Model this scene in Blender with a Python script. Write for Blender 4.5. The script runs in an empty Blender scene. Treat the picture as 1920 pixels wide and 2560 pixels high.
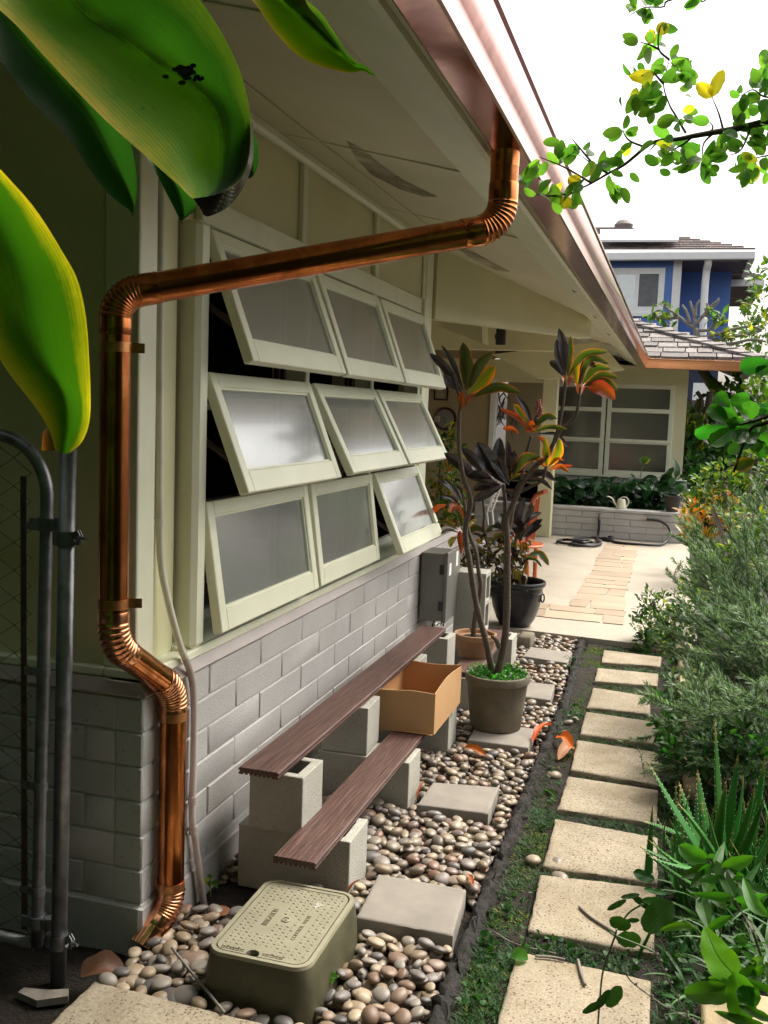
import bpy, bmesh, math, random
import numpy as np
from mathutils import Vector, Matrix
R_ = math.radians
random.seed(7)
rng = np.random.default_rng(11)
sc = bpy.context.scene
col = sc.collection

# ------------------------------------------------------------------ camera
F_PX, CX, CY = 2435.6, 960.0, 1280.0                     # focal length in photograph pixels
CAM = np.array([1.38919504, 0.0, 1.57492816])
CR = np.array([[0.95715073, 0.28727473, 0.03654738],      # right
               [0.06484278, -0.08960472, -0.99386438],    # down
               [-0.28223731, 0.95364785, -0.10439291]])   # forward
cd = bpy.data.cameras.new('camera')
cam = bpy.data.objects.new('camera', cd); col.objects.link(cam)
cd.sensor_fit = 'VERTICAL'; cd.sensor_height = 24.0; cd.lens = F_PX / 2560 * 24.0
cd.clip_start = 0.05; cd.clip_end = 600
M = Matrix.Identity(4)
for i in range(3):
    M[i][0] = CR[0][i]; M[i][1] = -CR[1][i]; M[i][2] = -CR[2][i]; M[i][3] = CAM[i]
cam.matrix_world = M
sc.camera = cam

# ------------------------------------------------------------------ light
SUN_EL, SUN_AZ = 58, 40          # azimuth of the sun measured from +Y (along the house) towards +X
w = bpy.data.worlds.new('World'); sc.world = w; w.use_nodes = True
nt = w.node_tree
sky = nt.nodes.new('ShaderNodeTexSky'); sky.sky_type = 'NISHITA'; sky.sun_disc = False
sky.sun_elevation = R_(SUN_EL); sky.sun_rotation = R_(SUN_AZ)
sky.air_density = 1.0; sky.dust_density = 6.0; sky.ozone_density = 0.6; sky.altitude = 0
bg = nt.nodes['Background']; bg.inputs['Strength'].default_value = 0.15
hs = nt.nodes.new('ShaderNodeHueSaturation'); hs.inputs['Saturation'].default_value = .35; nt.links.new(sky.outputs[0], hs.inputs['Color'])      # thin overcast
wm = nt.nodes.new('ShaderNodeMix'); wm.data_type = 'RGBA'; wm.blend_type = 'MULTIPLY'; wm.inputs[0].default_value = 1; wm.inputs[7].default_value = (1.03, 1.0, .93, 1)
nt.links.new(hs.outputs[0], wm.inputs[6]); nt.links.new(wm.outputs[2], bg.inputs['Color'])
sd = bpy.data.lights.new('sun', 'SUN'); sd.energy = 1.2; sd.angle = R_(22); sd.color = (1.0, 0.95, 0.86)
sun = bpy.data.objects.new('sun', sd); col.objects.link(sun)
dv = Vector((math.sin(R_(SUN_AZ)) * math.cos(R_(SUN_EL)), math.cos(R_(SUN_AZ)) * math.cos(R_(SUN_EL)), math.sin(R_(SUN_EL))))
sun.rotation_euler = dv.to_track_quat('Z', 'Y').to_euler()
sc.view_settings.view_transform = 'Standard'; sc.view_settings.look = 'None'
sc.view_settings.exposure = 1.4; sc.view_settings.gamma = 1.0

# ------------------------------------------------------------------ helpers
def ray(px, py):
    return CR.T @ np.array([(px - CX) / F_PX, (py - CY) / F_PX, 1.0])
def at(px, py, d):                 # a measured point of the photograph at depth d metres
    return CAM + ray(px, py) * d
def onx(px, py, X):
    r = ray(px, py); return CAM + r * ((X - CAM[0]) / r[0])
def ony(px, py, Y):
    r = ray(px, py); return CAM + r * ((Y - CAM[1]) / r[1])
def onz(px, py, Z=0.0):
    r = ray(px, py); return CAM + r * ((Z - CAM[2]) / r[2])
def nrm(v):
    v = np.asarray(v, float); return v / (np.linalg.norm(v, axis=-1, keepdims=True) + 1e-12)

class MB:
    def __init__(s):
        s.v = []; s.f = []; s.uv = []; s.n = 0; s.mi = []; s.cm = 0
    def add(s, v, f, uv=None):
        v = np.asarray(v, float).reshape(-1, 3)
        s.v.append(v); s.uv.append(np.zeros((len(v), 2)) if uv is None else np.asarray(uv, float))
        b = s.n
        for q in f:
            s.f.append(tuple(int(i) + b for i in q)); s.mi.append(s.cm)
        s.n += len(v)
    def box(s, lo, hi, bev=0.0, M=None, jit=0.0):
        lo = np.minimum(lo, hi).astype(float) if isinstance(lo, np.ndarray) else np.array([min(a, b) for a, b in zip(lo, hi)], float)
        hi_ = np.array([max(a, b) for a, b in zip(lo, hi)], float); hi = hi_
        c = (lo + hi) / 2; h = (hi - lo) / 2
        b = min(bev, h.min() * .6)
        if b <= 0:
            v = np.array([[x, y, z] for x in (-1, 1) for y in (-1, 1) for z in (-1, 1)], float) * h
            f = [(0, 1, 3, 2), (4, 6, 7, 5), (0, 4, 5, 1), (2, 3, 7, 6), (0, 2, 6, 4), (1, 5, 7, 3)]
        else:
            v = []; idx = {}
            for sx in (-1, 1):
                for sy in (-1, 1):
                    for sz in (-1, 1):
                        for ax in range(3):
                            p = np.array([sx, sy, sz], float) * (h - b); p[ax] = (sx, sy, sz)[ax] * h[ax]
                            idx[(sx, sy, sz, ax)] = len(v); v.append(p)
            v = np.array(v); f = []
            def q(*k): f.append([idx[a] for a in k])
            for ax in range(3):
                o = [i for i in range(3) if i != ax]
                for sg in (-1, 1):
                    L = []
                    for (a1, a2) in ((-1, -1), (1, -1), (1, 1), (-1, 1)):
                        k = [0, 0, 0]; k[ax] = sg; k[o[0]] = a1; k[o[1]] = a2; L.append((k[0], k[1], k[2], ax))
                    q(*L)
            for ax in range(3):
                o = [i for i in range(3) if i != ax]
                for a1 in (-1, 1):
                    for a2 in (-1, 1):
                        L = []
                        for sg, axs in ((-1, (o[0], o[1])), (1, (o[1], o[0]))):
                            k = [0, 0, 0]; k[ax] = sg; k[o[0]] = a1; k[o[1]] = a2
                            L += [(k[0], k[1], k[2], axs[0]), (k[0], k[1], k[2], axs[1])]
                        q(*L)
            for sx in (-1, 1):
                for sy in (-1, 1):
                    for sz in (-1, 1):
                        q((sx, sy, sz, 0), (sx, sy, sz, 1), (sx, sy, sz, 2))
            # orient outwards
            ff = []
            for a in f:
                p = v[a]; nn = np.cross(p[1] - p[0], p[2] - p[0])
                ff.append(a if np.dot(nn, p.mean(0)) > 0 else a[::-1])
            f = ff
        if jit: v = v + rng.normal(0, jit, v.shape)
        v = v + c
        if M is not None: v = np.array([tuple(M @ Vector(p)) for p in v])
        s.add(v, f)
    def tube(s, pts, r, n=10, caps=True, closed=False):
        P = np.asarray(pts, float); m = len(P)
        r = np.full(m, r, float) if np.isscalar(r) else np.asarray(r, float)
        T = np.gradient(P, axis=0) if m > 2 else np.repeat((P[1] - P[0])[None], m, 0)
        T = nrm(T)
        up = np.array([0, 0, 1.]) if abs(T[0][2]) < .9 else np.array([1., 0, 0])
        N = nrm(np.cross(T[0], up)); rings = []
        a = np.linspace(0, 2 * math.pi, n, endpoint=False)
        for i in range(m):
            N = nrm(N - T[i] * np.dot(N, T[i])); B = np.cross(T[i], N)
            rings.append(P[i] + r[i] * (np.cos(a)[:, None] * N + np.sin(a)[:, None] * B))
        v = np.concatenate(rings); f = []
        uv = np.stack([np.tile(np.linspace(0, 1, n), m), np.repeat(np.linspace(0, 1, m), n)], 1)
        for i in range(m - 1):
            for j in range(n):
                k = (j + 1) % n; f.append((i * n + j, i * n + k, (i + 1) * n + k, (i + 1) * n + j))
        if caps:
            f.append(tuple(range(n))[::-1]); f.append(tuple((m - 1) * n + j for j in range(n)))
        s.add(v, f, uv)
    def lathe(s, prof, c, n=40, wob=0.0):
        c = np.asarray(c, float); a = np.linspace(0, 2 * math.pi, n, endpoint=False); v = []; f = []
        wv = 1 + wob * np.sin(a * 2 + 1) + wob * .6 * np.sin(a * 5)
        for r, z in prof:
            v.append(np.stack([c[0] + r * np.cos(a) * wv, c[1] + r * np.sin(a) * wv, np.full(n, c[2] + z)], 1))
        for i in range(len(prof) - 1):
            for j in range(n):
                k = (j + 1) % n; f.append((i * n + j, i * n + k, (i + 1) * n + k, (i + 1) * n + j))
        if prof[0][0] > 1e-4: f.append(tuple(range(n))[::-1])
        if prof[-1][0] > 1e-4: f.append(tuple((len(prof) - 1) * n + j for j in range(n)))
        s.add(np.concatenate(v), f)
    def prism(s, poly, off):           # polygon extruded by an offset vector
        P = np.asarray(poly, float); o = np.asarray(off, float); n = len(P)
        nn = np.cross(P[1] - P[0], P[2] - P[1])
        if np.dot(nn, o) < 0: P = P[::-1]
        v = np.concatenate([P, P + o])
        f = [tuple(range(n))[::-1], tuple(range(n, 2 * n))] + [(i, (i + 1) % n, n + (i + 1) % n, n + i) for i in range(n)]
        s.add(v, f)
    def grid(s, G, uv=None):
        G = np.asarray(G, float); a, b = G.shape[:2]
        f = [(i * b + j, i * b + j + 1, (i + 1) * b + j + 1, (i + 1) * b + j) for i in range(a - 1) for j in range(b - 1)]
        if uv is None:
            uu, vv = np.meshgrid(np.linspace(0, 1, b), np.linspace(0, 1, a)); uv = np.stack([uu, vv], -1)
        s.add(G.reshape(-1, 3), f, np.asarray(uv).reshape(-1, 2))
    def leaves(s, base, d, nn, L, W, rows=5, bend=0.6, fold=.18, shape=(.5, .9), cols=3):
        """batch of leaf blades: base (N,3), direction, surface normal, length, width"""
        base = np.asarray(base, float).reshape(-1, 3); N = len(base)
        if N == 0: return
        d = nrm(np.broadcast_to(d, (N, 3))); nn = np.broadcast_to(nn, (N, 3))
        nn = nrm(nn - d * (nn * d).sum(1, keepdims=True)); sd_ = np.cross(d, nn)
        L = np.broadcast_to(L, (N,)).astype(float); W = np.broadcast_to(W, (N,)).astype(float)
        bend = np.broadcast_to(bend, (N,)).astype(float) + 1e-4
        t = np.linspace(0, 1, rows); p, q = shape
        wt = (t ** p) * ((1 - t) ** q); wt = wt / wt.max(); wt[0] = max(wt[0], .06); wt[-1] = .02
        us = np.linspace(-1, 1, cols)
        k = bend[:, None] * t[None]
        al = np.sin(k) / bend[:, None] * L[:, None]; dn = (1 - np.cos(k)) / bend[:, None] * L[:, None]
        cen = base[:, None] + d[:, None] * al[..., None] - nn[:, None] * dn[..., None]       # N,rows,3
        nl = nn[:, None] * np.cos(k)[..., None] + d[:, None] * np.sin(k)[..., None]
        hw = .5 * W[:, None] * wt[None]
        V = cen[:, :, None] + sd_[:, None, None] * (us[None, None] * hw[..., None])[..., None] \
            + nl[:, :, None] * (np.abs(us)[None, None] * hw[..., None] * fold * 2)[..., None]
        V = V.reshape(-1, 3)
        uv = np.stack([np.broadcast_to((us[None, None] + 1) / 2, (N, rows, cols)), np.broadcast_to(t[None, :, None], (N, rows, cols))], -1).reshape(-1, 2)
        i, j = np.meshgrid(np.arange(rows - 1), np.arange(cols - 1), indexing='ij')
        q0 = (i * cols + j).ravel()
        fa = np.stack([q0, q0 + 1, q0 + cols + 1, q0 + cols], 1)
        fa = (fa[None] + (np.arange(N) * rows * cols)[:, None, None]).reshape(-1, 4)
        s.v.append(V); s.uv.append(uv)
        s.f.extend(map(tuple, (fa + s.n).tolist())); s.mi.extend([s.cm] * len(fa)); s.n += len(V)
    def build(s, name, mats, parent=None, smooth=True, angle=35, orient=False):
        me = bpy.data.meshes.new(name)
        V = np.concatenate(s.v) if s.v else np.zeros((0, 3))
        if parent is not None: V = V - np.array(wloc(parent))
        me.from_pydata(V.tolist(), [], s.f)
        uv = np.concatenate(s.uv)
        if np.any(uv):
            lay = me.uv_layers.new(name='UVMap')
            li = np.empty(len(me.loops), np.int32); me.loops.foreach_get('vertex_index', li)
            lay.data.foreach_set('uv', uv[li].astype(np.float32).ravel())
        if not isinstance(mats, (list, tuple)): mats = [mats]
        for m_ in mats: me.materials.append(m_)
        if len(mats) > 1: me.polygons.foreach_set('material_index', np.array(s.mi, np.int32))
        if orient:
            b = bmesh.new(); b.from_mesh(me); bmesh.ops.recalc_face_normals(b, faces=b.faces); b.to_mesh(me); b.free()
        if smooth:
            me.polygons.foreach_set('use_smooth', np.ones(len(me.polygons), bool))
            if angle < 180: me.set_sharp_from_angle(angle=R_(angle))
        me.update()
        o = bpy.data.objects.new(name, me); col.objects.link(o)
        if parent is not None: o.parent = parent
        return o

def wloc(o):
    l = Vector((0, 0, 0))
    while o is not None: l = l + o.location; o = o.parent
    return l
def tag(o, label=None, cat=None, group=None, kind=None):
    for k, v in (('label', label), ('category', cat), ('group', group), ('kind', kind)):
        if v: o[k] = v
    return o
def thing(name, label, cat, loc=(0, 0, 0), group=None):
    o = bpy.data.objects.new(name, None); col.objects.link(o); o.location = tuple(float(a) for a in loc); o.empty_display_size = .05
    return tag(o, label, cat, group)
def structure(name, mb, m, **k):
    o = mb.build(name, m, **k); o['kind'] = 'structure'; return o
def stuff(name, mb, m, label, cat, **k):
    o = mb.build(name, m, **k); return tag(o, label, cat, None, 'stuff')
def spline(P, n=24):                    # Catmull-Rom through the points
    P = np.asarray(P, float); m = len(P)
    if m < 3: return np.array([P[0] + (P[-1] - P[0]) * t for t in np.linspace(0, 1, n)])
    Q = np.vstack([2 * P[0] - P[1], P, 2 * P[-1] - P[-2]]); out = []
    for u in np.linspace(0, m - 1 - 1e-9, n):
        i = int(u); t = u - i; a, b, c, e = Q[i:i + 4]
        out.append(.5 * ((2 * b) + (c - a) * t + (2 * a - 5 * b + 4 * c - e) * t * t + (3 * b - a - 3 * c + e) * t ** 3))
    return np.array(out)
def lerp(a, b, t): return np.asarray(a, float) + (np.asarray(b, float) - np.asarray(a, float)) * t

# ------------------------------------------------------------------ materials
class NT:
    def __init__(s, name):
        s.m = bpy.data.materials.new(name); s.m.use_nodes = True; s.t = s.m.node_tree; s.t.nodes.clear()
        s.out = s.n('OutputMaterial')
    def n(s, typ, ins=None, **kw):
        nd = s.t.nodes.new('ShaderNode' + typ)
        for k, v in kw.items(): setattr(nd, k, v)
        for k, v in (ins or {}).items():
            if isinstance(v, bpy.types.NodeSocket): s.t.links.new(v, nd.inputs[k])
            else:
                if isinstance(v, tuple) and len(v) == 3 and nd.inputs[k].type == 'RGBA': v = (*v, 1)
                nd.inputs[k].default_value = v
        return nd
    def l(s, a, b): s.t.links.new(a, b)
    def coord(s, which='Object', scale=(1, 1, 1)):
        tc = s.n('TexCoord')
        v = tc.outputs[which]
        if which == 'Object':                # every object gets its own piece of the pattern
            v = s.n('VectorMath', {0: v, 1: s.n('CombineXYZ', {0: s.math('MULTIPLY', s.n('ObjectInfo').outputs['Random'], 31.0), 2: s.math('MULTIPLY', s.n('ObjectInfo').outputs['Random'], 17.0)}).outputs[0]}, operation='ADD').outputs[0]
        return s.n('Mapping', {'Vector': v, 'Scale': scale}).outputs[0]
    def noise(s, vec, scale, detail=4, rough=.55, dist=0.0):
        return s.n('TexNoise', {'Vector': vec, 'Scale': scale, 'Detail': detail, 'Roughness': rough, 'Distortion': dist}).outputs['Fac']
    def ramp(s, fac, stops):
        r = s.n('ValToRGB', {'Fac': fac}); e = r.color_ramp.elements
        while len(e) < len(stops): e.new(.5)
        for a, (p, c) in zip(e, stops): a.position = p; a.color = (*c, 1) if len(c) == 3 else c
        return r.outputs[0]
    def mix(s, f, a, b, blend='MIX'):
        m = s.n('Mix', data_type='RGBA', blend_type=blend)
        for i, v in ((0, f), (6, a), (7, b)):
            if isinstance(v, bpy.types.NodeSocket): s.t.links.new(v, m.inputs[i])
            else: m.inputs[i].default_value = (*v, 1) if isinstance(v, tuple) and len(v) == 3 else v
        return m.outputs[2]
    def math(s, op, a, b=0.0, c=0.0):
        m = s.n('Math', operation=op)
        for i, v in enumerate((a, b, c)):
            if isinstance(v, bpy.types.NodeSocket): s.t.links.new(v, m.inputs[i])
            else: m.inputs[i].default_value = v
        return m.outputs[0]
    def bump(s, h, strength, dist=.01, normal=None):
        i = {'Height': h, 'Strength': strength, 'Distance': dist}
        if normal is not None: i['Normal'] = normal
        return s.n('Bump', i).outputs[0]
    def rnd(s):
        g = s.n('NewGeometry').outputs['Random Per Island']; o = s.n('ObjectInfo').outputs['Random']
        return s.math('FRACT', s.math('ADD', g, o))

def mat(name, c, c2=None, scale=6, lo=.35, hi=.7, rough=.6, rough2=None, metal=0.0, bump=.25, bscale=80, bdist=.004, spec=.5,
        speck=None, speck_scale=150, speck_at=.62, rnd=0.0, stretch=(1, 1, 1), coat=0.0, coord='Object'):
    N = NT(name); v = N.coord(coord, stretch)
    c2 = c2 or tuple(x * .72 for x in c)
    nz = N.noise(v, scale, 6, .6)
    cc = N.ramp(nz, [(lo, c2), (hi, c)])
    if speck:
        sp = N.noise(v, speck_scale, 2, .5)
        cc = N.mix(N.ramp(sp, [(speck_at, (0, 0, 0)), (speck_at + .06, (1, 1, 1))]), cc, speck)
    if rnd:
        r = N.rnd(); hs = N.n('HueSaturation', {'Color': cc, 'Value': N.math('MULTIPLY_ADD', r, rnd * 2, 1 - rnd)}); cc = hs.outputs[0]
    b = N.noise(v, bscale, 5, .65)
    ins = {'Base Color': cc, 'Metallic': metal, 'Specular IOR Level': spec, 'Normal': N.bump(b, bump, bdist)}
    ins['Roughness'] = rough if rough2 is None else N.n('MapRange', {0: nz, 1: .3, 2: .7, 3: rough2, 4: rough}).outputs[0]
    if coat: ins['Coat Weight'] = coat; ins['Coat Roughness'] = .15
    p = N.n('BsdfPrincipled', ins); N.l(p.outputs[0], N.out.inputs[0]); return N.m

def leafmat(name, mid, edge=None, ew=.25, trans=.35, tcol=None, rough=.35, var=.25, veins=40, tip=None, rib=None, spec=.5, alt=None, alt_at=.8, blotch=None):
    """leaf blade: uv.x runs across the blade, uv.y from base to tip"""
    N = NT(name); tc = N.n('TexCoord').outputs['UV']; sx = N.n('SeparateXYZ', {0: tc})
    u = N.math('ABSOLUTE', N.math('SUBTRACT', sx.outputs[0], .5)); u = N.math('MULTIPLY', u, 2.0)
    ov = N.coord('Object'); nz = N.noise(ov, 22, 4, .6)
    r = N.rnd(); c = mid
    if alt: c = N.mix(N.ramp(r, [(alt_at, (0, 0, 0)), (min(alt_at + .02, 1), (1, 1, 1))]), mid, alt)
    else: c = N.mix(0.0, mid, mid)
    if edge:
        e = N.math('ADD', u, N.math('MULTIPLY_ADD', nz, .5, -.25))
        c = N.mix(N.ramp(e, [(max(0, 1 - ew * 1.6), (0, 0, 0)), (1 - ew * .2, (1, 1, 1))]), c, edge)
    if tip:
        e = N.math('ADD', sx.outputs[1], N.math('MULTIPLY_ADD', nz, .3, -.15))
        c = N.mix(N.ramp(e, [(.8, (0, 0, 0)), (.98, (1, 1, 1))]), c, tip)
    if blotch: c = N.mix(N.ramp(N.noise(ov, 9, 5, .7), [(.55, (0, 0, 0)), (.7, (1, 1, 1))]), c, blotch)
    if rib: c = N.mix(N.ramp(u, [(.02, (1, 1, 1)), (.09, (0, 0, 0))]), c, rib)
    hs = N.n('HueSaturation', {'Color': c, 'Value': N.math('MULTIPLY_ADD', r, var * 2, 1 - var), 'Hue': N.math('MULTIPLY_ADD', N.math('FRACT', N.math('MULTIPLY', r, 7.3)), .03, .485)})
    c = hs.outputs[0]
    c = N.mix(.35, c, N.mix(N.ramp(nz, [(.35, (0, 0, 0)), (.7, (1, 1, 1))]), c, (1, 1, 1), 'MULTIPLY'))
    st = N.math('SINE', N.math('MULTIPLY', N.math('ADD', N.math('MULTIPLY', u, -.6), sx.outputs[1]), float(veins) * 6.283))
    rb = N.ramp(u, [(.0, (0, 0, 0)), (.1, (1, 1, 1))])
    bm_ = N.bump(N.math('ADD', N.math('MULTIPLY', st, .1), rb), .35, .002)
    p = N.n('BsdfPrincipled', {'Base Color': c, 'Roughness': rough, 'Specular IOR Level': spec, 'Normal': bm_})
    if trans <= 0:
        N.l(p.outputs[0], N.out.inputs[0]); return N.m
    tcn = N.mix(1.0, c, tcol or (1.7, 1.6, .7), 'MULTIPLY')
    t = N.n('BsdfTranslucent', {'Color': tcn})
    mx = N.n('MixShader', {0: trans, 1: p.outputs[0], 2: t.outputs[0]}); N.l(mx.outputs[0], N.out.inputs[0]); return N.m

def coppermat(name, base=(.90, .32, .12), dark=(.34, .085, .035), rough=.13, stain=.55, wav=0.0):
    N = NT(name); v = N.coord('Object', (1, 1, .35)); v2 = N.coord('Object')
    a = N.noise(v, 14, 6, .65, .6); b = N.noise(v2, 4, 3, .5)
    c = N.mix(N.ramp(a, [(stain - .12, (1, 1, 1)), (stain + .1, (0, 0, 0))]), base, dark)
    c = c if wav else N.mix(N.math('MULTIPLY', b, .4), c, (.66, .33, .07))
    rg = N.n('MapRange', {0: a, 1: .3, 2: .7, 3: rough + (.03 if wav else .14), 4: rough}).outputs[0]
    h = N.noise(v2, 5.5 if wav else 30, 3, .5)
    p = N.n('BsdfPrincipled', {'Base Color': c, 'Metallic': 1.0, 'Roughness': rg, 'Normal': N.bump(h, .25 if wav else .1, wav or .003)})
    N.l(p.outputs[0], N.out.inputs[0]); return N.m

M_cream = mat('cream_paint', (.73, .71, .46), (.67, .65, .40), scale=3, rough=.45, bump=.12, bscale=90, bdist=.002)
M_trim = mat('cream_trim_paint', (.82, .83, .66), (.75, .76, .58), scale=5, rough=.38, bump=.12, bscale=70, bdist=.002)
M_soffit = mat('soffit_paint', (.66, .63, .47), (.56, .53, .38), scale=1.6, rough=.6, bump=.2, bscale=60, bdist=.002)
M_block = mat('painted_block', (.52, .505, .495), (.45, .435, .425), scale=3, rough=.36, bump=.7, bscale=130, bdist=.004, speck=(.12, .10, .09), speck_scale=95, speck_at=.70)
M_cap = mat('painted_sill_block', (.43, .38, .355), (.37, .32, .30), scale=4, rough=.35, bump=.4, bscale=110, bdist=.003)
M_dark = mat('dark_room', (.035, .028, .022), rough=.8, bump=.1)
M_brown = mat('dark_brown_screen', (.05, .022, .018), rough=.5, bump=.1)
M_curtain = mat('beige_curtain', (.42, .36, .26), rough=.8, stretch=(1, 10, 1), bump=.3)
M_copper = coppermat('bright_copper')
M_copper_dark = coppermat('browned_copper', base=(.74, .225, .09), dark=(.30, .075, .032), rough=.15, stain=.48)
M_copper_new = coppermat('new_copper', base=(.90, .40, .24), dark=(.62, .2, .10), rough=.12, stain=.35)
M_gutter = coppermat('gutter_copper', base=(.80, .45, .46), dark=(.68, .35, .37), rough=.13, stain=.25, wav=.004)
M_pvc = mat('pvc_cream', (.74, .73, .58), rough=.4, bump=.08)
M_pvc_grey = mat('pvc_greyish', (.52, .46, .42), rough=.4, bump=.08)
M_galv = mat('galvanised_steel', (.34, .35, .37), (.20, .20, .21), scale=25, rough=.5, rough2=.38, metal=.8, bump=.25, bscale=70, bdist=.002)
M_rust = mat('rusty_wire', (.14, .10, .085), (.07, .05, .04), scale=30, rough=.6, metal=.5, bump=.2)
M_cmu = mat('grey_concrete_block', (.43, .42, .37), (.36, .35, .30), scale=5, rough=.9, bump=.9, bscale=160, bdist=.004, speck=(.20, .19, .16), speck_scale=170, speck_at=.64)
M_paver = mat('grey_paver_concrete', (.255, .23, .197), (.19, .17, .147), scale=7, rough=.9, bump=.4, bscale=200, bdist=.002, speck=(.20, .18, .155), speck_scale=220, speck_at=.66)
M_plank = None
def plankmat():
    N = NT('composite_plank'); v = N.coord('Object', (9, .55, 9)); v2 = N.coord('Object', (30, 1.2, 30))
    wv = N.n('TexWave', {'Vector': N.coord('Object', (7, .5, 7)), 'Scale': 3.0, 'Distortion': 9.0, 'Detail': 4.0, 'Detail Scale': 1.6}, wave_type='BANDS', bands_direction='X').outputs['Fac']
    a = N.noise(v2, 5, 6, .7); c = N.ramp(a, [(.35, (.036, .015, .012)), (.5, (.073, .035, .026)), (.66, (.118, .060, .046))])
    c = N.mix(N.ramp(wv, [(.80, (0, 0, 0)), (1., (.5, .5, .5))]), c, (.20, .105, .088))
    p = N.n('BsdfPrincipled', {'Base Color': c, 'Roughness': .55, 'Normal': N.bump(N.math('ADD', a, N.math('MULTIPLY', wv, .15)), .3, .003)})
    N.l(p.outputs[0], N.out.inputs[0]); return N.m
M_plank = plankmat()
def stonemat():
    N = NT('aggregate_stepping_stone'); v = N.coord('Object')
    a = N.noise(v, 5, 5, .6); c = N.ramp(a, [(.3, (.20, .168, .118)), (.7, (.345, .298, .218))])
    f = N.noise(v, 130, 3, .7); c = N.mix(.5, c, N.ramp(f, [(.35, (.16, .125, .08)), (.65, (.43, .37, .27))]))
    vo = N.n('TexVoronoi', {'Vector': N.coord('Object', (1, 1, 1)), 'Scale': 105.0, 'Randomness': 1.0})
    sel = N.n('TexWhiteNoise', {'Vector': vo.outputs['Position']}).outputs['Value']
    pit = N.math('MULTIPLY', N.math('LESS_THAN', vo.outputs['Distance'], .34), N.math('GREATER_THAN', sel, .5))
    mask = N.ramp(N.noise(v, 9, 3, .6), [(.36, (0, 0, 0)), (.52, (1, 1, 1))])
    pit = N.math('MULTIPLY', pit, mask)
    c = N.mix(N.ramp(N.noise(v, 3.2, 5, .7), [(.46, (0, 0, 0)), (.72, (.7, .7, .7))]), c, (.15, .115, .06)); c = N.mix(pit, c, (.12, .08, .045))
    gz = N.n('SeparateXYZ', {0: v}).outputs[2]
    h = N.math('SUBTRACT', N.math('MULTIPLY', f, .5), pit)
    p = N.n('BsdfPrincipled', {'Base Color': c, 'Roughness': .85, 'Normal': N.bump(h, .7, .004)})
    N.l(p.outputs[0], N.out.inputs[0]); return N.m
M_stone = stonemat()
def pebblemat(name, stops, seed):
    N = NT(name); r = N.rnd(); v = N.coord('Object'); off = N.n('CombineXYZ', {0: N.math('MULTIPLY', r, 37.0 + seed)})
    vv = N.n('VectorMath', {0: v, 1: off.outputs[0]}, operation='ADD').outputs[0]
    c = N.ramp(r, stops)
    a = N.noise(vv, 30, 5, .6); sp = N.noise(vv, 210, 2, .6)
    c = N.mix(N.math('MULTIPLY', a, .75), c, N.mix(1.0, c, (.52, .48, .45), 'MULTIPLY'))
    c = N.mix(N.ramp(sp, [(.62, (0, 0, 0)), (.72, (.55, .55, .55))]), c, (.12, .10, .09))
    p = N.n('BsdfPrincipled', {'Base Color': c, 'Roughness': .42, 'Specular IOR Level': .45, 'Normal': N.bump(N.math('ADD', a, N.math('MULTIPLY', sp, .3)), .25, .002)})
    N.l(p.outputs[0], N.out.inputs[0]); return N.m
M_peb = {
 'grey': pebblemat('grey_pebble', [(.0, (.10, .095, .093)), (.4, (.19, .172, .16)), (.8, (.29, .26, .225))], 1),
 'tan': pebblemat('tan_pebble', [(.0, (.20, .15, .095)), (.5, (.31, .24, .16)), (1., (.45, .37, .26))], 2),
 'brown': pebblemat('brown_pebble', [(.0, (.16, .10, .065)), (.5, (.24, .165, .115)), (1., (.28, .21, .165))], 3),
 'mix': pebblemat('river_pebbles', [(.0, (.12, .11, .11)), (.2, (.28, .215, .14)), (.35, (.20, .185, .175)), (.5, (.24, .14, .095)), (.6, (.40, .33, .24)), (.8, (.22, .195, .17)), (1., (.31, .24, .17))], 4)}
M_soil = mat('dark_soil', (.024, .015, .009), (.007, .005, .003), scale=14, rough=.95, bump=1.0, bscale=60, bdist=.02, speck=(.11, .065, .035), speck_scale=90, speck_at=.70)
M_lava = mat('lava_kerb', (.032, .028, .024), (.007, .006, .005), scale=22, rough=.95, bump=1.0, bscale=55, bdist=.012)
def patiomat():
    N = NT('patio_concrete'); v = N.coord('Object')
    a = N.noise(v, 2.2, 6, .65); f = N.noise(v, 90, 3, .7)
    c = N.ramp(a, [(.3, (.27, .235, .185)), (.7, (.42, .375, .305))])
    c = N.mix(.35, c, N.ramp(f, [(.35, (.20, .17, .13)), (.62, (.54, .49, .41))]))
    p = N.n('BsdfPrincipled', {'Base Color': c, 'Roughness': .6, 'Normal': N.bump(f, .5, .003)})
    N.l(p.outputs[0], N.out.inputs[0]); return N.m
M_patio = patiomat()
M_flag = mat('flagstone', (.37, .295, .215), (.31, .235, .165), scale=2.2, rough=.6, bump=.5, bscale=24, bdist=.005, rnd=.16)
M_card = mat('cardboard', (.46, .27, .125), (.41, .235, .105), scale=3, rough=.75, bump=.2, bscale=30, stretch=(1, 1, 1))
M_card_in = mat('cardboard_inside', (.50, .27, .12), (.45, .235, .10), scale=3, rough=.8, bump=.15)
M_pot = mat('weathered_concrete_pot', (.205, .18, .13), (.09, .078, .052), scale=6, lo=.3, hi=.75, rough=.9, bump=.6, bscale=90, bdist=.004)
M_terra = mat('old_clay_bowl', (.36, .20, .10), (.25, .14, .075), scale=7, rough=.85, bump=.4)
M_black = mat('black_plastic', (.012, .013, .018), rough=.32, bump=.05)
M_hose = mat('black_hose', (.012, .012, .014), rough=.5, bump=.15)
M_meter = mat('grey_metal_box', (.20, .20, .185), (.16, .155, .14), scale=5, rough=.45, metal=.2, bump=.08)
M_meter_dk = mat('dark_hinge_metal', (.05, .05, .05), rough=.5, metal=.4)
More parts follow.
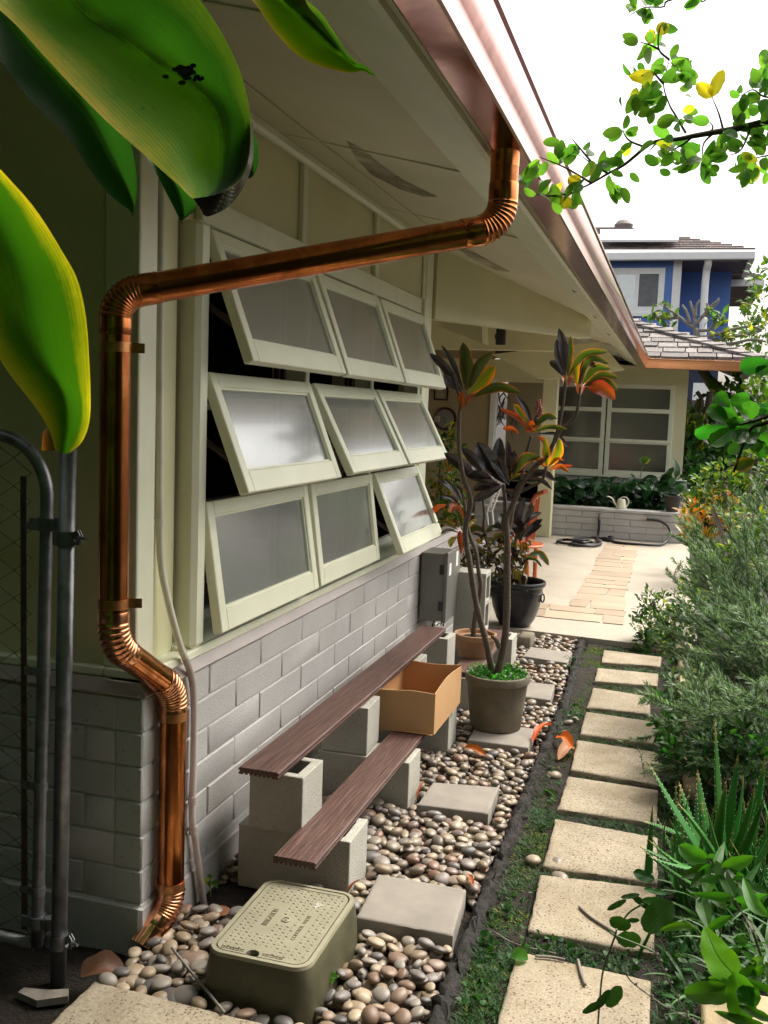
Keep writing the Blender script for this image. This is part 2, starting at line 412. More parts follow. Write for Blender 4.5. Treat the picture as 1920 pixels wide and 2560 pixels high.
M_valve = mat('olive_plastic_lid', (.27, .252, .178), (.21, .195, .13), scale=7, rough=.55, bump=.2, bscale=120)
M_valve_body = mat('shaded_olive_plastic', (.085, .08, .04), (.045, .042, .02), scale=6, rough=.55, bump=.25, bscale=70)  # same olive plastic as the lid, darkened to hold the shade on its sides
M_letter = mat('dark_relief_letters', (.13, .115, .065), rough=.7)
M_white = mat('white_paint', (.86, .86, .85), (.80, .80, .79), rough=.45, bump=.1)
M_orange = mat('orange_varnished_wood', (.55, .12, .03), (.42, .085, .02), scale=8, rough=.35, bump=.15, stretch=(6, 6, .6))
M_bark = mat('grey_bark', (.17, .135, .105), (.075, .058, .045), scale=30, rough=.9, bump=1.0, bscale=70, bdist=.006)
M_stem = mat('ringed_stem', (.13, .10, .07), (.05, .036, .026), scale=40, rough=.75, bump=.8, bscale=12, bdist=.004, stretch=(1, 1, 9))
M_twig = mat('brown_twig', (.11, .075, .05), (.06, .04, .028), scale=40, rough=.8, bump=.5)
M_pale_branch = mat('pale_branch', (.25, .225, .19), (.15, .13, .11), scale=20, rough=.85, bump=.5)
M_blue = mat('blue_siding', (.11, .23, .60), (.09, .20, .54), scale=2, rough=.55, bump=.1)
M_shake = mat('grey_wood_shake', (.21, .185, .175), (.07, .058, .056), scale=9, lo=.25, hi=.75, rough=.7, bump=.8, bscale=22, bdist=.008, rnd=.4, stretch=(5, 1, 1))
M_tile = mat('brown_roof_tile', (.26, .21, .20), (.16, .125, .12), scale=3, rough=.7, bump=.4, bscale=20, rnd=.25)
M_soffit_brown = mat('brown_soffit', (.12, .085, .09), rough=.7, bump=.2)
M_edging = mat('mossy_concrete_edging', (.40, .31, .19), (.20, .17, .085), scale=6, rough=.9, bump=.7, bscale=70)
def glassmat(name, tint=(.75, .78, .78), body=(.25, .26, .255), clear=.36, rough=.2):
    N = NT(name); v = N.coord('Object'); nz = N.noise(v, 5, 5, .6)
    t = N.n('BsdfTransparent', {'Color': tint})
    p = N.n('BsdfPrincipled', {'Base Color': body, 'Roughness': rough, 'Specular IOR Level': .6, 'Coat Weight': .6, 'Coat Roughness': .06})
    f = N.n('MapRange', {0: nz, 1: .3, 2: .7, 3: 1 - clear - .1, 4: 1 - clear + .1}).outputs[0]
    m = N.n('MixShader', {0: f, 1: t.outputs[0], 2: p.outputs[0]}); gl = N.n('BsdfGlossy', {'Color': (.9, .92, .92), 'Roughness': .2}); m = N.n('MixShader', {0: .26, 1: m.outputs[0], 2: gl.outputs[0]}); N.l(m.outputs[0], N.out.inputs[0]); return N.m
M_glass = glassmat('frosted_glass')
M_glass_dk = glassmat('dark_window_glass', body=(.035, .035, .04), clear=.15, rough=.12)
M_glass_lt = glassmat('pale_blind_glass', body=(.70, .76, .76), clear=.05, rough=.2)
# foliage
def bigleafmat(name='broad_strap_leaf', stops=None):
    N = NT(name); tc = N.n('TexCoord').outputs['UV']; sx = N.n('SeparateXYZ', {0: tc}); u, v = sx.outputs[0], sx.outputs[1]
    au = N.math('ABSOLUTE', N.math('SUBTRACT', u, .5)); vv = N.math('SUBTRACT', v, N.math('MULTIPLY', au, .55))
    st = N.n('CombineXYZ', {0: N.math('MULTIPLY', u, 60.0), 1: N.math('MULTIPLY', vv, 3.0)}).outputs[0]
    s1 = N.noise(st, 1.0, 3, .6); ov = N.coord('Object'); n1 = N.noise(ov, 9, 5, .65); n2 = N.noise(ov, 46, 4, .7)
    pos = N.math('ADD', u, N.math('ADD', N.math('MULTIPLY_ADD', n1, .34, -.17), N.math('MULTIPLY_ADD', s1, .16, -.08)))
    c = N.ramp(pos, stops or [(.0, (.50, .42, .03)), (.06, (.28, .36, .010)), (.16, (.12, .30, .006)), (.42, (.055, .20, .006)), (.50, (.014, .05, .006)), (.58, (.010, .045, .006)), (.80, (.006, .028, .005)), (1.0, (.03, .06, .012))])  # yellow margin is real; bright left and dark right halves paint in the lighting
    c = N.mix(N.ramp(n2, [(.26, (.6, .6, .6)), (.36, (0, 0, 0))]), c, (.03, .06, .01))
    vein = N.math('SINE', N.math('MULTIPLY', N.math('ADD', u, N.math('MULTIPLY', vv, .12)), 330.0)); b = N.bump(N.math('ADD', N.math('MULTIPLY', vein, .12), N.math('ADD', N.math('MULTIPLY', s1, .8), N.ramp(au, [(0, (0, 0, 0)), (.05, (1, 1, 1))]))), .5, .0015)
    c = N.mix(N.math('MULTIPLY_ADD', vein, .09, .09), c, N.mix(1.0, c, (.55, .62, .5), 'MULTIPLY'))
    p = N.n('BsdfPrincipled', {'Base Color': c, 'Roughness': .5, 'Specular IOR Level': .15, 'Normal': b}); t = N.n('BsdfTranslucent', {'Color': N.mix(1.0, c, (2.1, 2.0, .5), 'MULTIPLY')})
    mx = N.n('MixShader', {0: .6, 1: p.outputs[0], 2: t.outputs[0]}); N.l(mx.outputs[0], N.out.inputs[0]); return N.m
L_big = bigleafmat()
L_big2 = bigleafmat('yellowing_strap_leaf', [(.0, (.45, .36, .03)), (.12, (.26, .28, .012)), (.30, (.05, .14, .008)), (.48, (.014, .055, .006)), (.56, (.018, .08, .008)), (.82, (.03, .11, .008)), (.94, (.24, .28, .015)), (1.0, (.5, .42, .04))])
L_big_old = leafmat('broad_leaf', (.035, .13, .015), edge=(.34, .33, .03), ew=.34, trans=.5, tcol=(2.2, 2.0, .5), rough=.38, var=.05, veins=26, rib=(.02, .07, .012), blotch=(.075, .16, .018), spec=.3)
L_ti_dark = leafmat('dark_purple_ti_leaf', (.016, .010, .016), edge=(.06, .02, .02), ew=.12, trans=.12, rough=.17, var=.35, veins=20, spec=1.0)
L_ti_green = leafmat('green_ti_leaf', (.030, .055, .012), edge=(.30, .10, .02), ew=.16, trans=.4, tcol=(2., 1.7, .5), rough=.28, var=.25, veins=20, spec=.6)
L_ti_yellow = leafmat('yellow_green_ti_leaf', (.10, .15, .012), edge=(.45, .16, .02), ew=.34, trans=.5, tcol=(2., 1.6, .4), rough=.3, var=.2, veins=20, rib=(.05, .08, .01))
L_ti_orange = leafmat('orange_ti_leaf', (.24, .072, .014), edge=(.24, .04, .02), ew=.3, trans=.5, tcol=(1.8, 1.2, .5), rough=.35, var=.3, veins=20, blotch=(.10, .075, .012))
L_branch = leafmat('branch_leaf', (.06, .17, .022), trans=.68, tcol=(2.3, 2.1, 1.1), rough=.4, var=.35, veins=7, alt=(.26, .32, .03), alt_at=.95)
L_spoon = leafmat('spoon_leaf', (.034, .16, .022), trans=.5, tcol=(1.8, 1.7, .6), rough=.28, var=.3, veins=8)
L_dark_strap = leafmat('dark_strap_leaf', (.012, .055, .010), trans=.45, tcol=(1.7, 1.7, .6), rough=.45, var=.1, veins=24, spec=.2, rib=(.008, .03, .006))
L_far = leafmat('garden_leaf', (.065, .15, .022), trans=.45, tcol=(1.9, 1.7, .5), rough=.4, var=.4, veins=6, alt=(.22, .26, .03), alt_at=.84)
L_far2 = leafmat('deep_green_leaf', (.018, .072, .012), trans=.3, rough=.4, var=.4, veins=6, spec=.3)
L_croton = leafmat('croton_leaf', (.45, .16, .015), edge=(.5, .32, .02), ew=.3, trans=.4, tcol=(1.6, 1.2, .4), var=.3, veins=6, alt=(.07, .15, .015), alt_at=.34)
L_needle = leafmat('rosemary_needle', (.066, .15, .052), trans=.3, tcol=(1.5, 1.7, .9), rough=.5, var=.4, veins=2, alt=(.21, .28, .19), alt_at=.55)
L_aloe = leafmat('aloe_leaf', (.030, .155, .022), edge=(.06, .22, .04), ew=.1, trans=.12, rough=.42, spec=.25, var=.2, veins=1, tip=(.30, .22, .05))
L_fern = leafmat('lobed_fern_leaf', (.030, .115, .010), trans=.4, tcol=(1.9, 1.8, .5), rough=.4, var=.45, veins=8, rib=(.04, .14, .02))
L_planter = leafmat('planter_leaf', (.016, .060, .018), trans=.25, rough=.3, var=.3, veins=7)
L_grass = leafmat('short_grass', (.055, .115, .020), trans=.35, rough=.6, spec=.15, var=.45, veins=1, alt=(.16, .16, .03), alt_at=.8)
L_mondo = leafmat('dark_mondo_grass', (.022, .066, .016), trans=.25, spec=.2, rough=.5, var=.5, veins=1)
L_moss = mat('green_moss', (.11, .13, .018), (.045, .05, .012), scale=30, rough=.95, bump=1.0, bscale=120, bdist=.01)
L_fall = leafmat('bright_fallen_leaf', (.62, .15, .015), edge=(.55, .09, .02), ew=.25, trans=.4, tcol=(1.5, 1.1, .5), rough=.45, var=.1, veins=12)
L_strap = leafmat('bright_strap_leaf', (.10, .30, .015), trans=.5, tcol=(1.8, 1.7, .5), rough=.4, var=.1, veins=9, rib=(.04, .14, .01))
L_litter = leafmat('dry_leaf', (.36, .10, .025), edge=(.22, .07, .02), ew=.3, trans=.3, var=.35, veins=9)

def patchmat():
    N = NT('bare_plywood_patch'); v = N.coord('Object'); a = N.noise(N.coord('Object', (8, 1.2, 8)), 6, 6, .7); m = N.ramp(N.noise(v, 3.5, 5, .6), [(.30, (0, 0, 0)), (.75, (.8, .8, .8))])
    p = N.n('BsdfPrincipled', {'Base Color': N.ramp(a, [(.35, (.26, .22, .15)), (.65, (.40, .35, .25))]), 'Roughness': .85}); t = N.n('BsdfTransparent')
    x = N.n('MixShader', {0: m, 1: t.outputs[0], 2: p.outputs[0]}); N.l(x.outputs[0], N.out.inputs[0]); return N.m
M_patch = patchmat()

# ================================================================== THE SETTING
g = MB(); g.grid([[(-150, -150, -.035), (150, -150, -.035)], [(-150, 300, -.035), (150, 300, -.035)]])
structure('ground', g, M_soil, smooth=False)
# low undulating garden soil around the path
def heightsheet(x0, x1, y0, y1, nx, ny, z, amp, fx=9., seed=0):
    r = np.random.default_rng(seed); xs = np.linspace(x0, x1, nx); ys = np.linspace(y0, y1, ny)
    X, Yy = np.meshgrid(xs, ys); Z = np.zeros_like(X) + z
    for k in range(9):
        a = r.uniform(0, 6.28); f = fx * (1 + k * .6); p = r.uniform(0, 6.28)
        Z += amp / (1 + k * .4) * np.sin(f * (np.cos(a) * X + np.sin(a) * Yy) + p)
    return np.stack([X, Yy, Z], -1)
g = MB(); g.grid(heightsheet(.90, 6.0, .9, 6.78, 130, 150, .008, .0035, 14, 2))
structure('garden_soil', g, M_soil)
g = MB(); g.grid(heightsheet(-3.5, .90, .2, 6.9, 90, 140, -.028, .003, 16, 3))
structure('bed_soil', g, M_soil)

# patio slab, its flagstone strip
P0, P1 = (-4.0, 6.86), (.50, 6.86)
pat = MB()
pat.prism([(-4, 6.9, -.10), (.50, 6.84, -.10), (1.26, 6.76, -.10), (1.62, 6.72, -.10), (1.62, 13.0, -.10), (-4, 13.0, -.10)], (0, 0, .15))
structure('patio', pat, M_patio, smooth=False)
fl = MB(); fr = random.Random(5)
def flag_row(y, h, x0, x1):
    x = x0
    while x < x1 - .05:
        wd = min(fr.uniform(.15, .46), x1 - x)
        if x1 - x - wd < .1: wd = x1 - x
        j = lambda: fr.uniform(-.013, .012)
        q = [(x + .006 + j(), y + .006 + j(), .0495), (x + wd - .006 + j(), y + .006 + j(), .0495), (x + wd - .006 + j(), y + h - .006 + j(), .0495), (x + .006 + j(), y + h - .006 + j(), .0495)]
        fl.prism(q, (0, 0, .007)); x += wd
y = 7.33
while y < 12.0:
    h = fr.uniform(.20, .36)
    t = (y - 7.0) / 5
    if y < 7.8: flag_row(y, h, .12 + (y - 7.3) * .5, 1.10 - .01 * t)
    else: flag_row(y, h, .655 - .0 * t + fr.uniform(-.015, .015), 1.07 - .03 * t + fr.uniform(-.015, .015))
    y += h
structure('path', fl, M_flag, smooth=False)

# rough lava kerb between pebbles and path
kb = MB(); ys = np.linspace(.9, 6.8, 330); kr = np.random.default_rng(4); prof = []
for y in ys:
    xl = .875 - max(0, y - 5.4) * .035; xr = .922 - max(0, y - 5.4) * .035
    a = lambda s: kr.normal(0, s * 1.15)
    prof.append([(xl - .004 + a(.005), y, -.04), (xl + a(.006), y, .018 + a(.008)), (xl + .010 + a(.005), y, .034 + a(.006)), ((xl + xr) / 2 + a(.004), y, .036 + a(.007)),
                 (xr - .012 + a(.005), y, .033 + a(.006)), (xr + a(.006), y, .012 + a(.006)), (xr + .006 + a(.005), y, -.04)])
kb.grid(prof)
structure('kerb', kb, M_lava, angle=180)

# stepping stones of the path
SLABS = [((1.048, 2.285), (1.424, 2.265), (1.420, 2.675), (1.044, 2.695)), ((1.056, 2.815), (1.424, 2.815), (1.423, 3.235), (1.043, 3.190)),
         ((1.043, 3.250), (1.424, 3.265), (1.420, 3.640), (1.038, 3.668)), ((1.035, 3.769), (1.412, 3.777), (1.412, 4.131), (1.034, 4.146)),
         ((1.038, 4.223), (1.412, 4.185), (1.404, 4.611), (1.027, 4.642)), ((1.030, 4.728), (1.408, 4.730), (1.390, 5.075), (1.026, 5.111)),
         ((1.025, 5.212), (1.350, 5.213), (1.345, 5.560), (1.022, 5.607)), ((1.019, 5.746), (1.375, 5.794), (1.380, 6.080), (1.013, 6.062)),
         ((1.026, 6.209), (1.385, 6.268), (1.390, 6.523), (1.016, 6.553))]
STONE_LABEL = ['nearest stepping stone of the path, under the broken sticks', 'speckled tan stepping stone with a dry twig lying across it', 'tan stepping stone beside the aloe, with a pebble at its near edge',
               'tan stepping stone third from the near end, aloe leaf tips over its corner', 'thick edged tan stepping stone right of the fallen orange leaves', 'tan stepping stone with a mossy gap in front, level with the concrete pot',
               'short tan stepping stone in the middle of the far half of the path', 'pale stepping stone second from the patio, rounded right corner', 'pale stepping stone touching the patio edge, last of the path']
def slabmesh(P, z0, z1, bev=.008, n=14, rough=.0016, seed=0):
    """quadrilateral slab with chamfered, slightly worn edges"""
    r = np.random.default_rng(seed); P = np.asarray(P, float); c = P.mean(0); mb = MB()
    t = np.linspace(0, 1, n)
    def ring(sh, z, jt):
        Q = c + (P - c) * sh; o = []
        for i in range(4):
            a, b = Q[i], Q[(i + 1) % 4]
            for k in t[:-1]: o.append((*(a + (b - a) * k), z))
        o = np.array(o); o[:, :2] += r.normal(0, jt, (len(o), 2)); return o
    L = np.linalg.norm(P[1] - P[0]) / 2
    R = [ring(1, z0, rough), ring(1, z1 - bev, rough), ring(1 - bev * .35 / L, z1 - bev * .35, rough), ring(1 - bev / L, z1, rough * .6), ring(1 - 3 * bev / L, z1 + .0004, 0)]
    m = len(R[0]); f = []
    for i in range(len(R) - 1):
        for j in range(m): f.append((i * m + j, i * m + (j + 1) % m, (i + 1) * m + (j + 1) % m, (i + 1) * m + j))
    f.append(tuple((len(R) - 1) * m + j for j in range(m)))
    mb.add(np.concatenate(R), f); return mb
for i, P in enumerate(SLABS):
    c = np.mean(np.array(P), 0); t = thing('stepping_stone', STONE_LABEL[i], 'stepping stone', (c[0], c[1], -.03), 'stepping stones of the path')
    o = slabmesh(P, -.03, .03 + .0015 * (i % 3), seed=i).build('slab', M_stone, t, angle=50)
cn = [(.003, 2.136), (-.004, 1.70), (.62, 1.66), (.60, 2.128), (.382, 2.131)]
tag(slabmesh([(.003, 2.138), (.0, 1.70), (.60, 1.66), (.60, 2.122)], -.03, .04, seed=20).build('paving_slab', M_stone, None, angle=50), 'coarse speckled paving slab in the bottom left corner, below the downspout', 'paving slab')
PAV = [((.559, 2.667), (.857, 2.668), (.836, 2.956), (.542, 2.954)), ((.516, 3.552), (.793, 3.572), (.786, 3.850), (.517, 3.800)),
       ((.545, 4.375), (.830, 4.372), (.818, 4.660), (.540, 4.660)), ((.535, 5.196), (.831, 5.177), (.818, 5.493), (.53, 5.489)), ((.544, 6.072), (.829, 6.016), (.832, 6.313), (.555, 6.342))]
PAV_L = ['grey square paver in the pebbles right of the olive valve box', 'grey square paver in the pebbles beside the second lower concrete block', 'grey square paver beneath the big concrete plant pot',
         'grey square paver in the pebbles just behind the big concrete pot', 'grey square paver in the pebbles nearest the patio']
for i, P in enumerate(PAV):
    tag(slabmesh(P, -.01, .052, bev=.005, rough=.0008, seed=40 + i).build('paver', M_paver, None, angle=50), PAV_L[i], 'paver', 'grey square pavers in the pebble bed')

# ================================================================== THE HOUSE
house = thing('house', 'cream single storey house with grey block base, open awning windows and wood shake roof', 'house', (0, 2.42, 0))
# --- block base
bl = MB(); C = .1016; L = .4064; Y0 = 2.785; ZT = .740
bl.box((-3.5, 2.3795, -.05), (-.0055, 6.60, ZT - .002))                       # mortar body
for k in range(7):
    z1 = ZT - k * C; z0 = z1 - C
    off = 0 if k % 2 == 0 else L / 2
    ysj = [2.374] + [Y0 + off + L * i for i in range(-2, 11) if 2.45 < Y0 + off + L * i < 6.5] + [6.60]
    for a, b in zip(ysj[:-1], ysj[1:]):
        bl.box((-.09, a + (.003 if a > 2.4 else 0), z0 + .0022), (0, b - .003, z1 - .0022), .0045, jit=.0004)
    xs = [-.09] + [-.09 - (.1 if k % 2 else .3) - L * i for i in range(8)]
    for a, b in zip(xs[:-1], xs[1:]): bl.box((b + .003, 2.374, z0 + .0022), (a - .003 if a < -.1 else a, 2.46, z1 - .0022), .0045, jit=.0004)
bl.build('block_wall', M_block, house, angle=40)
ft = MB(); ft.box((-3.5, 2.366, -.06), (.006, 2.5, .128), .012, jit=.002); ft.box((-.1, 2.5, -.06), (.006, 5.7, .10), .012); ft.build('footing', M_block, house)
cp = MB()
cp.prism([(.004, 2.372, .7405), (.010, 2.372, .748), (-.01, 2.372, .782), (-.12, 2.372, .782), (-.12, 2.372, .7405)], (0, 4.23, 0))
cp.prism([(-3.5, 2.3715, .7405), (-3.5, 2.365, .748), (-3.5, 2.385, .782), (-3.5, 2.47, .782), (-3.5, 2.47, .7405)], (3.49, 0, 0))
cp.build('sill_block', M_cap, house, smooth=False)
sl = MB()
sl.box((-.14, 2.392, .783), (.000, 5.70, .812), .005); sl.box((-3.5, 2.392, .783), (-.141, 2.5, .812), .005)
sl.prism([(-.02, 2.64, .8125), (-.14, 2.64, .8125), (-.14, 2.64, .838), (-.07, 2.64, .836)], (0, 2.74, 0))
sl.build('wooden_sill', M_trim, house)
# --- siding
XW = -.06
wl = MB()
wl.box((XW - .10, 2.42, .8125), (XW, 2.645, 2.62)); wl.box((XW - .10, 2.645, 2.115), (XW, 5.38, 2.62)); wl.box((XW - .10, 5.38, .8125), (XW, 5.695, 2.62))
wl.box((-3.5, 2.42, .8125), (XW - .101, 2.52, 3.4))
wl.build('siding', M_cream, house, smooth=False)
tr = MB()
tr.box((XW - .05, 2.665, .8126), (.004, 2.742, 2.118), .016)                  # casing at the near jamb
tr.box((XW + .001, 2.408, .8126), (XW + .018, 2.50, 2.60), .004)                # corner board
tr.box((XW - .09, 2.404, .8126), (XW + .0175, 2.4195, 3.3), .003)
tr.box((XW + .001, 2.742, 2.1185), (-.030, 5.395, 2.205), .005)                # head
for y in (3.64, 4.50, 5.375): tr.box((XW - .05, y - .019, .813), (-.022, y + .019, 2.118), .004)
for y in (3.608, 4.56, 5.545): tr.box((XW + .0012, y - .024, 2.2055), (XW + .022, y + .024, 2.545), .003)
tr.box((XW + .0012, 5.405, .8126), (-.012, 5.47, 2.205), .003); tr.box((XW + .0013, 5.48, .8126), (XW + .014, 5.70, 2.545), .003)
tr.box((XW + .0012, 2.51, 2.500), (-.02, 5.70, 2.545), .012)                 # crown moulding under the soffit
tr.box((-.9, 2.409, .8126), (-.83, 2.4195, 3.2), .003); tr.box((-2.1, 2.409, .8126), (-2.03, 2.4195, 3.2), .003)
tr.build('trim', M_trim, house)
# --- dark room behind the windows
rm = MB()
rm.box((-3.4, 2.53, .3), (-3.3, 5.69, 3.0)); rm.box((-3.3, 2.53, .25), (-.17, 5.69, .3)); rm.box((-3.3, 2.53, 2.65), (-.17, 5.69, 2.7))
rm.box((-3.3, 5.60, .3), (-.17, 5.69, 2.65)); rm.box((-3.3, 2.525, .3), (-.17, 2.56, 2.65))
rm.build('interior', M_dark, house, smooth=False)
rl = MB(); rl.box((-.62, 2.60, 1.545), (-.60, 5.55, 1.575), .002); rl.build('interior_rail', M_white, house)
for ya, yb in ((3.32, 3.60), (4.35, 4.60), (5.2, 5.42)):
    cu = MB(); n = 26
    cu.grid([[(-.48 + .014 * math.sin(i * 1.9), ya + (yb - ya) * i / n, z) for i in range(n + 1)] for z in (.86, 2.4)]); cu.build('curtain', M_curtain, house)
# --- nine awning sashes
cols_ = [(2.748, 3.618), (3.662, 4.478), (4.522, 5.352)]; tops = [2.105, 1.672, 1.268]
ang = [[20.8, 20.3, 20.0], [21.6, 27.2, 27.2], [8.8, 8.0, 23.0]]; hgt = [.424, .394, .418]
SASH_L = [['top row near', 'top row middle', 'top row far'], ['middle row near', 'middle row middle', 'middle row far'], ['bottom row near', 'bottom row middle', 'bottom row far']]
for r in range(3):
    for c_ in range(3):
        ya, yb = cols_[c_]; a = R_(ang[r][c_]); H = hgt[r]; zt = tops[r]
        d = np.array([math.sin(a), 0, -math.cos(a)]); nn = np.array([math.cos(a), 0, math.sin(a)]); o = np.array([-.004, 0, zt]); th = .034
        Mx = Matrix(((0, nn[0], d[0], o[0]), (1, 0, 0, 0), (0, nn[2], d[2], o[2]), (0, 0, 0, 1)))     # local: x along the wall, y outwards, z down the sash
        f = MB(); st, top_, bot = .048, .046, .072
        f.box((ya, -th, 0), (ya + st, 0, H), .003, Mx); f.box((yb - st, -th, 0), (yb, 0, H), .003, Mx)
        f.box((ya + st, -th, .0002), (yb - st, -.0005, top_), .003, Mx); f.box((ya + st, -th, H - bot), (yb - st, -.0005, H - .0002), .003, Mx)
        for (b0, b1, b2, b3) in ((ya + st, ya + st + .007, top_, H - bot), (yb - st - .007, yb - st, top_, H - bot)): f.box((b0, -.022, b2), (b1, -.009, b3), 0, Mx)
        f.box((ya + st + .007, -.022, top_), (yb - st - .007, -.009, top_ + .007), 0, Mx); f.box((ya + st + .007, -.022, H - bot - .007), (yb - st - .007, -.009, H - bot), 0, Mx)
        sash = f.build('window_sash', M_trim, house)
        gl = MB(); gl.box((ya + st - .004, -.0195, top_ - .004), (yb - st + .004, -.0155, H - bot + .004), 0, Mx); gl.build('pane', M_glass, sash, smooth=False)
        ar = MB(); h = .0
        for yy in (ya + .012,):
            e = o + d * (H * .70) - nn * th * .9; b0 = np.array([-.10, 0, zt - H * .42])
            ar.tube([(b0[0], yy, b0[2]), (e[0], yy, e[2])], .011, 6)
            ar.box((-.12, yy - .008, zt - H * .99), (-.10, yy + .008, zt - .02))
        ar.build('stay_arm', M_brown, sash)
# inner screens: thin brown frames with a pale bottom edge
sf = MB()
for (ya, yb) in cols_:
    for r in range(3):
        z1 = tops[r] - .02; z0 = z1 - hgt[r] + .02
        sf.box((-.150, ya, z0), (-.135, ya + .022, z1)); sf.box((-.150, yb - .022, z0), (-.135, yb, z1)); sf.box((-.150, ya + .022, z1 - .022), (-.135, yb - .022, z1))
sf.build('screen_frame', M_brown, house, smooth=False)
sb = MB(); sb.box((-.150, 2.75, .838), (-.12, 5.35, .872), .003); sb.build('screen_rail', M_white, house)

# --- roof over the main wing: soffit, fascia, deck
YE0, YG = 1.62, 13.62                 # near end of the eave, far eave corner
def zs(x): return 2.545 - .232 * (x + .06)
so = MB()
n = 60
so.prism([(-3.6, YE0, zs(-3.6)), (-.0601, YE0, zs(-.06)), (.655, YE0, zs(.655)), (.655, YE0, zs(.655) + .03), (-3.6, YE0, zs(-3.6) + .03)], (0, YG + .6 - YE0, 0))
so.build('soffit', M_soffit, house, smooth=False)
jt = MB()
for y in (2.02, 3.30, 4.55): jt.prism([(XW + .02, y, zs(XW) - .0015), (.64, y, zs(.64) - .0015), (.64, y + .016, zs(.64) - .0015), (XW + .02, y + .016, zs(XW) - .0015)], (0, 0, -.005))
jt.prism([(.12, YE0, zs(.12) - .0012), (.135, YE0, zs(.135) - .0012), (.135, 5.6, zs(.135) - .0012), (.12, 5.6, zs(.12) - .0012)], (0, 0, -.004))
jt.build('soffit_batten', M_soffit, house, smooth=False)
for poly in ([(866, 352), (905, 372), (950, 410), (1010, 452), (1092, 492), (1060, 492), (1000, 474), (930, 438), (890, 398)], [(1130, 610), (1180, 628), (1275, 680), (1240, 676), (1175, 645)]):
    pts = []
    for px, py in poly:
        r = ray(px, py); t = (2.545 - .232 * (CAM[0] + .06) - .0025 - CAM[2]) / (r[2] + .232 * r[0]); pts.append(CAM + r * t)
    pm = MB(); pm.prism(pts, (0, 0, .002)); pm.build('peeling_patch', M_patch, house, smooth=False)
fa = MB()
fa.prism([(.640, YE0, 2.372), (.655, YE0, zs(.655) + .03), (.842, YE0, zs(.842) + .05), (.842, YE0, 2.283), (.826, YE0, 2.280)], (0, YG + .02 - YE0, 0))
fa.prism([(.8425, YE0, 2.300), (.8425, YE0, 2.47), (.858, YE0, 2.47), (.858, YE0, 2.300)], (0, YG - YE0, 0))
fa.build('fascia', M_trim, house, smooth=False)
ho = MB()
for y in (5.9, 7.4, 8.9): ho.tube([(.75, y, 2.335), (.75, y, 2.315), (.758, y, 2.303), (.77, y, 2.306), (.774, y, 2.318)], .0035, 6)
ho.build('cup_hook', M_galv, house)
rf = MB()
rf.prism([(.875, YE0 - .02, 2.475), (.875, YE0 - .02, 2.50), (-4.0, YE0 - .02, 2.475 + .232 * 4.875 + .05), (-4.0, YE0 - .02, 2.475 + .232 * 4.875)], (0, 16.5 - YE0, 0))
rf.build('roof_deck', M_shake, house, smooth=False)
ge = MB(); ge.prism([(-3.6, YE0 - .03, zs(-3.6) - .1), (.842, YE0 - .03, 2.28), (.842, YE0 - .03, 2.47), (-3.6, YE0 - .03, zs(-3.6) + .25)], (0, .03, 0)); ge.build('barge_board', M_trim, house, smooth=False)

# --- lanai (porch) in the corner of the house
pn = MB()      # deep diagonal header beam from the corner post of the main wall to the eave
A = np.array([-.03, 5.72]); B = np.array([.66, 8.25]); dq = nrm(B - A); nq = np.array([-dq[1], dq[0]]) * .09
pn.prism([(*A, 2.125), (*B, 2.215), (*B, 2.40), (*A, 2.552)], (nq[0], nq[1], 0)); 
pn.build('header_beam', M_cream, house, smooth=False)
def beam(pts, depth, off, m=M_cream, name='beam'):
    mb = MB(); mb.prism([ony(px, py, depth) for px, py in pts], off); return mb.build(name, m, house, smooth=False)
beam([(1098, 788), (1204, 800), (1206, 858), (1098, 816)], 7.6, (0, .25, 0), M_cream)
beam([(1228, 886), (1500, 854), (1560, 925), (1372, 948), (1340, 944), (1232, 888)], 11.2, (0, .16, 0), M_cream)
# ceiling, back walls
ce = MB(); ce.box((-4.2, 5.72, 2.62), (.55, 14.6, 2.66)); ce.build('porch_ceiling', M_soffit, house, smooth=False)
bw = MB(); bw.box((-4.2, 13.05, .05), (-1.02, 13.15, 2.62)); bw.box((-1.02, 14.3, .05), (-.34, 14.4, 2.62)); bw.box((-4.2, 5.72, .05), (-3.6, 13.05, 2.62))
M_porch = mat('porch_wall', (.44, .36, .22), (.36, .29, .17), scale=2, rough=.7, bump=.15)
bw.build('porch_wall', M_porch, house, smooth=False)
for bx_ in (((-4.2, 10.2, 2.24), (.2, 10.34, 2.62)), ((-4.2, 13.02, 2.0), (-.2, 13.04, 2.3))):
    hb = MB(); hb.box(*bx_); hb.build('ceiling_beam', M_cream, house, smooth=False)
df = MB(); df.box((-1.03, 12.99, .05), (-.96, 13.16, 2.03), .004); df.build('door_frame', M_white, house)
po = MB(); po.box((-.245, 12.30, .052), (-.062, 12.48, 2.05), .006); po.build('porch_post', M_cream, house)
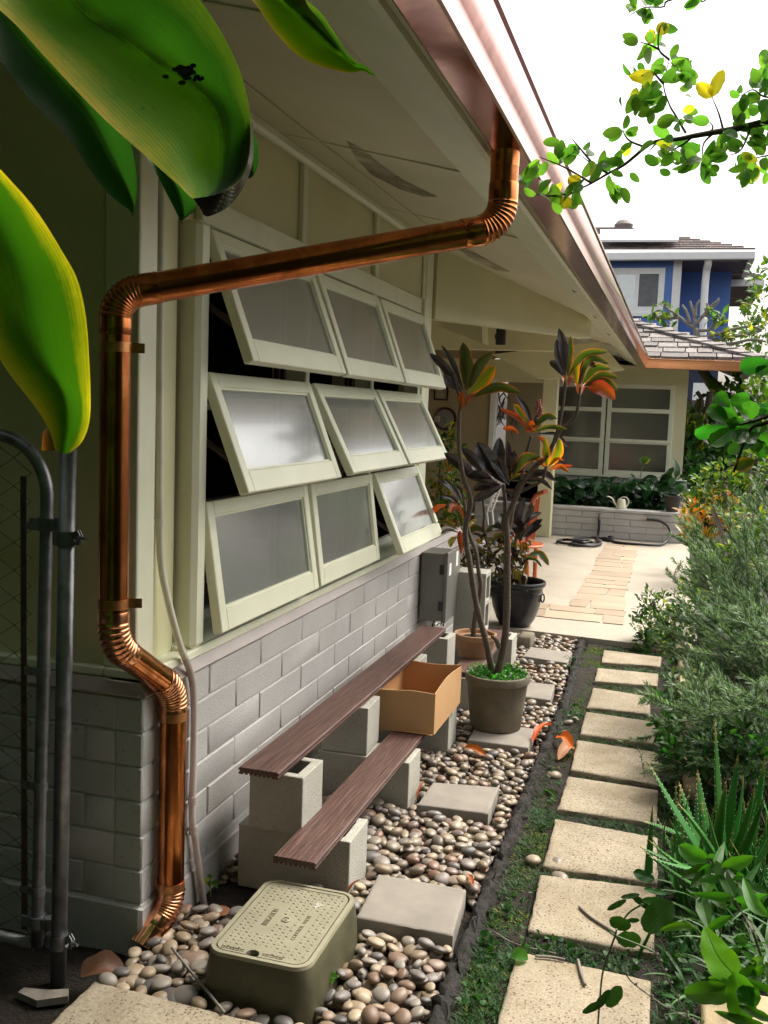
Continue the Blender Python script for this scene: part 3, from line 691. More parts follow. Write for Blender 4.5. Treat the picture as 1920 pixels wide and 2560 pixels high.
# --- far wing
YWW = 14.3
ww = MB()
def wq(px, py): return ony(px, py, YWW)
XR = 1.50
ww.box((-1.0, YWW, 0), (XR, YWW + .12, .76)); ww.build('wing_block_wall', M_block, house, smooth=False)
ws = MB()
ws.box((-.36, YWW, 2.06), (XR, YWW + .12, 2.6)); ws.box((1.33, YWW, .762), (XR, YWW + .12, 2.06)); ws.box((-.50, YWW, .762), (-.345, YWW + .12, 2.06)); ws.box((XR - .1, YWW + .12, .0), (XR, 18, 2.6))
ws.build('wing_siding', M_cream, house, smooth=False)
wf = MB()
for (x0, x1) in ((-.345, .40), (.42, 1.33)):
    wf.box((x0, YWW - .02, .762), (x0 + .06, YWW + .05, 2.06), .004); wf.box((x1 - .06, YWW - .02, .762), (x1, YWW + .05, 2.06), .004)
    for z0, z1 in ((2.0, 2.06), (1.66, 1.72), (1.22, 1.285), (.762, .835)): wf.box((x0 + .06, YWW - .021, z0), (x1 - .06, YWW + .05, z1), .004)
    wf.box((x0 - .004, YWW - .035, 1.245), (x1 + .004, YWW - .0205, 1.262), .002)
wf.box((-.5, YWW - .05, .735), (XR, YWW - .0215, .7615), .004)
wf = wf.build('wing_window_frame', M_trim, house)
for (x0, x1) in ((-.285, .34), (.48, 1.27)):
    for z0, z1 in ((1.72, 2.0), (1.285, 1.66), (.835, 1.22)):
        p = MB(); p.box((x0, YWW + .012, z0), (x1, YWW + .018, z1)); p.build('pane', M_glass_dk, wf, smooth=False)
    b = MB(); b.box((x0, YWW + .03, 1.455), (x1, YWW + .04, 1.475)); b.build('blind_rail', M_white, wf, smooth=False)
wd = MB(); wd.box((-.4, YWW + 1.2, 0), (1.4, YWW + 1.25, 2.6)); wd.build('wing_interior', M_dark, house, smooth=False)
# wing eave: fascia, soffit, shakes
we = MB()
XE = 2.36
we.prism([(.84, YG, 2.283), (XE, YG, 2.243), (XE, YG, 2.37), (.84, YG, 2.42)], (0, .02, 0)); we.build('wing_fascia', M_trim, house, smooth=False)
w2 = MB(); w2.prism([(-.4, YG + .03, 2.29), (XE - .03, YG + .03, 2.24), (XE - .03, YG + .80, 2.36), (-.4, YG + .80, 2.40)], (0, 0, .02)); w2.build('wing_soffit', M_soffit, house, smooth=False)
w3 = MB(); w3.prism([(XE - .02, YG, 2.25), (XE, YG, 2.25), (XE, YG + 4, 2.25), (XE - .02, YG + 4, 2.25)], (0, 0, .14)); w3.build('wing_end_fascia', M_trim, house, smooth=False)
sh = MB(); sr = random.Random(3); pitch = .355; ex = .255
def hipx(y): return XE + .03 - (y - YG)
def zr(y): return 2.36 + pitch * (y - YG + .04)
sh.prism([(-3, YG, zr(YG) - .03), (XE, YG, zr(YG) - .03), (XE - 3, YG + 3, zr(YG + 3) - .03), (-3, YG + 3, zr(YG + 3) - .03)], (0, 0, .012))
for k in range(15):
    y = YG - .05 + k * ex * .94; x = -2.0 - sr.uniform(0, .2)
    while x < hipx(y) - .03:
        wd_ = sr.uniform(.15, .36); x1 = min(x + wd_, hipx(y))
        dz = sr.uniform(.0, .022); yy = y + sr.uniform(-.018, .018)
        q = [(x + .008, yy, zr(yy) + dz), (x1 - .008, yy + sr.uniform(-.008, .008), zr(yy) + dz), (x1 - .006, yy + .32, zr(yy + .32) - .012), (x + .006, yy + .32, zr(yy + .32) - .012)]
        sh.prism(q, (0, 0, .045)); x += wd_
shingles = sh.build('shingles', M_shake, house, smooth=False)
hc = MB()
for k in range(19):
    t = k * .165; px_, py_ = XE + .06 - t, YG - .04 + t; z = 2.36 + pitch * t + .03 + .008
    d = nrm(np.array([-1, 1, pitch])); s1 = np.array([-.15, -.05, -.015]); s2 = np.array([.05, .15, -.015]); p0 = np.array([px_, py_, z + .02])
    e = p0 + d * .30 + np.array([0, 0, -.02])
    hc.prism([p0 + s1, p0, e, e + s1], (0, 0, .035)); hc.prism([p0, p0 + s2, e + s2, e], (0, 0, .035))
hc.build('hip_cap', M_shake, house, smooth=False)
hip = MB(); hip.prism([(XE, YG, zr(YG) - .02), (XE, YG + 5, zr(YG) - .02), (XE - 3, YG + 3, zr(YG + 3) - .02)], (0, 0, .02)); hip.build('hip_roof_side', M_shake, house, smooth=False)
# raised planter below the wing windows
pw = MB()
pl0 = onz(1365, 1338, .05); PY = 12.62
pw.box((-1.1, PY + .012, 0), (1.555, PY + .17, .375))
zc = [.05, .135, .22, .305, .385]
for k in range(4):
    x = -1.1 - (.2 if k % 2 else 0)
    while x < 1.56:
        pw.box((max(x, -1.1) + .003, PY, zc[k] + .003), (min(x + .40, 1.56) - .003, PY + .16, zc[k + 1] - .003), .004); x += .4
pw.box((-1.1, PY - .012, .386), (1.575, PY + .20, .43), .008)
pw.box((1.40, PY + .2, 0), (1.56, YWW, .43), .004); pw.box((1.30, PY + .95, .0), (1.56, PY + 1.08, .78), .005)
planter = pw.build('planter_wall', M_block, house)
pso = MB(); pso.box((-1.1, PY + .17, .30), (1.4, YWW, .36)); pso.build('planter_soil', M_soil, house, smooth=False)

# ================================================================== COPPER GUTTER
gut = thing('copper_gutter', 'polished pinkish copper gutter running along both eaves of the cream house', 'gutter', (.9, 2.72, 2.29))
prof = [(.8595, 2.44), (.8595, 2.292), (.866, 2.288), (.940, 2.288), (.946, 2.292), (.952, 2.318), (.957, 2.330), (.967, 2.345), (.978, 2.375), (.982, 2.398), (.990, 2.404), (.990, 2.414), (.980, 2.416), (.976, 2.410)]
inn = [(x - .0035 if x > .87 else x + .002, z + .002) for x, z in prof[::-1]]
def sweep(p3a, p3b):
    mb = MB(); n_ = 40
    G = [[lerp(a, b, t) for a, b in zip(p3a, p3b)] for t in np.linspace(0, 1, n_)]
    mb.grid(G); return mb
pr = prof + inn
a_ = [(x, YE0, z) for x, z in pr]; b_ = [(x - .005, YG + .02 - (x - .86), z - .035) for x, z in pr]
sweep(a_, b_).build('gutter_trough', M_gutter, gut, angle=28)
c_ = [(XE + .02, YG + .02 - (x - .86), z - .055) for x, z in pr]
M_gut2 = coppermat('satin_copper', base=(.92, .50, .33), dark=(.8, .4, .25), rough=.3, stain=.3)
sweep(b_, c_).build('gutter_trough', M_gut2, gut, angle=28)
gl_ = MB(); gl_.tube([(.986, YE0, 2.411), (.981, YG - .1, 2.376)], .0055, 8); gl_.build('rolled_lip', M_gutter, gut)
gt = MB(); gt.lathe([(.041, 0), (.0395, -.004), (.0395, -.045)], (.893, 2.715, 2.289), 28); gt.build('outlet', M_copper_dark, gut)

# ================================================================== COPPER DOWNSPOUT
dsp = thing('copper_downspout', 'round copper downspout zigzagging from the gutter to the house corner and down', 'downspout', (.06, 2.46, 0))
RP = .0385
def corner(P, A, B, rad):
    """fillet points between P->A leg and P->B leg"""
    P, A, B = map(lambda q: np.asarray(q, float), (P, A, B)); u = nrm(A - P); v = nrm(B - P)
    th = math.acos(np.clip(np.dot(u, v), -1, 1)); tl = rad / math.tan(th / 2); p0 = P + u * tl; p1 = P + v * tl
    c = P + nrm(u + v) * (rad / math.sin(th / 2)); r0 = p0 - c; sw = math.pi - th; ax = nrm(np.cross(r0, p1 - c)); o = []
    for t in np.linspace(0, 1, 61):
        a = sw * t; o.append(c + r0 * math.cos(a) + np.cross(ax, r0) * math.sin(a))
    return np.array(o), p0, p1
Q0 = np.array([.893, 2.715, 2.285]); Q1 = at(1283, 565, 2.655); Q1 = np.array([.893, 2.715, Q1[2]])
Q2 = at(284, 742, 2.50); XU, YU = at(286, 1200, 2.50)[:2]; Q2 = np.array([XU, YU, Q2[2]])
Q3 = ony(283, 1610, YU); Q3 = np.array([XU, YU, Q3[2]])
YL = 2.47; Q4 = ony(434, 1722, YL); XL = Q4[0]; Q5 = np.array([XL, YL, ony(432, 2262, YL)[2]]); Q6 = Q5 + np.array([-.05, -.15, -.125])
def elbow(name, P, A, B, rad, m, ridges=9, up=.035, dn=.035):
    pts, p0, p1 = corner(P, A, B, rad); n_ = len(pts); t = np.linspace(0, 1, n_)
    rr = RP * (1.04 + .075 * np.maximum(0, np.sin(t * ridges * 2 * math.pi)) ** 2)
    rr *= np.where((t < .04) | (t > .96), 1.0, 1)
    u = nrm(np.asarray(A) - np.asarray(P)); v = nrm(np.asarray(B) - np.asarray(P))
    pa = [p0 + u * s for s in (up, up - .002, up * .5, .004)]; pb = [p1 + v * s for s in (.004, dn * .5, dn - .002, dn)]
    full = np.array(pa + list(pts) + pb); r2 = np.concatenate([[RP * 1.035, RP * 1.055, RP * 1.055, RP * 1.05], rr, [RP * 1.05, RP * 1.055, RP * 1.055, RP * 1.03]])
    mb = MB(); mb.tube(full, r2, 36, caps=False); o = mb.build(name, m, dsp, angle=180)
    return p0 + u * (up - .01), p1 + v * (dn - .01)
def pipe(a, b, m):
    mb = MB(); mb.tube([lerp(a, b, t) for t in np.linspace(0, 1, 12)], RP, 40, caps=False); mb.build('pipe', m, dsp, angle=180)
a1, b1 = elbow('elbow', Q1, Q0, Q2, .085, M_copper, 10, .05, .05)
pipe(Q0, a1, M_copper_dark)
a2, b2 = elbow('elbow', Q2, Q1, Q3, .075, M_copper_dark, 10, .05, .04)
pipe(b1, a2, M_copper_dark)
a3, b3 = elbow('elbow', Q3, Q2, Q4, .11, M_copper_new, 8, .03, .02)
pipe(b2, a3, M_copper)
a4, b4 = elbow('elbow', Q4, Q3, Q5, .11, M_copper_new, 8, .02, .03)
pipe(b3, a4, M_copper)
a5, b5 = elbow('elbow', Q5, Q4, Q6, .10, M_copper_new, 8, .02, .03)
pipe(b4, a5, M_copper)
# flared and pleated outlet end, open
mb = MB(); n_ = 64; d = nrm(Q6 - Q5); u1 = nrm(np.cross(d, [0, 0, 1.])); u2 = np.cross(d, u1); G = []
for s, fl_ in ((0, 0), (.02, 0), (.03, .0), (.04, 1), (.08, 1.2)):
    th = np.linspace(0, 2 * math.pi, n_ + 1); r_ = RP * 1.03 * (1 + .05 * fl_ * np.sign(np.sin(th * 16)) * .5)
    G.append(b5 - d * .01 + d * s + r_[:, None] * (np.cos(th)[:, None] * u1 + np.sin(th)[:, None] * u2))
mb.grid(G); mb.build('outlet_end', M_copper_new, dsp, angle=30)
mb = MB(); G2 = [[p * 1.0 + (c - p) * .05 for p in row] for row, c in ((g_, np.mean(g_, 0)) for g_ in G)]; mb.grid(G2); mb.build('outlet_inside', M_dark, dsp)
M_strap = coppermat('strap_copper', base=(.85, .42, .2), dark=(.5, .2, .09), rough=.35)
def strap(c, side, tabdir, m):
    mb = MB(); c = np.asarray(c, float); th = np.linspace(0, 2 * math.pi, 41)
    G = [[c + np.array([(RP + k) * math.cos(t), (RP + k) * math.sin(t), dz]) for t in th] for dz, k in ((-.0125, .0006), (-.0125, .0022), (.0125, .0022), (.0125, .0006))]
    mb.grid(G); td = nrm(np.asarray(tabdir, float)); pn_ = np.array([-td[1], td[0], 0])
    a = c + td * (RP - .002); b = c + td * (RP + .034)
    mb.prism([a + [0, 0, -.0125], b + [0, 0, -.0125], b + [0, 0, .0125], a + [0, 0, .0125]], pn_ * .0022)
    q = mb.build('strap', M_strap, dsp, angle=40)
    s_ = MB(); cc = c + td * (RP + .024); s_.tube([cc - pn_ * .004, cc + pn_ * .005], .0035, 8); s_.build('screw', M_galv, q)
zb = lambda py, Y_: ony(0, py, Y_)[2]
def zat(px, py, Y_): return ony(px, py, Y_)[2]
strap((XU, YU, zat(286, 868, YU)), 1, (1, .45, 0), M_copper); strap((XU, YU, zat(286, 1508, YU)), 1, (1, .45, 0), M_copper_new)
strap((XL, YL, zat(434, 1788, YL)), -1, (-1, -.25, 0), M_copper_dark); strap((XL, YL, zat(434, 2212, YL)), -1, (-1, -.25, 0), M_copper_new)

# PVC conduit on the wall
cd_ = thing('pvc_conduit', 'thin cream PVC conduit bending over the window sill behind the downspout', 'conduit', (.02, 2.66, 0))
pts = [onx(404, 300, -.046), onx(400, 900, -.046), onx(399, 1250, -.046), onx(402, 1400, -.04), onx(420, 1500, -.02), onx(449, 1610, .012), onx(463, 1645, .016)]
mb = MB(); mb.tube(spline(pts, 50), .0108, 12); mb.build('upper_conduit', M_pvc, cd_, angle=180)
pts = [onx(463, 1645, .016), onx(478, 1690, .018), onx(485, 1760, .018), onx(484, 1900, .018), onx(480, 2040, .018), onx(488, 2100, .02), onx(500, 2190, .028), onx(515, 2310, .035)]
mb = MB(); mb.tube(spline(pts, 50), .0110, 12); mb.build('lower_conduit', M_pvc_grey, cd_, angle=180)
for (px, py, X) in ((481, 2000, .018), (483, 2075, .018)):
    p = onx(px, py, X); mb = MB(); mb.tube([p + [0, 0, .012], p - [0, 0, .012]], .0145, 12); mb.build('coupling', M_pvc_grey, cd_)
p = onx(399, 1306, -.046); mb = MB(); mb.tube([p + [0, 0, .01], p - [0, 0, .01]], .0135, 12); mb.box((-.0585, p[1] - .035, p[2] - .009), (-.052, p[1] + .005, p[2] + .009), .002); mb.build('pipe_clip', M_pvc, cd_)

# ================================================================== OBJECTS
def bevelmod(o, wd=.004, seg=2):
    m = o.modifiers.new('bevel', 'BEVEL'); m.width = wd; m.segments = seg; m.limit_method = 'ANGLE'; m.angle_limit = R_(40); return o
def hollow(lo, hi, holes, axis=2):
    """block with through holes along an axis; holes are rectangles in the two other axes"""
    lo = np.array(lo, float); hi = np.array(hi, float); o = [i for i in range(3) if i != axis]
    bx = sorted({lo[o[0]], hi[o[0]], *[h[0] for h in holes], *[h[2] for h in holes]}); by = sorted({lo[o[1]], hi[o[1]], *[h[1] for h in holes], *[h[3] for h in holes]})
    isH = lambda x, y: any(h[0] < x < h[2] and h[1] < y < h[3] for h in holes)
    bm = bmesh.new(); vd = {}
    def V(a, b, c):
        p = [0, 0, 0]; p[o[0]] = a; p[o[1]] = b; p[axis] = c; k = tuple(round(q, 5) for q in p)
        if k not in vd: vd[k] = bm.verts.new(p)
        return vd[k]
    z0, z1 = lo[axis], hi[axis]; nx, ny = len(bx) - 1, len(by) - 1
    solid = lambda i, j: 0 <= i < nx and 0 <= j < ny and not isH((bx[i] + bx[i + 1]) / 2, (by[j] + by[j + 1]) / 2)
    for i in range(nx):
        for j in range(ny):
            if not solid(i, j): continue
            a, b, c, d = (bx[i], by[j]), (bx[i + 1], by[j]), (bx[i + 1], by[j + 1]), (bx[i], by[j + 1])
            for z in (z0, z1): bm.faces.new([V(*q, z) for q in (a, b, c, d)])
            for (di, dj, p, q) in ((0, -1, a, b), (1, 0, b, c), (0, 1, c, d), (-1, 0, d, a)):
                if not solid(i + di, j + dj): bm.faces.new([V(*p, z0), V(*q, z0), V(*q, z1), V(*p, z1)])
    bmesh.ops.recalc_face_normals(bm, faces=bm.faces)
    bmesh.ops.dissolve_limit(bm, angle_limit=.01, verts=bm.verts, edges=bm.edges)
    return bm
def bmobj(name, bm, m, parent=None):
    me = bpy.data.meshes.new(name); bm.to_mesh(me); bm.free(); me.materials.append(m)
    o = bpy.data.objects.new(name, me); col.objects.link(o)
    if parent is not None:
        l = wloc(parent); me.transform(Matrix.Translation(-l)); o.parent = parent
    return o
def cmu(lo, hi, label, half=False, axis=2, rot=0.0):
    lo = np.array(lo, float); hi = np.array(hi, float); o = [i for i in range(3) if i != axis]; t = .032
    c = (lo + hi) / 2; a0, a1, b0, b1 = (lo - c)[o[0]], (hi - c)[o[0]], (lo - c)[o[1]], (hi - c)[o[1]]
    if half: holes = [(a0 + t, b0 + t, a1 - t, b1 - t)]
    else:
        if a1 - a0 > b1 - b0: m = (a0 + a1) / 2; holes = [(a0 + t, b0 + t, m - t / 2, b1 - t), (m + t / 2, b0 + t, a1 - t, b1 - t)]
        else: m = (b0 + b1) / 2; holes = [(a0 + t, b0 + t, a1 - t, m - t / 2), (a0 + t, m + t / 2, a1 - t, b1 - t)]
    bm = hollow(lo - c, hi - c, holes, axis)
    ob = bmobj('concrete_block', bm, M_cmu); ob.location = c; ob.rotation_euler = (0, 0, R_(rot)); bevelmod(ob, .004, 2)
    return tag(ob, label, 'concrete block', 'grey concrete blocks holding the planks')
cmu((.085, 2.845, -.02), (.475, 3.035, .196), 'lower full concrete block at the near end, behind the olive valve box')
cmu((.130, 2.825, .198), (.318, 3.005, .393), 'concrete half block under the near tip of the upper plank', True, rot=-1)
cmu((.085, 3.585, -.02), (.470, 3.765, .200), 'lower full concrete block second from the near end, under the lower plank')
cmu((.096, 3.592, .202), (.287, 3.775, .395), 'concrete half block between the upper plank and the cardboard box', True, rot=2)
cmu((.085, 4.255, -.02), (.475, 4.440, .200), 'lower concrete block half hidden behind the cardboard box', rot=1)
cmu((.100, 4.350, .202), (.292, 4.540, .395), 'concrete half block peeping out behind the open cardboard box', True)
cmu((.085, 4.880, -.02), (.470, 5.070, .200), 'lower concrete block behind the clay bowl, at the far end of the upper plank')
cmu((.115, 4.895, .202), (.318, 5.060, .395), 'upper concrete block left of the clay bowl, under the far end of the upper plank', True, rot=-2)
cmu((.120, 5.865, -.02), (.505, 6.060, .200), 'concrete block right of the tree stems, under the far low plank beside the mossy brick')
cmu((.150, 5.760, .228), (.340, 5.955, .610), 'concrete block standing on end between the meter box and the black pot', axis=0, rot=2)
def plank(a, b, wd, z, th, label):
    """grooved composite decking board lying along a->b"""
    a = np.array([*a, z]); b = np.array([*b, z]); d = nrm(b - a); s = np.array([-d[1], d[0], 0]); s = -s
    L_ = np.linalg.norm(b - a); h = wd / 2; prof = []
    e = .004; gy = .5
    top = [(-h + e, 0), (h - e, 0), (h, -e)]; side_r = [(h, -th * .42), (h - .006, -th * .47), (h - .006, -th * .66), (h, -th * .72)]
    bot = []; n_ = 9
    for i in range(n_):
        x0 = h - 2 * h * i / n_; bot += [(x0 - .001, -th), (x0 - 2 * h / n_ * .45, -th), (x0 - 2 * h / n_ * .55, -th + .006), (x0 - 2 * h / n_ + .001, -th + .006)] if i not in (0, n_ - 1) else [(x0 - (.001 if i == 0 else 0), -th), (x0 - 2 * h / n_ + (.0 if i == 0 else .001), -th)]
    side_l = [(-x, y) for x, y in side_r[::-1]]
    prof = top + side_r + bot + side_l + [(-h, -e)]
    mb = MB(); n = len(prof); va = [a + s * x + np.array([0, 0, y]) for x, y in prof]; vb = [p + d * L_ for p in va]
    mb.add(va + vb, [(i, (i + 1) % n, n + (i + 1) % n, n + i) for i in range(n)] + [tuple(range(n))[::-1], tuple(range(n, 2 * n))])
    # local frame: put origin at a, long axis = y
    me_o = mb.build('plank', M_plank, None, angle=40, orient=True)
    ang_ = math.atan2(-d[0], d[1]); me_o.data.transform(Matrix.Translation(Vector(-a))); me_o.data.transform(Matrix.Rotation(-ang_, 4, 'Z'))
    me_o.location = a; me_o.rotation_euler = (0, 0, ang_)
    return tag(me_o, label, 'plank', 'brown decking planks laid on concrete blocks')
plank((.182, 2.775), (.199, 5.045), .140, .4185, .023, 'long upper brown plank lying along the block wall')
plank((.375, 2.615), (.388, 4.40), .138, .2255, .023, 'near lower brown plank in front of the longer one, its far end under the box')
plank((.402, 4.90), (.398, 5.98), .138, .2255, .023, 'short far brown plank carrying the clay bowl')

# --- cardboard box, open at the top
cb = thing('cardboard_box', 'open brown cardboard box without flaps sitting across the lower plank', 'box', (.36, 4.09, .226))
x0, x1, ya, yb, z0, z1 = .222, .498, 3.845, 4.36, .2275, .405; t_ = .005
mb = MB(); dx = .0
def wallq(p, q, h0, h1, inn):
    n_ = 10; G = []
    for k in range(2):
        row = []
        for i in range(n_ + 1):
            t = i / n_; a = lerp(p, q, t); w = .006 * math.sin(math.pi * t) * k * (1 if inn else -1); z = h0 if k == 0 else h1 + .004 * math.sin(t * 3 + p[0] * 20)
            row.append((a[0], a[1], z))
        G.append(row)
    return G
def panel(mb, p, q, nin, bow=0.0):
    p, q, nin = map(lambda a: np.array(a, float), (p, q, nin)); G = []
    for k in range(6):
        tz = k / 5; row = []
        for i in range(11):
            t = i / 10; a = lerp(p, q, t) + nin * bow * math.sin(math.pi * t) * tz ** 2
            row.append((a[0], a[1], z0 + (z1 - z0) * tz + .003 * math.sin(7 * t + p[1] * 9) * tz))
        G.append(row)
    return G
co = [(x0, ya), (x1, ya + .02), (x1 + .005, yb), (x0, yb - .01)]
outer = MB(); inner = MB()
for i in range(4):
    p, q = np.array([*co[i], 0]), np.array([*co[(i + 1) % 4], 0]); d = nrm(q - p); nin = np.array([-d[1], d[0], 0]); bow = (.004, .012, .004, -.004)[i]
    Go = panel(None, p, q, nin, bow); outer.grid(Go)
    Gi = [[np.array(v) + nin * t_ + d * (t_ if j == 0 else -t_ if j == len(r) - 1 else 0) for j, v in enumerate(r)] for r in Go]; inner.grid(Gi)
    outer.grid([[Go[-1][j] for j in range(11)], [Gi[-1][j] for j in range(11)]])
outer.grid([[(*co[0], z0), (*co[1], z0)], [(*co[3], z0), (*co[2], z0)]])
inner.grid([[(x0 + t_, ya + t_, z0 + .004), (x1 - t_, ya + t_, z0 + .004)], [(x0 + t_, yb - t_, z0 + .004), (x1 - t_, yb - t_, z0 + .004)]])
outer.build('box_wall', M_card, cb, angle=40); inner.build('inside', M_card_in, cb, angle=40)

# --- irrigation valve box
vb = thing('valve_box', 'olive plastic irrigation valve box with patterned lid among the pebbles', 'valve box', (.43, 2.40, 0))
ZL = .152; vc = np.array([.437, 2.405])
def rrect(w_, h_, r_, n_=8, c=vc, sk=0.0):
    o = []
    for cx_, cy_, a0 in ((1, 1, 0), (-1, 1, 90), (-1, -1, 180), (1, -1, 270)):
        for k in range(n_ + 1):
            a = R_(a0 + 90 * k / n_); o.append((c[0] + cx_ * (w_ / 2 - r_) + r_ * math.cos(a), c[1] + cy_ * (h_ / 2 - r_) + r_ * math.sin(a)))
    return np.array(o)
body = MB(); R0 = [(.315, .460, .05, -.05), (.300, .436, .05, .10), (.288, .420, .048, ZL - .006), (.283, .415, .046, ZL), (.262, .394, .038, ZL + .0005), (.259, .391, .037, ZL - .001), (.259, .391, .037, ZL - .02)]
rings = [np.column_stack([rrect(a, b, r), np.full(36, z)]) for a, b, r, z in R0]
rings = np.array(rings); body.grid(np.concatenate([rings, rings[:, :1]], 1)); body.build('box_body', M_valve_body, vb, angle=50)
rim = MB(); R1 = [(.2895, .4215, .0485, ZL - .008), (.2845, .4165, .0465, ZL + .0015), (.2625, .3945, .0385, ZL + .002), (.2585, .3905, .0365, ZL - .004)]
rings = np.array([np.column_stack([rrect(a, b, r), np.full(36, z)]) for a, b, r, z in R1]); rim.grid(np.concatenate([rings, rings[:, :1]], 1)); rim.build('rim', M_valve, vb, angle=50)
lid = MB(); lw, lh = .2535, .3855; out = rrect(lw, lh, .034); i_not = [i for i in range(36)]
# lid outline with the finger notch on the near side
pts = [tuple(p) for p in out]; near = [(vc[0] - .036, vc[1] - lh / 2), (vc[0] - .036, vc[1] - lh / 2 + .012), (vc[0] - .030, vc[1] - lh / 2 + .022), (vc[0] - .018, vc[1] - lh / 2 + .027), (vc[0] - .006, vc[1] - lh / 2 + .022), (vc[0], vc[1] - lh / 2 + .012), (vc[0], vc[1] - lh / 2)]
pts = pts[:27] + near + pts[27:]
lid.prism([(x, y, ZL - .014) for x, y in pts], (0, 0, .015))
ZT_ = ZL + .001
for i in range(15):
    for j in range(23):
        x = vc[0] - .110 + i * .0157; y = vc[1] - .170 + j * .0155
        u, v = x - vc[0], y - vc[1]
        if abs(u + .018) < .04 and v < -.15: continue
        if (abs(u + .046) < .022 and abs(v) < .085) or (abs(u - .054) < .014 and abs(v + .02) < .092) or u * u + v * v < .0006: continue
        if (i + j) % 2: lid.box((x - .0022, y - .0012, ZT_ - .001), (x + .0022, y + .0012, ZT_ + .0016))
        else: lid.box((x - .0008, y - .0032, ZT_ - .001), (x + .0008, y + .0032, ZT_ + .0016))
lid_o = lid.build('lid', M_valve, vb, smooth=False)
pin = MB()
for i in range(15):
    for j in range(23):
        x = vc[0] - .110 + i * .0157 + .0026 * ((i + j) % 2) + .001; y = vc[1] - .170 + j * .0155 - .0024
        u, v = x - vc[0], y - vc[1]
        if abs(u + .018) < .042 and v < -.148: continue
        if (abs(u + .046) < .022 and abs(v) < .085) or (abs(u - .054) < .014 and abs(v + .02) < .092) or u * u + v * v < .0006 or (i + j) % 2 == 0: continue
        pin.box((x - .0024, y - .0011, ZT_ - .001), (x + .0024, y + .0011, ZT_ + .0009))
pin.build('tread_mark', M_letter, lid_o, smooth=False)
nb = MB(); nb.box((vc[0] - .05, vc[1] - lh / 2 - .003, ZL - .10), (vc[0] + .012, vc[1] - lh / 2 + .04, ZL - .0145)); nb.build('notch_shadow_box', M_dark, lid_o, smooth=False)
def text(s, size, loc, rot, m, parent, name='lettering', th=.0006):
    cu = bpy.data.curves.new(name, 'FONT'); cu.body = s; cu.size = size; cu.extrude = th; cu.align_x = 'CENTER'; cu.align_y = 'CENTER'
    o = bpy.data.objects.new('tmp', cu); col.objects.link(o); dg = bpy.context.evaluated_depsgraph_get(); dg.update()
    me = bpy.data.meshes.new_from_object(o.evaluated_get(dg)); bpy.data.objects.remove(o)
    me.transform(Matrix.Translation(Vector(loc)) @ rot); me.transform(Matrix.Translation(-wloc(parent))); me.materials.clear(); me.materials.append(m)
    q = bpy.data.objects.new(name, me); col.objects.link(q); q.parent = parent; return q
RZ = Matrix.Rotation(R_(90), 4, 'Z')
text('IRRIGATION', .019, (vc[0] - .047, vc[1] + .0, ZT_ + .0004), RZ @ Matrix.Diagonal((.88, 1.25, 1, 1)), M_letter, lid_o)
text('CONTROL  VALVE', .016, (vc[0] + .054, vc[1] - .022, ZT_ + .0004), RZ @ Matrix.Diagonal((1.02, 1, 1, 1)), M_letter, lid_o)
text('CARSON', .015, (vc[0] - .077, vc[1] - .183, ZT_ + .0004), Matrix.Diagonal((1.1, .8, 1, 1)), M_letter, lid_o)
text('INDUSTRIES', .011, (vc[0] + .036, vc[1] - .183, ZT_ + .0004), Matrix.Diagonal((1, .8, 1, 1)), M_letter, lid_o)
lk = MB()
for a, b in (((-.108, -.1755), (-.044, -.1755)), ((.006, -.1755), (.066, -.1755)), ((-.03, .178), (.10, .178))): lk.box((vc[0] + a[0], vc[1] + a[1] - .001, ZT_ - .001), (vc[0] + b[0], vc[1] + b[1] + .001, ZT_ + .001))
lk.build('relief_line', M_letter, lid_o, smooth=False)
hb_ = MB(); hb_.lathe([(.013, -.001), (.013, .0025), (.009, .004), (.009, .0015), (.0045, .0015), (.004, .0035), (.0001, .004)], (vc[0], vc[1], ZT_), 24); hb_.build('bolt_boss', M_valve, lid_o)
sp = MB(); rr_ = random.Random(9); pts_ = []
for k in range(64):
    a = 2 * math.pi * k / 64; r_ = .010 + .004 * math.sin(a * 3 + 1) + .004 * math.sin(a * 7) + .003 * rr_.random(); pts_.append((vc[0] + .055 + r_ * math.cos(a) * .8, vc[1] + .105 + r_ * math.sin(a) * 1.3, ZT_ + .0012))
sp.prism(pts_, (0, 0, .0006))
sp.build('white_stain', M_cmu, lid_o)
# copper disc beside it
dc = MB(); dc.lathe([(.0045, .002), (.0045, 0), (.032, 0), (.032, .0025), (.0045, .0025)], (.145, 2.59, .03), 30); tag(dc.build('copper_disc', M_copper_new), 'small round copper disc with a centre hole on the ground by the conduit', 'disc').rotation_euler = (0, 0, 0)

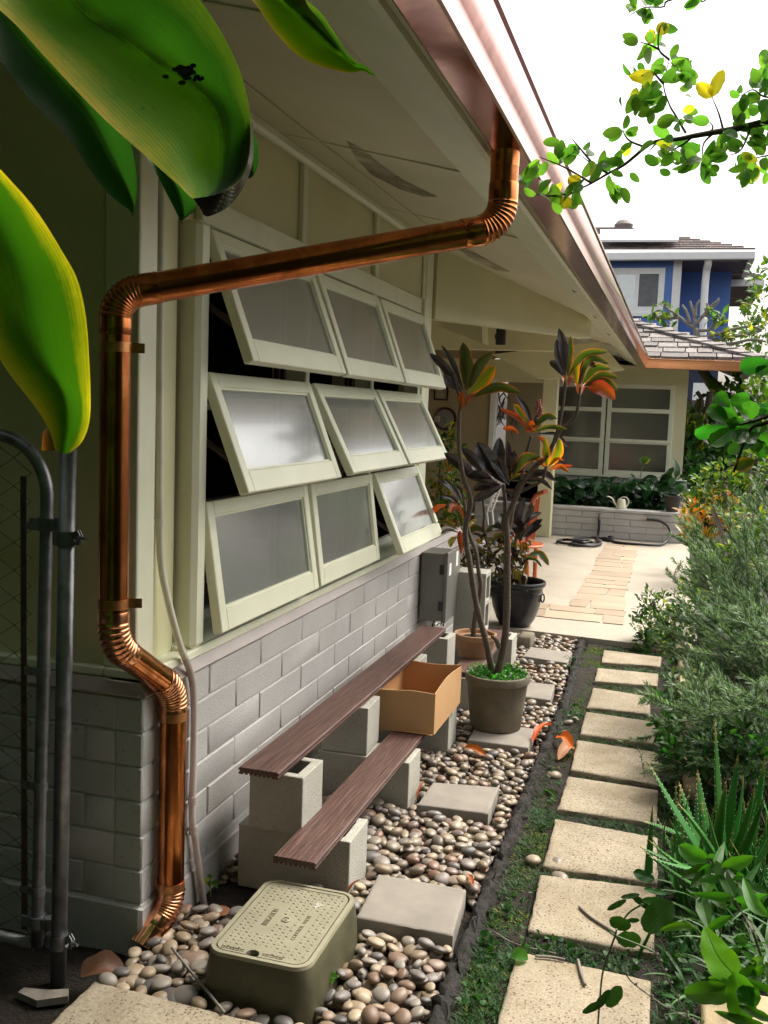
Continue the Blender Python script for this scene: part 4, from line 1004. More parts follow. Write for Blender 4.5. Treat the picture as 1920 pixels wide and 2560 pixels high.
# --- chain link gate and its post
gp = thing('gate_post', 'galvanised steel post with two clamp bands in front of the dark end wall', 'post', (-.14, 2.18, 0))
pb, pt_ = np.array([-.140, 2.18, -.05]), np.array([-.111, 2.18, 1.50])
mb = MB(); mb.tube([pb, pt_], .0212, 24); mb.build('pipe', M_galv, gp, angle=180)
mb = MB(); mb.lathe([(.0225, -.01), (.0225, .02), (.015, .032), (.001, .036)], tuple(pt_), 20); mb.build('post_cap', M_galv, gp)
def band(z):
    c = lerp(pb, pt_, (z - pb[2]) / (pt_[2] - pb[2])); mb = MB(); th = np.linspace(0, 2 * math.pi, 31)
    mb.grid([[c + np.array([r * math.cos(t), r * math.sin(t), dz]) for t in th] for dz, r in ((-.02, .0215), (-.02, .0245), (.02, .0245), (.02, .0215))])
    for yy in (-.006, .004): mb.prism([c + np.array([.020, yy, -.018]), c + np.array([.042, yy, -.014]), c + np.array([.046, yy, .008]), c + np.array([.036, yy, .024]), c + np.array([.020, yy, .018])], (0, .003, 0))
    mb.tube([c + np.array([-.026, -.004, -.018]), c + np.array([-.026, -.004, .018])], .012, 12)
    o = mb.build('clamp_band', M_galv, gp, angle=40)
    b = MB(); b.tube([c + np.array([.036, -.025, .0]), c + np.array([.036, .012, .0])], .0042, 8); b.tube([c + np.array([.030, -.002, .004]), c + np.array([.066, -.012, .006])], .0042, 8); b.tube([c + np.array([.04, -.004, .004]), c + np.array([.049, -.0065, .0045])], .0075, 6); b.build('bolt', M_galv, o)
band(zat(150, 1345, 2.18)); band(.10)
gate = thing('chain_link_gate', 'rusty grey chain link gate with a rounded pipe frame at the left edge', 'gate', (-.22, 2.20, 0))
fb = np.array([-.222, 2.2, .05]); 
def gz(z): return np.array([lerp(-.222, -.190, (z - .05) / 1.25), 2.2, z])
top = [gz(z) for z in np.linspace(.06, 1.28, 14)]
rc = .155; cx_ = gz(1.30)[0] - rc
arc = [np.array([cx_ + rc * math.cos(a), 2.2, 1.315 + rc * math.sin(a)]) for a in np.linspace(0.05, math.pi / 2, 12)]
path = top + arc + [np.array([x, 2.2, 1.315 + rc]) for x in (-.6, -1.0, -1.35)] + [np.array([-1.45, 2.2, z]) for z in (1.3, .7, .06)] + [np.array([x, 2.2, .06]) for x in (-1.2, -.6, -.23)]
mb = MB(); mb.tube(np.array(path), .0172, 16); mb.build('frame', M_galv, gate, angle=180)
mb = MB(); mb.box((-.268, 2.192, .10), (-.249, 2.197, 1.365), .001); mb.build('tension_bar', M_rust, gate)
for z in (.22, .52, .84, 1.235):
    mb = MB(); c = gz(z); th = np.linspace(0, 2 * math.pi, 21); mb.grid([[c + np.array([r * math.cos(t), r * math.sin(t), dz]) for t in th] for dz, r in ((-.012, .0174), (-.012, .0195), (.012, .0195), (.012, .0174))])
    mb.box((c[0] - .052, 2.189, z - .011), (c[0] - .016, 2.192, z + .011)); mb.build('tension_band', M_galv, gate)
for z in (zat(120, 1310, 2.2), .13):
    mb = MB(); c = gz(z); th = np.linspace(0, 2 * math.pi, 21); mb.grid([[c + np.array([r * math.cos(t), r * math.sin(t), dz]) for t in th] for dz, r in ((-.017, .0175), (-.017, .023), (.017, .023), (.017, .0175))])
    mb.box((c[0] - .045, 2.186, z - .016), (c[0] - .016, 2.194, z + .016), .002); mb.box((c[0] + .016, 2.186, z - .016), (c[0] + .036, 2.194, z + .016), .002); mb.tube([c + np.array([.042, -.004, -.028]), c + np.array([.042, -.004, .020])], .0135, 14); mb.build('hinge', M_galv, gate)
mb = MB(); s_ = .029; n_ = 36
for k in range(22):                       # woven zigzag wires
    x = -.262 - k * 2 * s_
    P = []
    for i in range(n_ + 1):
        z = .09 + i * (1.36 / n_); P.append((x - s_ * (1 if (i + k) % 2 else -1) , 2.195 + (.003 if i % 2 else -.003), z))
    mb.tube(P, .0017, 5)
mb.build('wire_mesh', M_rust, gate, angle=180)

# --- concrete pot, clay bowl, black pot
pot = thing('concrete_pot', 'big weathered concrete plant pot standing on a paver', 'pot', (.630, 4.62, .05))
mb = MB(); mb.lathe([(.118, 0), (.124, .006), (.135, .12), (.147, .222), (.149, .226), (.155, .230), (.158, .262), (.154, .268), (.140, .268), (.137, .235), (.13, .225), (.0001, .225)], (.630, 4.62, .0525), 48, .006); mb.build('pot_body', M_pot, pot, angle=50)
mb = MB(); mb.lathe([(.137, .0), (.1, .012), (.0001, .02)], (.630, 4.62, .278), 30); mb.build('pot_soil', M_soil, pot)
bowl = thing('clay_bowl', 'low round clay bowl on the far plank behind the cardboard box', 'pot', (.385, 5.28, .226))
mb = MB(); mb.lathe([(.088, 0), (.098, .03), (.108, .09), (.112, .095), (.118, .098), (.119, .125), (.113, .128), (.104, .124), (.100, .105), (.0001, .105)], (.385, 5.28, .2268), 40, .008); mb.build('bowl_body', M_terra, bowl, angle=50)
mb = MB(); mb.lathe([(.1005, 0), (.07, .006), (.0001, .008)], (.385, 5.28, .326), 24); mb.build('bowl_soil', M_soil, bowl)
bp = thing('black_pot', 'large glossy black plastic planter pot on the patio edge', 'pot', (.350, 6.98, .05))
mb = MB(); mb.lathe([(.105, 0), (.115, .01), (.14, .05), (.168, .13), (.182, .20), (.185, .235), (.192, .238), (.193, .250), (.187, .254), (.189, .285), (.203, .295), (.209, .305), (.209, .322), (.203, .330), (.190, .328), (.182, .315), (.178, .27), (.0001, .26)], (.350, 6.98, .0525), 56); mb.build('pot_body', M_black, bp, angle=50)
mb = MB()
for a in (-.15, 3.2):
    c = np.array([.35 + .196 * math.cos(a), 6.98 + .196 * math.sin(a), .30]); mb.tube([c + np.array([math.cos(a) * .012 * math.sin(t), math.sin(a) * .012 * math.sin(t), -.03 + .03 * math.cos(t) + .0]) + np.array([-math.sin(a), math.cos(a), 0]) * .028 * math.sin(t * .0) for t in np.linspace(0, 2 * math.pi, 17)], .006, 8)
mb.build('ring_handle', M_black, bp)
mb = MB(); mb.lathe([(.179, 0), (.1, .008), (.0001, .012)], (.350, 6.98, .325), 24); mb.build('pot_soil', M_soil, bp)
bk = MB(); bk.box((.462, 6.40, -.03), (.548, 6.575, .10), .008, jit=.003); tag(bk.build('mossy_brick', M_pot, None, angle=60), 'single mossy brick between the far concrete block and the patio edge', 'brick')

# --- electric meter box
mt = thing('meter_box', 'grey metal electric box with two dark hinges mounted on the block wall', 'electric box', (.09, 5.55, .35))
mb = MB(); mb.box((.012, 5.455, .358), (.150, 5.70, .757), .003); mb.build('cabinet', M_meter, mt)
mb = MB(); mb.box((.1502, 5.450, .352), (.172, 5.80, .765), .003); mb.build('door', M_meter, mt)
for z in (.45, .665):
    mb = MB(); mb.box((.125, 5.4475, z - .028), (.152, 5.4545, z + .028), .001); mb.build('hinge', M_meter_dk, mt)
for (y, z, h) in ((5.52, .66, .035), (5.70, .70, .045)):
    mb = MB(); mb.box((.1722, y - .028, z - h), (.1732, y + .028, z + h)); mb.build('sticker', M_white, mt, smooth=False)
mb = MB(); r2 = random.Random(8)
for k in range(7):
    a = np.array([.05 + k * .014, 5.47 + r2.uniform(0, .06), .358]); mb.tube(spline([a, a + [r2.uniform(-.01, .01), -.01, -.03], a + [r2.uniform(-.03, .03), r2.uniform(-.02, .03), -.055], a + [r2.uniform(-.02, .04), .02, -.02]], 10), .003, 5)
mb.build('loose_wire', M_white, mt)
mb = MB(); mb.tube([(.06, 5.62, .36), (.06, 5.62, .0)], .014, 10); mb.tube([(.11, 5.66, .36), (.11, 5.66, .0)], .010, 10); mb.build('feed_conduit', M_meter_dk, mt)

# --- things on the patio
hz = thing('garden_hose', 'black garden hose coiled on the patio in front of the planter wall', 'hose', (.4, 12.3, .05))
def hp(x, y, z=.075): return onz(1340 + x * .22905, 1240 + y * .22905, z)
def hw_(x, y, Y_): return ony(1340 + x * .22905, 1240 + y * .22905, Y_)
P = [hw_(690, 255, 12.56), hw_(688, 330, 12.54), hw_(676, 430, 12.52), hp(672, 480), hp(705, 520), hp(600, 545), hp(430, 535), hp(380, 515), hp(520, 500), hp(640, 515), hp(560, 535), hp(300, 515), hp(232, 497), hp(290, 478), hp(420, 480, .10), hp(580, 490, .10), hp(520, 510, .1), hp(410, 490, .1), hp(420, 465, .1), hp(560, 452), hp(680, 460), hp(760, 472), hp(880, 505), hp(1100, 525), hp(1300, 535), hw_(1400, 515, 12.28), hw_(1462, 440, 12.4), hw_(1466, 380, 12.5), hw_(1420, 310, 12.56), hw_(1330, 265, 12.57), hw_(1205, 253, 12.57)]
mb = MB(); mb.tube(spline(P, 260), .017, 10); mb.build('hose_tube', M_hose, hz, angle=180)
mb = MB(); mb.tube([hw_(1205, 253, 12.57), hw_(1168, 255, 12.57)], .018, 10); mb.build('brass_end', mat('dull_brass', (.45, .36, .2), rough=.35, metal=.9), hz)
c = hp(815, 455, .09); mb = MB(); mb.lathe([(.001, -.03), (.03, -.022), (.038, 0), (.03, .022), (.001, .03)], tuple(c), 16); mb.tube([hp(730, 468), hp(830, 482)], .028, 10); mb.build('nozzle', M_black, hz)
fx = thing('garden_tap', 'small brass garden tap on the planter wall above the hose', 'tap', (.52, 12.6, .33))
c = hw_(690, 230, 12.60); mb = MB(); mb.tube([c + [0, .02, 0], c + [0, -.05, 0], c + [0, -.06, -.03]], .012, 10); mb.tube([c + [0, -.03, 0], c + [0, -.035, .04]], .007, 8); mb.tube([c + [-.03, -.035, .042], c + [.03, -.035, .045]], .006, 8); mb.build('tap_body', M_rust, fx)
wc = thing('watering_can', 'small cream plastic watering can standing on the planter wall', 'watering can', (.775, 12.72, .431))
c0 = np.array([.775, 12.70, .431]); mb = MB(); mb.lathe([(.066, 0), (.07, .006), (.062, .06), (.048, .115), (.040, .125), (.034, .122), (.03, .05), (.0001, .02)], tuple(c0), 30); mb.build('can_body', M_pvc, wc)
mb = MB(); mb.tube(spline([c0 + [-.05, 0, .03], c0 + [-.085, -.01, .07], c0 + [-.115, -.02, .125], c0 + [-.165, -.03, .150], c0 + [-.185, -.03, .148]], 20), np.linspace(.014, .006, 20), 10); mb.build('spout', M_pvc, wc)
mb = MB(); mb.tube(spline([c0 + [-.02, 0, .122], c0 + [.01, 0, .15], c0 + [.055, 0, .148], c0 + [.085, 0, .11], c0 + [.083, 0, .06], c0 + [.058, 0, .025]], 26), .007, 8); mb.build('handle', M_pvc, wc)
sp_ = thing('planter_pot', 'dark old flower pot at the right end of the planter wall', 'pot', (1.37, 12.75, .43)); mb = MB(); mb.lathe([(.07, 0), (.085, .10), (.095, .17), (.1, .175), (.1, .2), (.085, .2), (.08, .17), (.0001, .165)], (1.40, 12.74, .431), 24); mb.build('pot_body', mat('dark_clay', (.06, .05, .038), rough=.8, bump=.4), sp_)
# orange wooden chair seen edge on behind the black pot
ch = thing('wooden_chair', 'orange varnished wooden chair with slatted back behind the plants', 'chair', (.20, 8.7, .05))
def chp(px, py, Y_): return ony(px, py, Y_)
mb = MB(); mb.tube([chp(1319, 1473, 8.55), chp(1316, 1400, 8.55), chp(1320, 1330, 8.56), chp(1330, 1262, 8.62)], .020, 8); mb.build('leg', M_orange, ch)
mb = MB(); mb.tube([chp(1276, 1470, 8.9), chp(1270, 1400, 8.9), chp(1290, 1290, 8.95)], .02, 8); mb.build('leg', M_orange, ch)
mb = MB(); a = chp(1322, 1340, 8.56); b = chp(1330, 1262, 8.62)
for k in range(4):
    t = (k + .5) / 4; mb.tube([lerp(chp(1319, 1345, 8.55), chp(1337, 1350, 8.2), t), lerp(chp(1332, 1262, 8.62), chp(1352, 1240, 8.25), t)], .009, 6)
mb.build('back_slat', M_orange, ch)
mb = MB(); mb.tube(spline([chp(1326, 1268, 8.62), chp(1340, 1240, 8.4), chp(1364, 1228, 8.15)], 12), .021, 10); mb.build('top_rail', M_orange, ch)
mb = MB(); q0 = chp(1300, 1352, 8.9); 
mb.lathe([(.001, -.012), (.19, -.012), (.2, 0), (.19, .012), (.001, .012)], tuple(chp(1304, 1360, 8.6)), 24); mb.build('seat', M_orange, ch)
mb = MB(); mb.tube([chp(1318, 1380, 8.55), chp(1274, 1392, 8.9)], .011, 6); mb.tube([chp(1318, 1430, 8.55), chp(1272, 1436, 8.9)], .011, 6); mb.build('stretcher', M_orange, ch)
mb = MB(); mb.tube([chp(1340, 1370, 8.2), chp(1336, 1452, 8.2)], .018, 8); mb.build('leg', M_orange, ch)
# white folding rack behind the plants
rk = thing('white_rack', 'white folded metal frame leaning behind the dark leaves', 'metal frame', (-.2, 10.6, .05)); mb = MB(); f_ = lambda x, y: ony(1060 + x * .217, 1060 + y * .217, 10.6)
for a, b in (((730, 1000), (850, 670)), ((790, 990), (905, 670)), ((850, 670), (905, 660)), ((725, 1010), (740, 1160)), ((785, 990), (800, 1160)), ((760, 950), (860, 700)), ((730, 1010), (790, 990)), ((700, 930), (780, 950))): mb.tube([f_(*a), f_(*b)], .010, 6)
for t in np.linspace(.1, .9, 9): mb.tube([lerp(f_(790, 990), f_(905, 670), t), lerp(f_(745, 1000), f_(850, 690), t)], .004, 5)
mb.build('frame_tube', M_white, rk)
# wall clock, picture, speaker, wall ornament
ck = thing('wall_clock', 'round wall clock with dark red rim on the porch wall', 'clock', ony(1113, 1048, 13.04)); c = ony(1114, 1047, 13.04)
mb = MB(); th = np.linspace(0, 2 * math.pi, 41); mb.grid([[c + np.array([r * math.cos(t), -dy, r * math.sin(t)]) for t in th] for r, dy in ((.158, .0), (.158, .03), (.150, .04), (.128, .03), (.126, .012))]); mb.build('clock_rim', mat('dark_red_wood', (.06, .012, .01), rough=.3), ck)
mb = MB(); mb.prism([c + np.array([.128 * math.cos(t), -.010, .128 * math.sin(t)]) for t in th[:-1]], (0, -.004, 0)); mb.build('clock_face', mat('clock_face', (.30, .30, .28), rough=.5), ck)
mb = MB(); mb.tube([c + [0, -.018, 0], c + [-.05, -.018, .03]], .004, 5); mb.tube([c + [0, -.018, 0], c + [0, -.018, -.06]], .004, 5); mb.build('clock_hand', M_meter_dk, ck)
pc = thing('picture_frame', 'small black picture frame above the wall clock', 'picture', ony(1103, 982, 13.04)); c = ony(1103, 984, 13.04)
mb = MB(); 
for (a, b) in (((-.10, -.09), (.10, -.07)), ((-.10, .07), (.10, .09)), ((-.10, -.0698), (-.08, .0698)), ((.08, -.0698), (.10, .0698))): mb.box((c[0] + a[0], c[1] - .02, c[2] + a[1]), (c[0] + b[0], c[1], c[2] + b[1]))
mb.build('frame', M_black, pc, smooth=False); mb = MB(); mb.box((c[0] - .0795, c[1] - .008, c[2] - .0695), (c[0] + .0795, c[1] - .002, c[2] + .0695)); mb.build('print', M_curtain, pc, smooth=False)
c = ony(1254, 843, 10.1); spk = thing('wall_speaker', 'small dark box speaker fixed high on the porch beam', 'speaker', c); mb = MB(); mb.box(c - [.045, .09, .082], c + [.045, .0, .082], .008); mb.build('cabinet', mat('dark_speaker', (.03, .018, .03), rough=.6), spk); mb = MB(); mb.box(c - [.06, .06, .02], c + [-.0455, .0, .03], .003); mb.build('bracket', M_black, spk)
ob = thing('wall_plate', 'small white wall bracket beside the clock', 'bracket', ony(1092, 1046, 8.2)); c = ony(1093, 1047, 8.2); mb = MB(); mb.box(c - [.022, .004, .025], c + [.022, .004, .025], .002); mb.build('plate', M_curtain, ob); mb = MB(); mb.tube([c - [0, .005, 0], c + [0, .001, 0]], .004, 8); mb.build('screw', M_black, ob)
tw = thing('driftwood_ornament', 'dark grey stained wall ornament hanging on the porch wall behind the plants', 'wall ornament', ony(1270, 1030, 14.28)); mb = MB(); r3 = random.Random(4)
for k in range(26):
    a = ony(1262 + r3.uniform(-34, 30), 985 + r3.uniform(-10, 60), 14.28); b = a + np.array([r3.uniform(-.12, .12), -.01, r3.uniform(-.4, -.1)]); mb.tube(spline([a, (a + b) / 2 + [r3.uniform(-.05, .05), -.02, 0], b], 8), np.linspace(.014, .004, 8), 5)
mb.build('twisted_wood', M_bark, tw)

# ------------------------------------------------------------------ pebbles (dropped one by one on a height field)
GX0, GX1, GY0, GY1, RES = -.02, .88, 1.75, 6.80, .008
nx, ny = int((GX1 - GX0) / RES), int((GY1 - GY0) / RES); H = np.full((nx, ny), -.026)
xs_ = GX0 + (np.arange(nx) + .5) * RES; ys_ = GY0 + (np.arange(ny) + .5) * RES; XX, YY = np.meshgrid(xs_, ys_, indexing='ij')
free = (XX > .012) & (XX < .868 - np.maximum(0, YY - 5.4) * .035) & ~((XX < .62) & (YY < 2.128) & (XX > -.02))
def block_(x0, x1, y0, y1): free[(XX > x0) & (XX < x1) & (YY > y0) & (YY < y1)] = False
for (x0, x1, y0, y1) in ((.08, .48, 2.84, 3.04), (.08, .475, 3.58, 3.77), (.08, .48, 4.25, 4.445), (.08, .475, 4.875, 5.075), (.115, .51, 5.86, 6.065), (.285, .59, 2.185, 2.63), (.455, .555, 6.39, 6.58)): block_(x0, x1, y0, y1)
for P in PAV:
    q = np.array(P); block_(q[:, 0].min() - .004, q[:, 0].max() + .004, q[:, 1].min() - .004, q[:, 1].max() + .004)
free[(XX - XL) ** 2 + (YY - YL) ** 2 < .045 ** 2] = False
free[(YY > 6.84 - .0) ] = False
dark_patch = (XX < .28) & (YY > 2.62) & (YY < 2.84)          # bare weed cloth beside the first block
free[dark_patch] = False
pr_ = np.random.default_rng(21); pebs = []
cells = np.argwhere(free & (XX > .02)); 
def try_drop(x, y, a, b, c, rot):
    R = int(a / RES) + 1; i = int((x - GX0) / RES); j = int((y - GY0) / RES)
    i0, i1, j0, j1 = max(i - R, 0), min(i + R + 1, nx), max(j - R, 0), min(j + R + 1, ny)
    dx = XX[i0:i1, j0:j1] - x; dy = YY[i0:i1, j0:j1] - y; ca, sa = math.cos(rot), math.sin(rot)
    u = (dx * ca + dy * sa) / a; v = (-dx * sa + dy * ca) / b; q = 1 - u * u - v * v; m = q > .03
    if m.sum() < 3: return None
    if (~free[i0:i1, j0:j1] & (q > .2)).any(): return None
    hh = c * np.sqrt(np.maximum(q, 0)); z = (H[i0:i1, j0:j1] + hh)[m].max()
    return z, (i0, i1, j0, j1), hh, m
for n_ in range(4300):
    big = pr_.random()
    a = pr_.uniform(.0165, .0295) * (1.22 if big > .90 else 1); a *= .8 if big < .22 else 1
    b = a * pr_.uniform(.66, .9); c = a * pr_.uniform(.38, .58); best = None
    for k in range(9):
        ii, jj = cells[pr_.integers(len(cells))]; x, y = xs_[ii] + pr_.uniform(-.004, .004), ys_[jj] + pr_.uniform(-.004, .004); rot = pr_.uniform(0, math.pi)
        r = try_drop(x, y, a, b, c, rot)
        if r is None: continue
        if best is None or r[0] < best[0][0]: best = (r, x, y, rot)
    if best is None: continue
    (z, (i0, i1, j0, j1), hh, m), x, y, rot = best
    if z + c > .072: continue
    z -= c * .12
    H[i0:i1, j0:j1] = np.where(m, np.maximum(H[i0:i1, j0:j1], z + hh), H[i0:i1, j0:j1]); pebs.append((x, y, z, a, b, c, rot))
for (px, py, a) in ((400, 2330, .052), (482, 2390, .048), (520, 2330, .036), (425, 2480, .040), (330, 2440, .034), (375, 2452, .030), (456, 2480, .045), (500, 2300, .034), (395, 2492, .032), (424, 2395, .036), (540, 2440, .03)):
    p = onz(px, py, .03); pebs.append((p[0], p[1], .012, a, a * .86, a * .62, random.uniform(0, 3)))
for (px, py, a) in ((1385, 1938, .035), (1390, 2160, .034), (1398, 2190, .03), (1420, 1806, .028), (1440, 1798, .024), (1332, 2153, .034), (1410, 1830, .02)):
    p = onz(px, py, .02); pebs.append((p[0], p[1], .018, a, a * .8, a * .55, random.uniform(0, 3)))
def pebmesh(mb, pts=None, seed=0):
    pass
def unit_pebble(seed):
    bm = bmesh.new(); bmesh.ops.create_icosphere(bm, subdivisions=3, radius=1); r = np.random.default_rng(seed); ph = r.uniform(0, 6.28, 6); am = r.uniform(.03, .10, 3); dirs = nrm(r.normal(0, 1, (3, 3)))
    for v in bm.verts:
        p = np.array(v.co); s_ = 1 + sum(am[i] * math.sin(2.2 * float(dirs[i] @ p) + ph[i]) for i in range(3)); v.co = Vector(p * s_)
    V = np.array([tuple(v.co) for v in bm.verts]); Fc = [tuple(v.index for v in f.verts) for f in bm.faces]; bm.free(); return V, Fc
UNI = [unit_pebble(s) for s in range(10)]
# a coarser version for the far, merged ones
def unit_low(seed):
    bm = bmesh.new(); bmesh.ops.create_icosphere(bm, subdivisions=2, radius=1); V = np.array([tuple(v.co) for v in bm.verts]); Fc = [tuple(v.index for v in f.verts) for f in bm.faces]; bm.free(); return V, Fc
ULOW = unit_low(0)
vis = sorted(range(len(pebs)), key=lambda i: -(pebs[i][2] * 6 + pebs[i][3] * 9 - pebs[i][1] * .35 + (0 if pebs[i][0] > .3 else -.15)))
PROTO = {}
def proto(kind, k):
    if (kind, k) not in PROTO:
        V, Fc = UNI[k]; me = bpy.data.meshes.new('pebble'); me.from_pydata(V.tolist(), [], Fc); me.polygons.foreach_set('use_smooth', np.ones(len(me.polygons), bool)); me.materials.append(M_peb[kind]); PROTO[(kind, k)] = me
    return PROTO[(kind, k)]
PEB_L = {'grey': 'smooth grey river pebble lying among the others in the bed by the house', 'tan': 'smooth tan river pebble lying among the others in the bed by the house', 'brown': 'smooth reddish brown river pebble lying among the others in the bed'}
rest = MB(); pk = random.Random(2); nsel = 0
for rank, i in enumerate(vis):
    x, y, z, a, b, c, rot = pebs[i]; kind = pk.choices(['grey', 'tan', 'brown'], [.50, .40, .10])[0]; tilt = (pk.gauss(0, .18), pk.gauss(0, .18))
    Mx = Matrix.Rotation(rot, 4, 'Z') @ Matrix.Rotation(tilt[0], 4, 'X') @ Matrix.Rotation(tilt[1], 4, 'Y') @ Matrix.Diagonal((a, b, c, 1))
    if nsel < 300:
        o = bpy.data.objects.new('pebble', proto(kind, pk.randrange(10))); col.objects.link(o); o.matrix_world = Matrix.Translation((x, y, z)) @ Mx
        tag(o, PEB_L[kind], 'pebble', 'river pebbles in the bed, ' + kind); nsel += 1
    else:
        V, Fc = UNI[pk.randrange(10)] if y < 3.6 else ULOW; A = np.array(Mx)[:3, :3]; rest.add(V @ A.T + np.array([x, y, z]), Fc)
stuff('pebbles', rest, M_peb['mix'], 'bed of smooth mixed river pebbles between the house wall and the kerb', 'pebbles', angle=180)
# fine gravel between the pebbles
gv = MB(); gr = np.random.default_rng(5)
V, Fc = unit_low(1)
bm = bmesh.new(); bmesh.ops.create_icosphere(bm, subdivisions=1, radius=1); V1 = np.array([tuple(v.co) for v in bm.verts]); F1 = [tuple(v.index for v in f.verts) for f in bm.faces]; bm.free()
for k in range(1500):
    ii, jj = cells[gr.integers(len(cells))]; s_ = gr.uniform(.002, .005); gv.add(V1 * s_ * gr.uniform(.7, 1.2, 3) + [xs_[ii], ys_[jj], max(H[ii, jj] * .3, -.02) + s_], F1)
stuff('gravel', gv, M_peb['tan'], 'fine tan gravel grains between the pebbles', 'gravel', angle=180)

# ================================================================== PLANTS
def VW(p): return nrm(CAM - np.asarray(p, float))            # towards the eye point, used only to turn a leaf roughly face on
def blade(mb, base, tip, wd, mid=None, n=14, fold=.22, roll=0.0, shape=(.55, .8), face=None, droop=0.0):
    """one leaf blade along base -> mid -> tip in world space"""
    base, tip = np.asarray(base, float), np.asarray(tip, float)
    m = (base + tip) / 2 if mid is None else np.asarray(mid, float)
    c = spline([base, m, tip], n); T = nrm(np.gradient(c, axis=0)); t = np.linspace(0, 1, n); p, q = shape
    wt = t ** p * (1 - t) ** q; wt = wt / wt.max(); wt[0] = .10; wt[-1] = .01
    us = np.linspace(-1, 1, 7); G = []; UV = []
    f = VW(m) if face is None else nrm(face)
    for i in range(n):
        s = nrm(np.cross(T[i], f)); nn = np.cross(s, T[i])
        s2 = s * math.cos(roll) + nn * math.sin(roll); n2 = -s * math.sin(roll) + nn * math.cos(roll)
        hw = wd / 2 * wt[i] * (1 + .05 * math.sin(t[i] * 17 + wd * 900))
        G.append([c[i] + s2 * u * hw + n2 * (abs(u) ** 1.4) * hw * fold * 2 + n2 * hw * .10 * math.sin(t[i] * 13 + u * 3) * abs(u) for u in us]); UV.append([((u + 1) / 2, t[i]) for u in us])
    mb.grid(G, UV)
def bladegrid(mb, rows, n=36, m=11, u0=0.0, u1=1.0, bulge=.0):
    R_c = len(rows[0]); cols3 = [spline([at(*r[k]) for r in rows], n) for k in range(R_c)]; G = []; UV = []
    us = np.linspace(0, 1, m)
    for i in range(n):
        c = spline([cols3[k][i] for k in range(R_c)], m) if R_c > 2 else np.array([lerp(cols3[0][i], cols3[1][i], u) for u in us])
        v = VW(c[m // 2]); G.append([c[j] - v * bulge * math.sin(math.pi * us[j]) * math.sin(math.pi * i / (n - 1)) + v * .0012 * math.sin(us[j] * 30 + i * .35) for j in range(m)])
        UV.append([(u0 + (u1 - u0) * us[j], i / (n - 1)) for j in range(m)])
    mb.grid(G, UV)

# --- broad leaved plant hanging in from the top left
bpl = thing('broad_leaf_plant', 'large green and yellow strap leaves hanging in at the top left', 'plant', (.30, .35, -.03))
D = .90
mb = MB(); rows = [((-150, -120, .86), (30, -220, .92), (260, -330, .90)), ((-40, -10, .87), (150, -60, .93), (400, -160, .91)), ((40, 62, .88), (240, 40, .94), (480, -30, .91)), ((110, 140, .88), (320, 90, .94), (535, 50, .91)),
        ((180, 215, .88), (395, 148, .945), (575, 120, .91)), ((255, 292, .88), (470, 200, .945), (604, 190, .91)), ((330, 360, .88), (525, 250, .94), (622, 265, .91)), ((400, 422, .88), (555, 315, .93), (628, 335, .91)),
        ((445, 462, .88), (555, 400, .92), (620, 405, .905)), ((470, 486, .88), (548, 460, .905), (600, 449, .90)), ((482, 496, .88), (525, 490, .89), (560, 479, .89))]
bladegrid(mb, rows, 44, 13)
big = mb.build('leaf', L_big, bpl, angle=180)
mb = MB(); rows = [((628, 300, .912), (633, 310, .93)), ((628, 335, .912), (634, 345, .935)), ((620, 405, .907), (632, 405, .935)), ((600, 449, .902), (613, 460, .93)), ((578, 470, .895), (580, 508, .92)), ((560, 479, .892), (550, 530, .91)), ((525, 490, .892), (515, 541, .905)), ((482, 496, .882), (500, 520, .895))]
bladegrid(mb, rows, 30, 6, .2, .35); mb.build('curled_tip', L_ti_dark, big, angle=180)
mb = MB(); c = at(466, 188, .925); r2 = random.Random(3)
for k in range(40):
    a = r2.uniform(0, 6.28); rad = abs(r2.gauss(0, .006)); p = at(463 + 2100 * rad * math.cos(a) * 1.2, 184 + 2100 * rad * math.sin(a), .928); mb.lathe([(.003, -.001), (.003, .001), (.0001, .002)], tuple(p), 7)
for k in range(10):
    p = at(484 + k * 2.5 + r2.uniform(-2, 2), 196 + r2.uniform(-4, 4), .930); mb.lathe([(.0016, -.001), (.0016, .001), (.0001, .002)], tuple(p), 6)
mb.build('dark_spot', M_dark, big)
def fl(rows, m, dep):
    mb = MB(); bladegrid(mb, [tuple((x, y, dep + (.03 if k == 1 else 0)) for k, (x, y) in enumerate(r)) for r in rows], 36, 9); return mb.build('leaf', m, bpl, angle=180)
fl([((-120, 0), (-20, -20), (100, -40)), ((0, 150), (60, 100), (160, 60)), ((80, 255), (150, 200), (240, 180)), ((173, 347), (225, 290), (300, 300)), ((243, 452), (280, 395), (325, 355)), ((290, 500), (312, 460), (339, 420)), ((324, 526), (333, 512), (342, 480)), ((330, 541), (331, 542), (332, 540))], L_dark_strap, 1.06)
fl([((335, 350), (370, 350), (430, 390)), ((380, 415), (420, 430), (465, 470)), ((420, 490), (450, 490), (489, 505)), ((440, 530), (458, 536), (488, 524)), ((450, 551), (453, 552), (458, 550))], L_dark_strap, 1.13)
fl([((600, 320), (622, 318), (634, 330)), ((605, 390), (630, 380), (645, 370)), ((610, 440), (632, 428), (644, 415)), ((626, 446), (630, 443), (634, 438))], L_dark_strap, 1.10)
fl([((540, -100), (640, -80), (690, -100)), ((631, 0), (706, 0), (745, -20)), ((683, 75), (765, 48), (800, 30)), ((746, 139), (815, 95), (838, 84)), ((810, 168), (850, 130), (862, 124)), ((874, 182), (885, 164), (888, 152)), ((908, 178), (911, 172), (913, 164)), ((938, 193), (938, 191), (936, 186))], L_big, 1.0)
